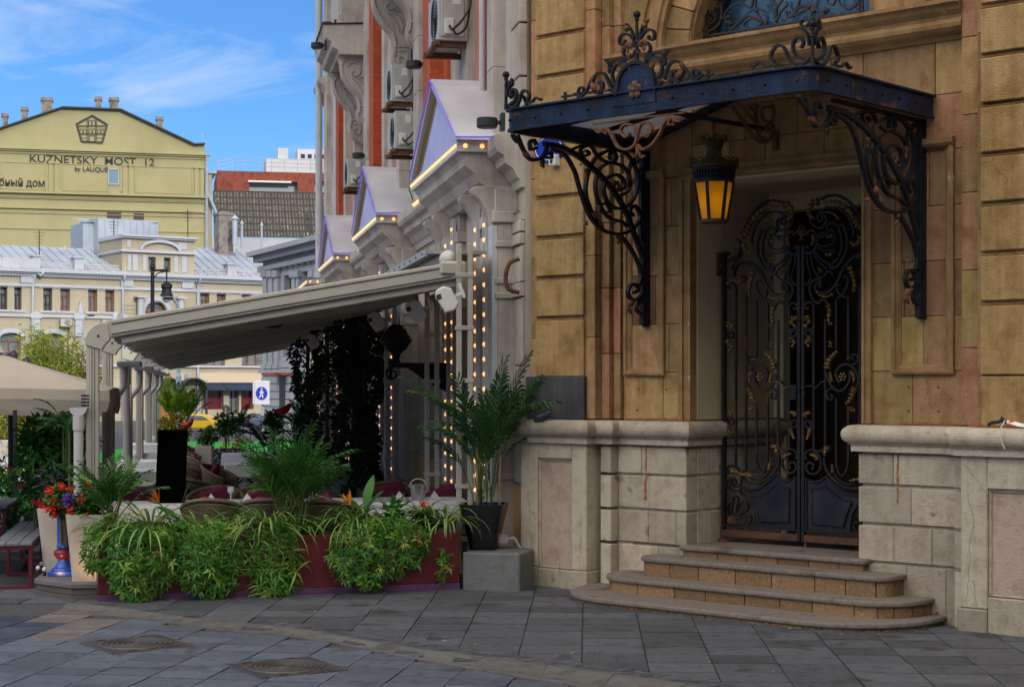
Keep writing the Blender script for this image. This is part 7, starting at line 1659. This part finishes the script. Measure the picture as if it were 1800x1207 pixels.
def spider(name, lab, loc, R_=.26, n=46, group=None, up=.9, seed=1):
    b = MB()
    for i in range(n):
        az = u_(0, 6.283); L_ = R_*u_(.75, 1.35); el = u_(.3, 1.3)*up*.85
        pts, sd_ = arch((u_(-.02, .02), u_(-.02, .02), 0), az, L_*1.6, el, u_(1.5, 2.7), 7); b.blade(pts, wl(7, u_(.008, .013)), sd_, .35, True)
    r = b.build(name, [M['lv_spider'], M['lv_cream']], None, rec=False); r.location = loc; return tag(r, lab, 'spider plant', group)
def pw(x, y, z): return PF.world(x, y, z)
xq = lambda u: PF.X(u, .12)
SG = 'variegated spider plants along the planter rim'
for i, (u, y, z, R_, n, lab) in enumerate(((262, .06, .50, .30, 60, 'large arching spider plant above the broad round trailing curtain'), (352, .14, .50, .20, 40, 'low spider plant below the upright bird-of-paradise leaf'), (468, .08, .50, .27, 56, 'striped spider plant just left of the first bare red planter stretch'), (408, .2, .50, .19, 36, 'small spider plant behind the trailing curtain'), (622, .10, .51, .25, 56, 'striped spider plant above the second bare planter stretch'), (662, .2, .50, .2, 40, 'spider plant above the widest trailing mass'), (783, .10, .50, .24, 56, 'spider plant at the planter end beside the black pot'), (752, .24, .54, .2, 40, 'upright spider plant behind the one beside the black pot'), (198, .16, .50, .2, 40, 'spider plant under the small palm'), (540, .2, .48, .16, 30, 'thin grassy tuft under the broad palm'))):
    spider('spider_plant', lab, pw(xq(u), y, z), R_, n, SG)
def trailing(lab, uc, hw, ztop, zbot, strands, seed, bulge=.14, grassy=False, skew=0):
    x = xq(uc); w2_ = hw*12.4/F; r = thing('trailing_plant', lab, 'trailing plant', pw(x, 0, ztop), PF.rot, 'trailing plants hanging over the planter'); b = MB(); st_ = MB(); rr = random.Random(seed); H = ztop-zbot
    for i in range(strands):
        sx = -1+2*(i+rr.uniform(.1, .9))/strands; fullness = math.sqrt(max(.05, 1-abs(sx)**2.2)); Ln = H*min(1, (.42+.58*fullness)*rr.uniform(.72, 1.06)); out = (.045+bulge*fullness)*rr.uniform(.45, 1.1)
        x0 = sx*w2_*.72; x1 = sx*w2_*rr.uniform(.92, 1.12)+skew*Ln/H; path = cm([(x0, .07, -.02), (x0*1.02, .02, .035), ((x0+x1)/2, -out*.7, -.01), (x1, -out, -Ln*.45), (x1*.96+skew*.3, -out*.75, -Ln*.8), (x1*.9+skew*.4, -out*.55, -Ln)], 5)
        st_.tube(path, .0028, 4); n = max(4, int(Ln/(.026 if not grassy else .045)))
        for k_ in range(n):
            f = (k_+rr.uniform(.2, .8))/n*(len(path)-1); q = int(f); p = path[q].lerp(path[min(q+1, len(path)-1)], f-q); c = Vector(p)+Vector((rr.uniform(-.025, .025), rr.uniform(-.03, .008), rr.uniform(-.02, .02)))
            q9 = rr.random(); b.cur = 0 if q9 < .62 else 1 if q9 < .78 else 2 if q9 < .97 else 3; m_ = rr.randint(5, 8); az0 = rr.uniform(0, 6.28)
            ax = Vector((sx*.6+rr.uniform(-.5, .5), -1, rr.uniform(-.5, .6))).normalized(); ex = ax.cross(Vector((0, 0, 1))).normalized(); ez = ex.cross(ax); sc_ = rr.uniform(.7, 1.15)
            for j in range(m_):
                a_ = az0+j*6.283/m_+rr.uniform(-.4, .4); L_ = (rr.uniform(.05, .085) if not grassy else rr.uniform(.11, .19))*sc_; d = ex*math.cos(a_)+ez*math.sin(a_); fw = rr.uniform(.1, .9); pts = [c]
                for q2 in range(4): pts.append(pts[-1]+(d+ax*(fw-.4*q2)+Vector((0, 0, -.22*q2))).normalized()*(L_/4))
                b.blade(pts, wl(4, L_*(.095 if not grassy else .036), .3), d.cross(ax), .3)
    b.build('leaves', [M['lv_hang'], M['lv_hang2'], M['lv_mid'], M['lv_dry']], r, rec=False); st_.build('stems', M['cane'], r); return r
trailing('broad round curtain of small trailing leaves next to the pale pots', 248, 58, .51, .0, 30, 1, .17)
trailing('second wide curtain of trailing leaves beside the broad round one', 364, 56, .50, .02, 26, 2, .14)
trailing('grassy pale striped curtain between two bare red stretches', 474, 43, .46, .03, 13, 3, .10, True)
trailing('large curtain of trailing leaves under the small broadleaf plant', 655, 72, .50, .04, 28, 4, .15, skew=-.07)
trailing('thin short curtain of leaves beside the large trailing one', 712, 30, .46, .20, 9, 5, .07)
trailing('single thin strand with a leafy tuft near the concrete block', 768, 9, .24, .06, 2, 6, .03); trailing('sprawling strand hanging beside the pale pot', 168, 22, .50, .17, 5, 7, .05)
# palms
def frond(mb, base, az, L_, el, droop, nl, ll, lw, st, lift=.5, t0=.22):
    pts, sd_ = arch(base, az, L_, el, droop, 12); st.tube(pts, [max(.0015, .006*(1-i/13)) for i in range(13)], 4)
    for i in range(nl):
        t = t0+(1-t0)*i/(nl-1); f = t*12; k_ = min(11, int(f)); p = pts[k_].lerp(pts[k_+1], f-k_); tg = (pts[k_+1]-pts[k_]).normalized(); l_ = ll*(1-.72*abs((t-t0)/(1-t0)-.35)**1.3)*u_(.9, 1.1)
        for s in (-1, 1):
            d = (tg*(.85+.5*t)+sd_*s*(.85-.25*t)*u_(.8, 1.15)+Vector((0, 0, lift*.3))).normalized(); q = [p, p+d*l_*.35, p+d*l_*.72+Vector((0, 0, -l_*.10)), p+d*l_*.98+Vector((0, 0, -l_*.30))]
            mb.blade(q, [lw*.5, lw, lw*.75, .0008], tg, .2)
def palm(lab, loc, n, L_, ll, lw, mats, canes, el=(.7, 1.35), droop=(.7, 1.6), group=None, nl=16, spread=.04, rng=(0, 6.283), ch=.1, t0=.22):
    r = thing('palm', lab, 'palm', loc, 0, group); b = MB(); s_ = MB(); 
    for i in range(n):
        az = rng[0]+(rng[1]-rng[0])*(i+u_(0, .9))/n; q_ = u_(0, 1); b.cur = 0 if q_ < .62 else (1 if q_ < .85 else len(mats)-1); fr_ = u_(.7, 1.1)
        frond(b, (u_(-spread, spread), u_(-spread, spread), u_(0, ch)), az, L_*fr_, u_(*el), u_(*droop), nl, ll*fr_, lw, s_, .5, t0)
    b.build('fronds', mats, r, rec=False); c_ = MB()
    for i in range(canes): a = u_(0, 6.28); c_.tube([(spread*.5*math.cos(a), spread*.5*math.sin(a), -.25), (spread*.8*math.cos(a), spread*.8*math.sin(a), ch)], .006, 5)
    s_.build('frond_stalks', M['cane'], r)
    if canes: c_.build('canes', M['cane'], r)
    return r
palm('small feathery palm before the front pergola post', pw(xq(196), .18, .55), 22, .46, .19, .011, [M['lv_palm'], M['lv_mid'], M['lv_spider']], 8, (1.0, 1.5), (.3, 1.3), nl=10, t0=.35)
palm('broad yellow-green palm standing in the middle of the planter', pw(xq(520), .20, .50), 48, .66, .27, .0135, [M['lv_palm'], M['lv_mid'], M['lv_palm']], 12, (.92, 1.47), (.3, 1.35), nl=9, spread=.10, ch=.10, t0=.38)
kp = palm('tall dark kentia palm with arching fronds in the glossy black pot', bp_loc+Vector((0, 0, .34)), 34, 1.06, .23, .0175, [M['lv_kentia'], M['lv_palm']], 0, (1.32, 1.54), (.3, 1.55), nl=13, spread=.08, ch=.08, t0=.45)
b = MB(); b.tube([(-.05, -.06, -.02), (-.055, -.06, .55)], .006, 5); b.tube([(.12, -.02, -.02), (.13, -.02, .4)], .006, 5); b.build('support_stick', mk('bamboo_stick', [(.30,.17,.06)]), kp)
# bird-of-paradise
def bigleaf(mb, p, az, L_, w_, el, droop=.3): pts, sd_ = arch(p, az, L_, el, droop, 8); mb.blade(pts, [w_*math.sin(math.pi*min(1, .06+.94*i/8))**.8+.0005 for i in range(9)], sd_, .25)
def strel(lab, loc, leaves, fl):
    r = thing('bird_of_paradise', lab, 'flower', loc, 0, 'bird-of-paradise plants in the planter'); b = MB(); s_ = MB()
    for az, L_, w_, el, st_ in leaves: s_.tube([(0, 0, -.2), (math.cos(az)*st_*.2, math.sin(az)*st_*.2, st_)], .007, 5); bigleaf(b, (math.cos(az)*st_*.2, math.sin(az)*st_*.2, st_), az, L_, w_, el)
    b.build('leaves', M['lv_mid'], r, rec=False, smooth=True)
    f = MB()
    for x, z, az in fl:
        s_.tube(cm([(0, 0, -.1), (x*.6, -.03, z*.5), (x, -.04, z)], 4), .006, 5); s_.tube([(x, -.04, z), (x+.09*math.cos(az), -.05, z+.01)], [.013, .002], 6)
        for k_ in range(6): bigleaf(f, (x, -.04, z), az+u_(-.5, .5), u_(.09, .13), .012, .15+.28*k_, .1)
    s_.build('stems', M['cane'], r); f.build('flower', M['orfl'], r, rec=False); return r
strel('bird-of-paradise with orange flower and tall upright leaf before the oval chair', pw(xq(312), .10, .56), [(.2, .30, .045, 1.35, .06), (2.6, .24, .05, .5, .03), (-1.2, .22, .055, -.1, .02), (3.6, .2, .04, .3, .02)], [(-.13, .16, 2.7)])
strel('bird-of-paradise with single orange flower and dark leaves before the corner table', pw(xq(640), .14, .54), [(2.7, .26, .05, .6, .08), (1.2, .3, .04, 1.1, .1), (.4, .22, .05, .9, .08), (-.4, .2, .05, .2, .02)], [(-.10, .13, 2.6)])
def bush(name, lab, cat, loc, rad, n, L_, w_, mat, squash=(1, 1, 1), clumps=9, group=None, stems=5, flowers=0, fmat=None, droop=.3, stem_h=.2, fill=.55):
    r = thing(name, lab, cat, loc, 0, group); b = MB(); cl = [(Vector((v.x*squash[0], v.y*squash[1], v.z*squash[2]))*rad*.62, rad*u_(.36, .58)) for v in (rv_().normalized()*u_(.5, 1) for _ in range(clumps))]; cl.append((Vector(), rad*.6))
    for i in range(n):
        c, rr = cl[i % len(cl)]; d = rv_().normalized(); p = c+d*rr*(fill+(1-fill)*u_(0, 1)); ld = (d+rv_()*.7+Vector((0, 0, -droop))); leaf(b, p, ld, L_*u_(.7, 1.3), w_*u_(.8, 1.2), Vector((u_(-.5, .5), u_(-.5, .5), 1)))
    b.build('foliage', mat, r, rec=False); s_ = MB()
    for i in range(stems): c, rr = cl[i % len(cl)]; s_.tube(cm([(u_(-.02, .02), u_(-.02, .02), -rad*squash[2]-stem_h), (c.x*.4, c.y*.4, -rad*.3), tuple(c)], 4), .010, 5)
    s_.build('stems', M['stem'], r)
    if flowers:
        f = MB()
        for i in range(flowers):
            c, rr = cl[i % len(cl)]; d = rv_().normalized(); d.y = -abs(d.y); p = c+d*(rr*1.1+.02)
            for k_ in range(20): q = p+rv_()*.030; leaf(f, q, rv_(), .024, .024)
        f.build_each('flower_head', fmat or M['redfl'], r, gap=.03, rec=False)
    return r
def at(u, v, Y): return P(u, v, Y)
bush('broadleaf_plant', 'small bright broadleaf plant between the spider plants before the corner table', 'plant', pw(xq(693), .12, .60), .10, 60, .085, .055, M['lv_mid'], (1, .6, 1.3), 5, None, 3)
bush('leafy_plant', 'low dark leafy plant with a red bloom near the black pot', 'plant', pw(xq(745), .22, .56), .11, 120, .05, .03, M['lv_dark'], (1.4, .7, .8), 6, None, 3, 2)
bush('leafy_plant', 'low fern-like green plant filling the planter below the broad palm', 'plant', pw(xq(560), .2, .50), .12, 150, .06, .016, M['lv_mid'], (2.0, .7, .6), 6)
# flowers in the podium pots
bush('geranium', 'red geranium with violet petunia spilling over the front pale planter', 'flower', Vector((pA.location.x, pA.location.y-.02, .70)), .17, 420, .045, .042, M['lv_mid'], (1.2, .9, .6), 9, 'geraniums around the podium', 5, 10)
bush('geranium', 'red geranium with trailing leaves in the blue urn', 'flower', Vector((ur.location.x+.02, ur.location.y-.06, .70)), .15, 320, .045, .042, M['lv_mid'], (1.1, .8, .9), 9, 'geraniums around the podium', 5, 12)
bush('geranium', 'feathery red geranium in the rear pale planter', 'flower', Vector((pB.location.x-.05, pB.location.y, .70)), .15, 420, .04, .022, M['lv_mid'], (1.1, .9, .7), 9, 'geraniums around the podium', 5, 13)
bush('petunia', 'small violet petunia among the red geraniums', 'flower', at(122, 874, 12.6), .05, 50, .03, .025, M['lv_mid'], (1, 1, .8), 4, None, 2, 4, M['vifl'])
bush('geranium', 'red geranium before the big glossy ficus bush', 'flower', at(62, 845, 14.6), .24, 460, .05, .045, M['lv_dark'], (1.3, .8, .9), 9, 'geraniums around the podium', 5, 16)
bush('rhododendron', 'dark broad-leaved shrub behind the burgundy bench', 'shrub', at(20, 868, 16.8), .32, 420, .12, .04, M['lv_dark'], (1.4, .9, .75), 10, None, 5)
bush('rhododendron', 'dark pointed-leaf shrub above the slatted table', 'shrub', at(-4, 832, 17.2), .17, 220, .07, .03, M['lv_dark'], (1.1, .8, 1), 8)
bush('grey_green_shrub', 'dull grey-green round shrub behind the blue urn', 'shrub', at(107, 842, 13.2), .23, 700, .075, .032, M['lv_purp'], (.9, .8, 1.05), 10, None, 6, droop=.5)
bush('ficus_shrub', 'big glossy-leaved ficus shrub between parasol and white pipe', 'shrub', at(88, 780, 14.2), .34, 1200, .085, .05, M['lv_dark'], (1.0, .8, 1.15), 12, None, 7, 2, droop=.6, stem_h=.4)
bush('ficus_shrub', 'smaller ficus shrub half hidden by the white pipe column', 'shrub', at(122, 812, 14.0), .22, 420, .075, .045, M['lv_mid'], (.9, .8, 1.2), 8, None, 5)
bush('leafy_plant', 'dark undergrowth plant behind the podium pots', 'plant', at(45, 915, 15.9), .3, 420, .08, .045, M['lv_dark'], (1.5, .7, .7), 9)
palm('dark spiky palm behind the end of the beige parasol', at(112, 770, 13.2), 14, .26, .12, .008, [M['lv_kentia'], M['lv_dark']], 3, (.2, 1.3), (.5, 1.3), nl=14)
palm('dark small palm behind the white pipe column', at(122, 802, 14.2), 10, .30, .14, .012, [M['lv_kentia'], M['lv_palm']], 3, (.4, 1.3), (.6, 1.4), nl=10)
r = thing('canna', 'upright broad-leaved canna at the parasol corner', 'plant', at(122, 760, 13.0)); b = MB()
for az, L_, w_, el in ((1.9, .26, .028, 1.1), (.6, .26, .026, .9), (-.6, .24, .024, 1.2), (2.8, .22, .022, .7), (4, .2, .03, 1.3)): bigleaf(b, (0, 0, 0), az, L_, w_, el, 1.4)
b.build('leaves', M['lv_mid'], r, rec=False); b = MB(); b.tube([(0, 0, -.6), (0, 0, .02)], .01, 5); b.build('stem', M['cane'], r)
# bamboo screen and shrubs in the pale troughs at the left
for i, (u0, u1, Y, lab) in enumerate(((-60, 24, 24, 'long pale grey trough planter under the bamboo'), (25, 52, 25.5, 'short grey trough planter beside the long pale one'))):
    a, c = P(u0, 773, Y), P(u1, 773, Y); t = thing('trough_planter', lab, 'planter', (a.x, Y, 0), 0, 'pale trough planters at the left'); b = MB(); b.box(0, c.x-a.x, 0, .6, .12, a.z); b.box(.1, c.x-a.x-.1, .08, .5, 0, .12); b.build('box', M['litpot'] if i == 0 else M['pvc'], t, bevel=.01); b = MB(); b.box(.03, c.x-a.x-.03, .03, .57, a.z-.04, a.z+.01); b.build('soil', bpy.data.materials['soil'], t)
a = P(-20, 800, 23); fp_ = thing('low_board_fence', 'low pale boarded screen below the trough planters', 'fence', (a.x, 22.2, 0)); b = MB()
for k_ in range(16): b.box(.05+k_*.085, .125+k_*.085, 0, .025, .05, .62)
b.box(0, 1.42, .025, .05, .15, .2); b.build('boards', M['trim'], fp_)
def bamboo(lab, u0, u1, vb, vt, Y, n, mat, stems=16, L_=(.10, .2), name='bamboo', cat='bamboo'):
    a, c, t = P(u0, vb, Y), P(u1, vb, Y), P((u0+u1)/2, vt, Y); r = thing(name, lab, cat, (a.x, Y, 0)); W = c.x-a.x; b = MB(); s_ = MB()
    for i in range(stems):
        x = W*(i+u_(.1, .9))/stems; h = t.z*u_(.78, 1.02)*(.78+.3*math.sin(math.pi*min(1, .12+.8*x/W))); y = u_(0, .7); lean = u_(-.25, .25); s_.tube([(x, y, .3), (x+lean*.4, y, h*.6), (x+lean, y, h)], [.012, .009, .004], 5)
        for k_ in range(n//stems):
            tt = u_(.10, 1)**.75; p = Vector((x+lean*tt+u_(-.16, .16), y+u_(-.2, .2), .35+(h-.35)*tt+u_(-.06, .06))); d = Vector((u_(-1, 1), u_(-1, 1), u_(-1.1, .25))); leaf(b, p, d, u_(*L_), u_(.016, .028), Vector((u_(-1, 1), u_(-1, 1), .6)))
    b.build('foliage', mat, r, rec=False); s_.build('canes', M['cane'], r); return r
bamboo('tall sunlit yellow-green bamboo screen behind the parasol', 8, 150, 790, 583, 24.4, 6800, M['lv_bamboo'], 26)
bamboo('lower sunlit golden shrub hedge under the parasol edge', -50, 78, 775, 706, 24.2, 2600, M['lv_gold'], 16, (.05, .10), 'golden_hedge', 'hedge')
bush('golden_shrub', 'rusty orange-green shrub beside the trough planter', 'shrub', at(62, 752, 23), .42, 700, .09, .03, M['lv_gold'], (1.1, .8, .9), 9)
# dark climbing columns by the white facade
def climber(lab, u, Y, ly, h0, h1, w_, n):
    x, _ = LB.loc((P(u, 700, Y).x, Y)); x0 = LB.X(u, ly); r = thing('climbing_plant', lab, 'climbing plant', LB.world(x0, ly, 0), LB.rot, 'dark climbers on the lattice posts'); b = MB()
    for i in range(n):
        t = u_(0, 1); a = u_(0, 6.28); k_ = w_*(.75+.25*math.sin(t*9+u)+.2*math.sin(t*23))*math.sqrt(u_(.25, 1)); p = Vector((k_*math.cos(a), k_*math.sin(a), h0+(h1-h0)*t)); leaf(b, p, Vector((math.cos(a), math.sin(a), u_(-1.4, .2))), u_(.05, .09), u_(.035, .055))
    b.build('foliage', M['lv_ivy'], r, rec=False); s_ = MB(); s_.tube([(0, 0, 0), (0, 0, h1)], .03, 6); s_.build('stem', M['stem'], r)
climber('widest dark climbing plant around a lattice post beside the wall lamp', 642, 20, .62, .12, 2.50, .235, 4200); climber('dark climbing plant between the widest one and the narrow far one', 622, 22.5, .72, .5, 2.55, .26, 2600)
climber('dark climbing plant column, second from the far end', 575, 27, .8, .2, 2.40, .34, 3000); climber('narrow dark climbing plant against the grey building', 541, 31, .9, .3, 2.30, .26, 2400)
# far end of the terrace
lw = MB(); lw.add([(-9.5, 33.5, .03), (-1.8, 33.5, .03), (-1.8, 46, .03), (-9.5, 46, .03)], [(0,1,2,3)]); lw = lw.build('lawn', mk('bright_turf', [(.015,.20,.015),(.03,.30,.025)], 30, .9)); tag(lw, kind='structure')
c = P(359, 783, 28); wp = thing('white_box_planter', 'tall off-white box planter at the far end of the terrace aisle', 'planter', (c.x, 28, DZ)); b = MB(); b.box(-.15, .15, -.12, .12, 0, c.z-DZ); b.build('box', M['litpot'], wp, bevel=.01); b = MB(); b.box(-.13, .13, -.1, .1, c.z-DZ-.02, c.z-DZ+.005); b.build('soil', bpy.data.materials['soil'], wp)
c = P(402, 789, 27); kp2 = thing('speckled_planter', 'black planter with white speckled mosaic face at the terrace end', 'planter', (c.x, 27, DZ)); b = MB(); b.box(-.23, .23, -.15, .15, .0, c.z-DZ); b.build('box', mk('speckled_black', [(.01,.01,.011),(.012,.012,.012),(.40,.40,.40)], 26, .5, stops=[.3,.55,.60], det=2), kp2, bevel=.01); b = MB(); b.box(-.2, .2, -.12, .12, c.z-DZ-.02, c.z-DZ+.01); b.build('soil', bpy.data.materials['soil'], kp2)
TG = 'potted plants at the far end of the terrace'
palm('tall palm with painted sunlit colour at the far terrace end, left of the taxi', at(302, 742, 34), 18, .85, .30, .020, [M['lv_palmy'], M['lv_spider']], 6, (.9, 1.5), (.3, 1.0), TG, nl=15); palm('slim palm with painted sunlit colour at the far terrace end, next to the taxi', at(330, 748, 34.5), 14, .85, .26, .019, [M['lv_palmy'], M['lv_spider']], 6, (1.0, 1.5), (.25, .9), TG, nl=15)
bush('ball_shrub', 'sunlit golden-green shrub at the pergola end posts', 'shrub', at(300, 752, 33.5), .45, 900, .11, .05, M['lv_gold'], (1.1, .8, 1), 10, TG)
bush('ball_shrub', 'low round green shrub in the off-white box planter', 'shrub', at(360, 768, 28.2), .19, 420, .07, .035, M['lv_mid'], (1.15, 1, .75), 8, TG)
bush('ball_tree', 'round bushy tree in the speckled planter beside the taxi', 'shrub', at(398, 745, 27.1), .22, 700, .075, .035, M['lv_mid'], (1, .9, .95), 9, TG, 3, stem_h=.25)
palm('small dark palm beside the round bushy tree', at(425, 752, 27.6), 10, .34, .16, .016, [M['lv_palm'], M['lv_mid']], 4, (.5, 1.4), (.6, 1.4), TG, nl=10)
bush('ball_tree', 'round bushy tree under the white pedestrian sign', 'shrub', at(482, 742, 28), .24, 800, .075, .035, M['lv_mid'], (1.1, .9, .8), 9, TG, 3, stem_h=.3)
palm('bright feathery palm between round tree and dark climbers', at(528, 762, 30), 14, .6, .2, .02, [M['lv_palm'], M['lv_mid']], 4, (.7, 1.45), (.6, 1.4), TG, nl=14)
palm('dark palm half hidden behind the broad yellow-green palm', at(468, 795, 20), 12, .42, .18, .016, [M['lv_kentia'], M['lv_palm']], 4, (.4, 1.3), (.8, 1.7), TG, nl=12)
bush('flower_bed', 'low bed of red flowers on the bright lawn', 'flower bed', at(418, 786, 38), .32, 120, .06, .05, M['lv_mid'], (1.6, .6, .25), 6, None, 1, 40)
# little red wooden birds on sticks, white shell ornament
bd = thing('red_bird_ornament', None, None); b = MB(); b.tube(cm([(-.11, 0, .015), (-.06, 0, .005), (0, 0, 0), (.05, 0, .03), (.085, 0, .07), (.115, 0, .075)], 4), [.006]+[.012, .018, .024, .03, .036, .042, .046, .048, .05, .05, .048, .044, .04, .036, .034, .033, .032, .026, .008, .004][:19]+[.003], 8); b.build('body', mk('red_paint', [(.42,.012,.012)], rough=.4), bd, smooth=True); b = MB(); b.tube([(0, 0, 0), (0, 0, -.6)], .008, 5); b.build('stick', M['stem'], bd)
for i, (u, v, Y, s_, a, lab) in enumerate(((328, 747, 26, 1.0, 0, 'red bird ornament beside the bright palms'), (497, 722, 26, 1.2, .2, 'red bird ornament on top of the round tree under the sign'), (440, 746, 26, .7, 2.6, 'dark red bird ornament between the two round trees'))):
    o = bd if i == 0 else copy_tree(bd); o.location = at(u, v, Y); o.scale = (s_,)*3; o.rotation_euler = (0, 0, a); tag(o, lab, 'ornament', 'red bird ornaments among the terrace plants')
r = thing('spiral_ornament', 'pale snail-shaped ornament above the round tree beside the taxi', 'ornament', at(396, 718, 26)); b = MB(); b.strip([(q[0], 0, q[1]) for q in spiral(0, 0, .06, .01, -60, 620, 30)], (0, 1, 0), .02, .03); b.strip(cm([(.03, 0, -.05), (.06, 0, -.10), (.08, 0, -.16)], 4), (0, 1, 0), .03, .03); b.build('shell', M['pvc'], r); b = MB(); b.tube([(.05, 0, -.12), (.05, 0, -.6)], .008, 5); b.build('stick', M['stem'], r)
# weeds at the foot of the right-hand pedestal, litter
wd_ = G(1672, 1098); bush('weed', 'bright green weeds growing beside the steps at the pedestal foot', 'plant', Vector((wd_.x, wd_.y, .055)), .08, 70, .045, .03, M['lv_mid'], (2.2, .6, .5), 7, None, 2, stem_h=0)
# ================================================================ to metres
for o in sc.objects:
    if o.parent is None and o.type != 'CAMERA' and not (o.type == 'LIGHT' and o.data.type == 'SUN'):
        o.location = o.location*K; o.scale = o.scale*K
        if o.type == 'LIGHT': o.data.energy *= K*K
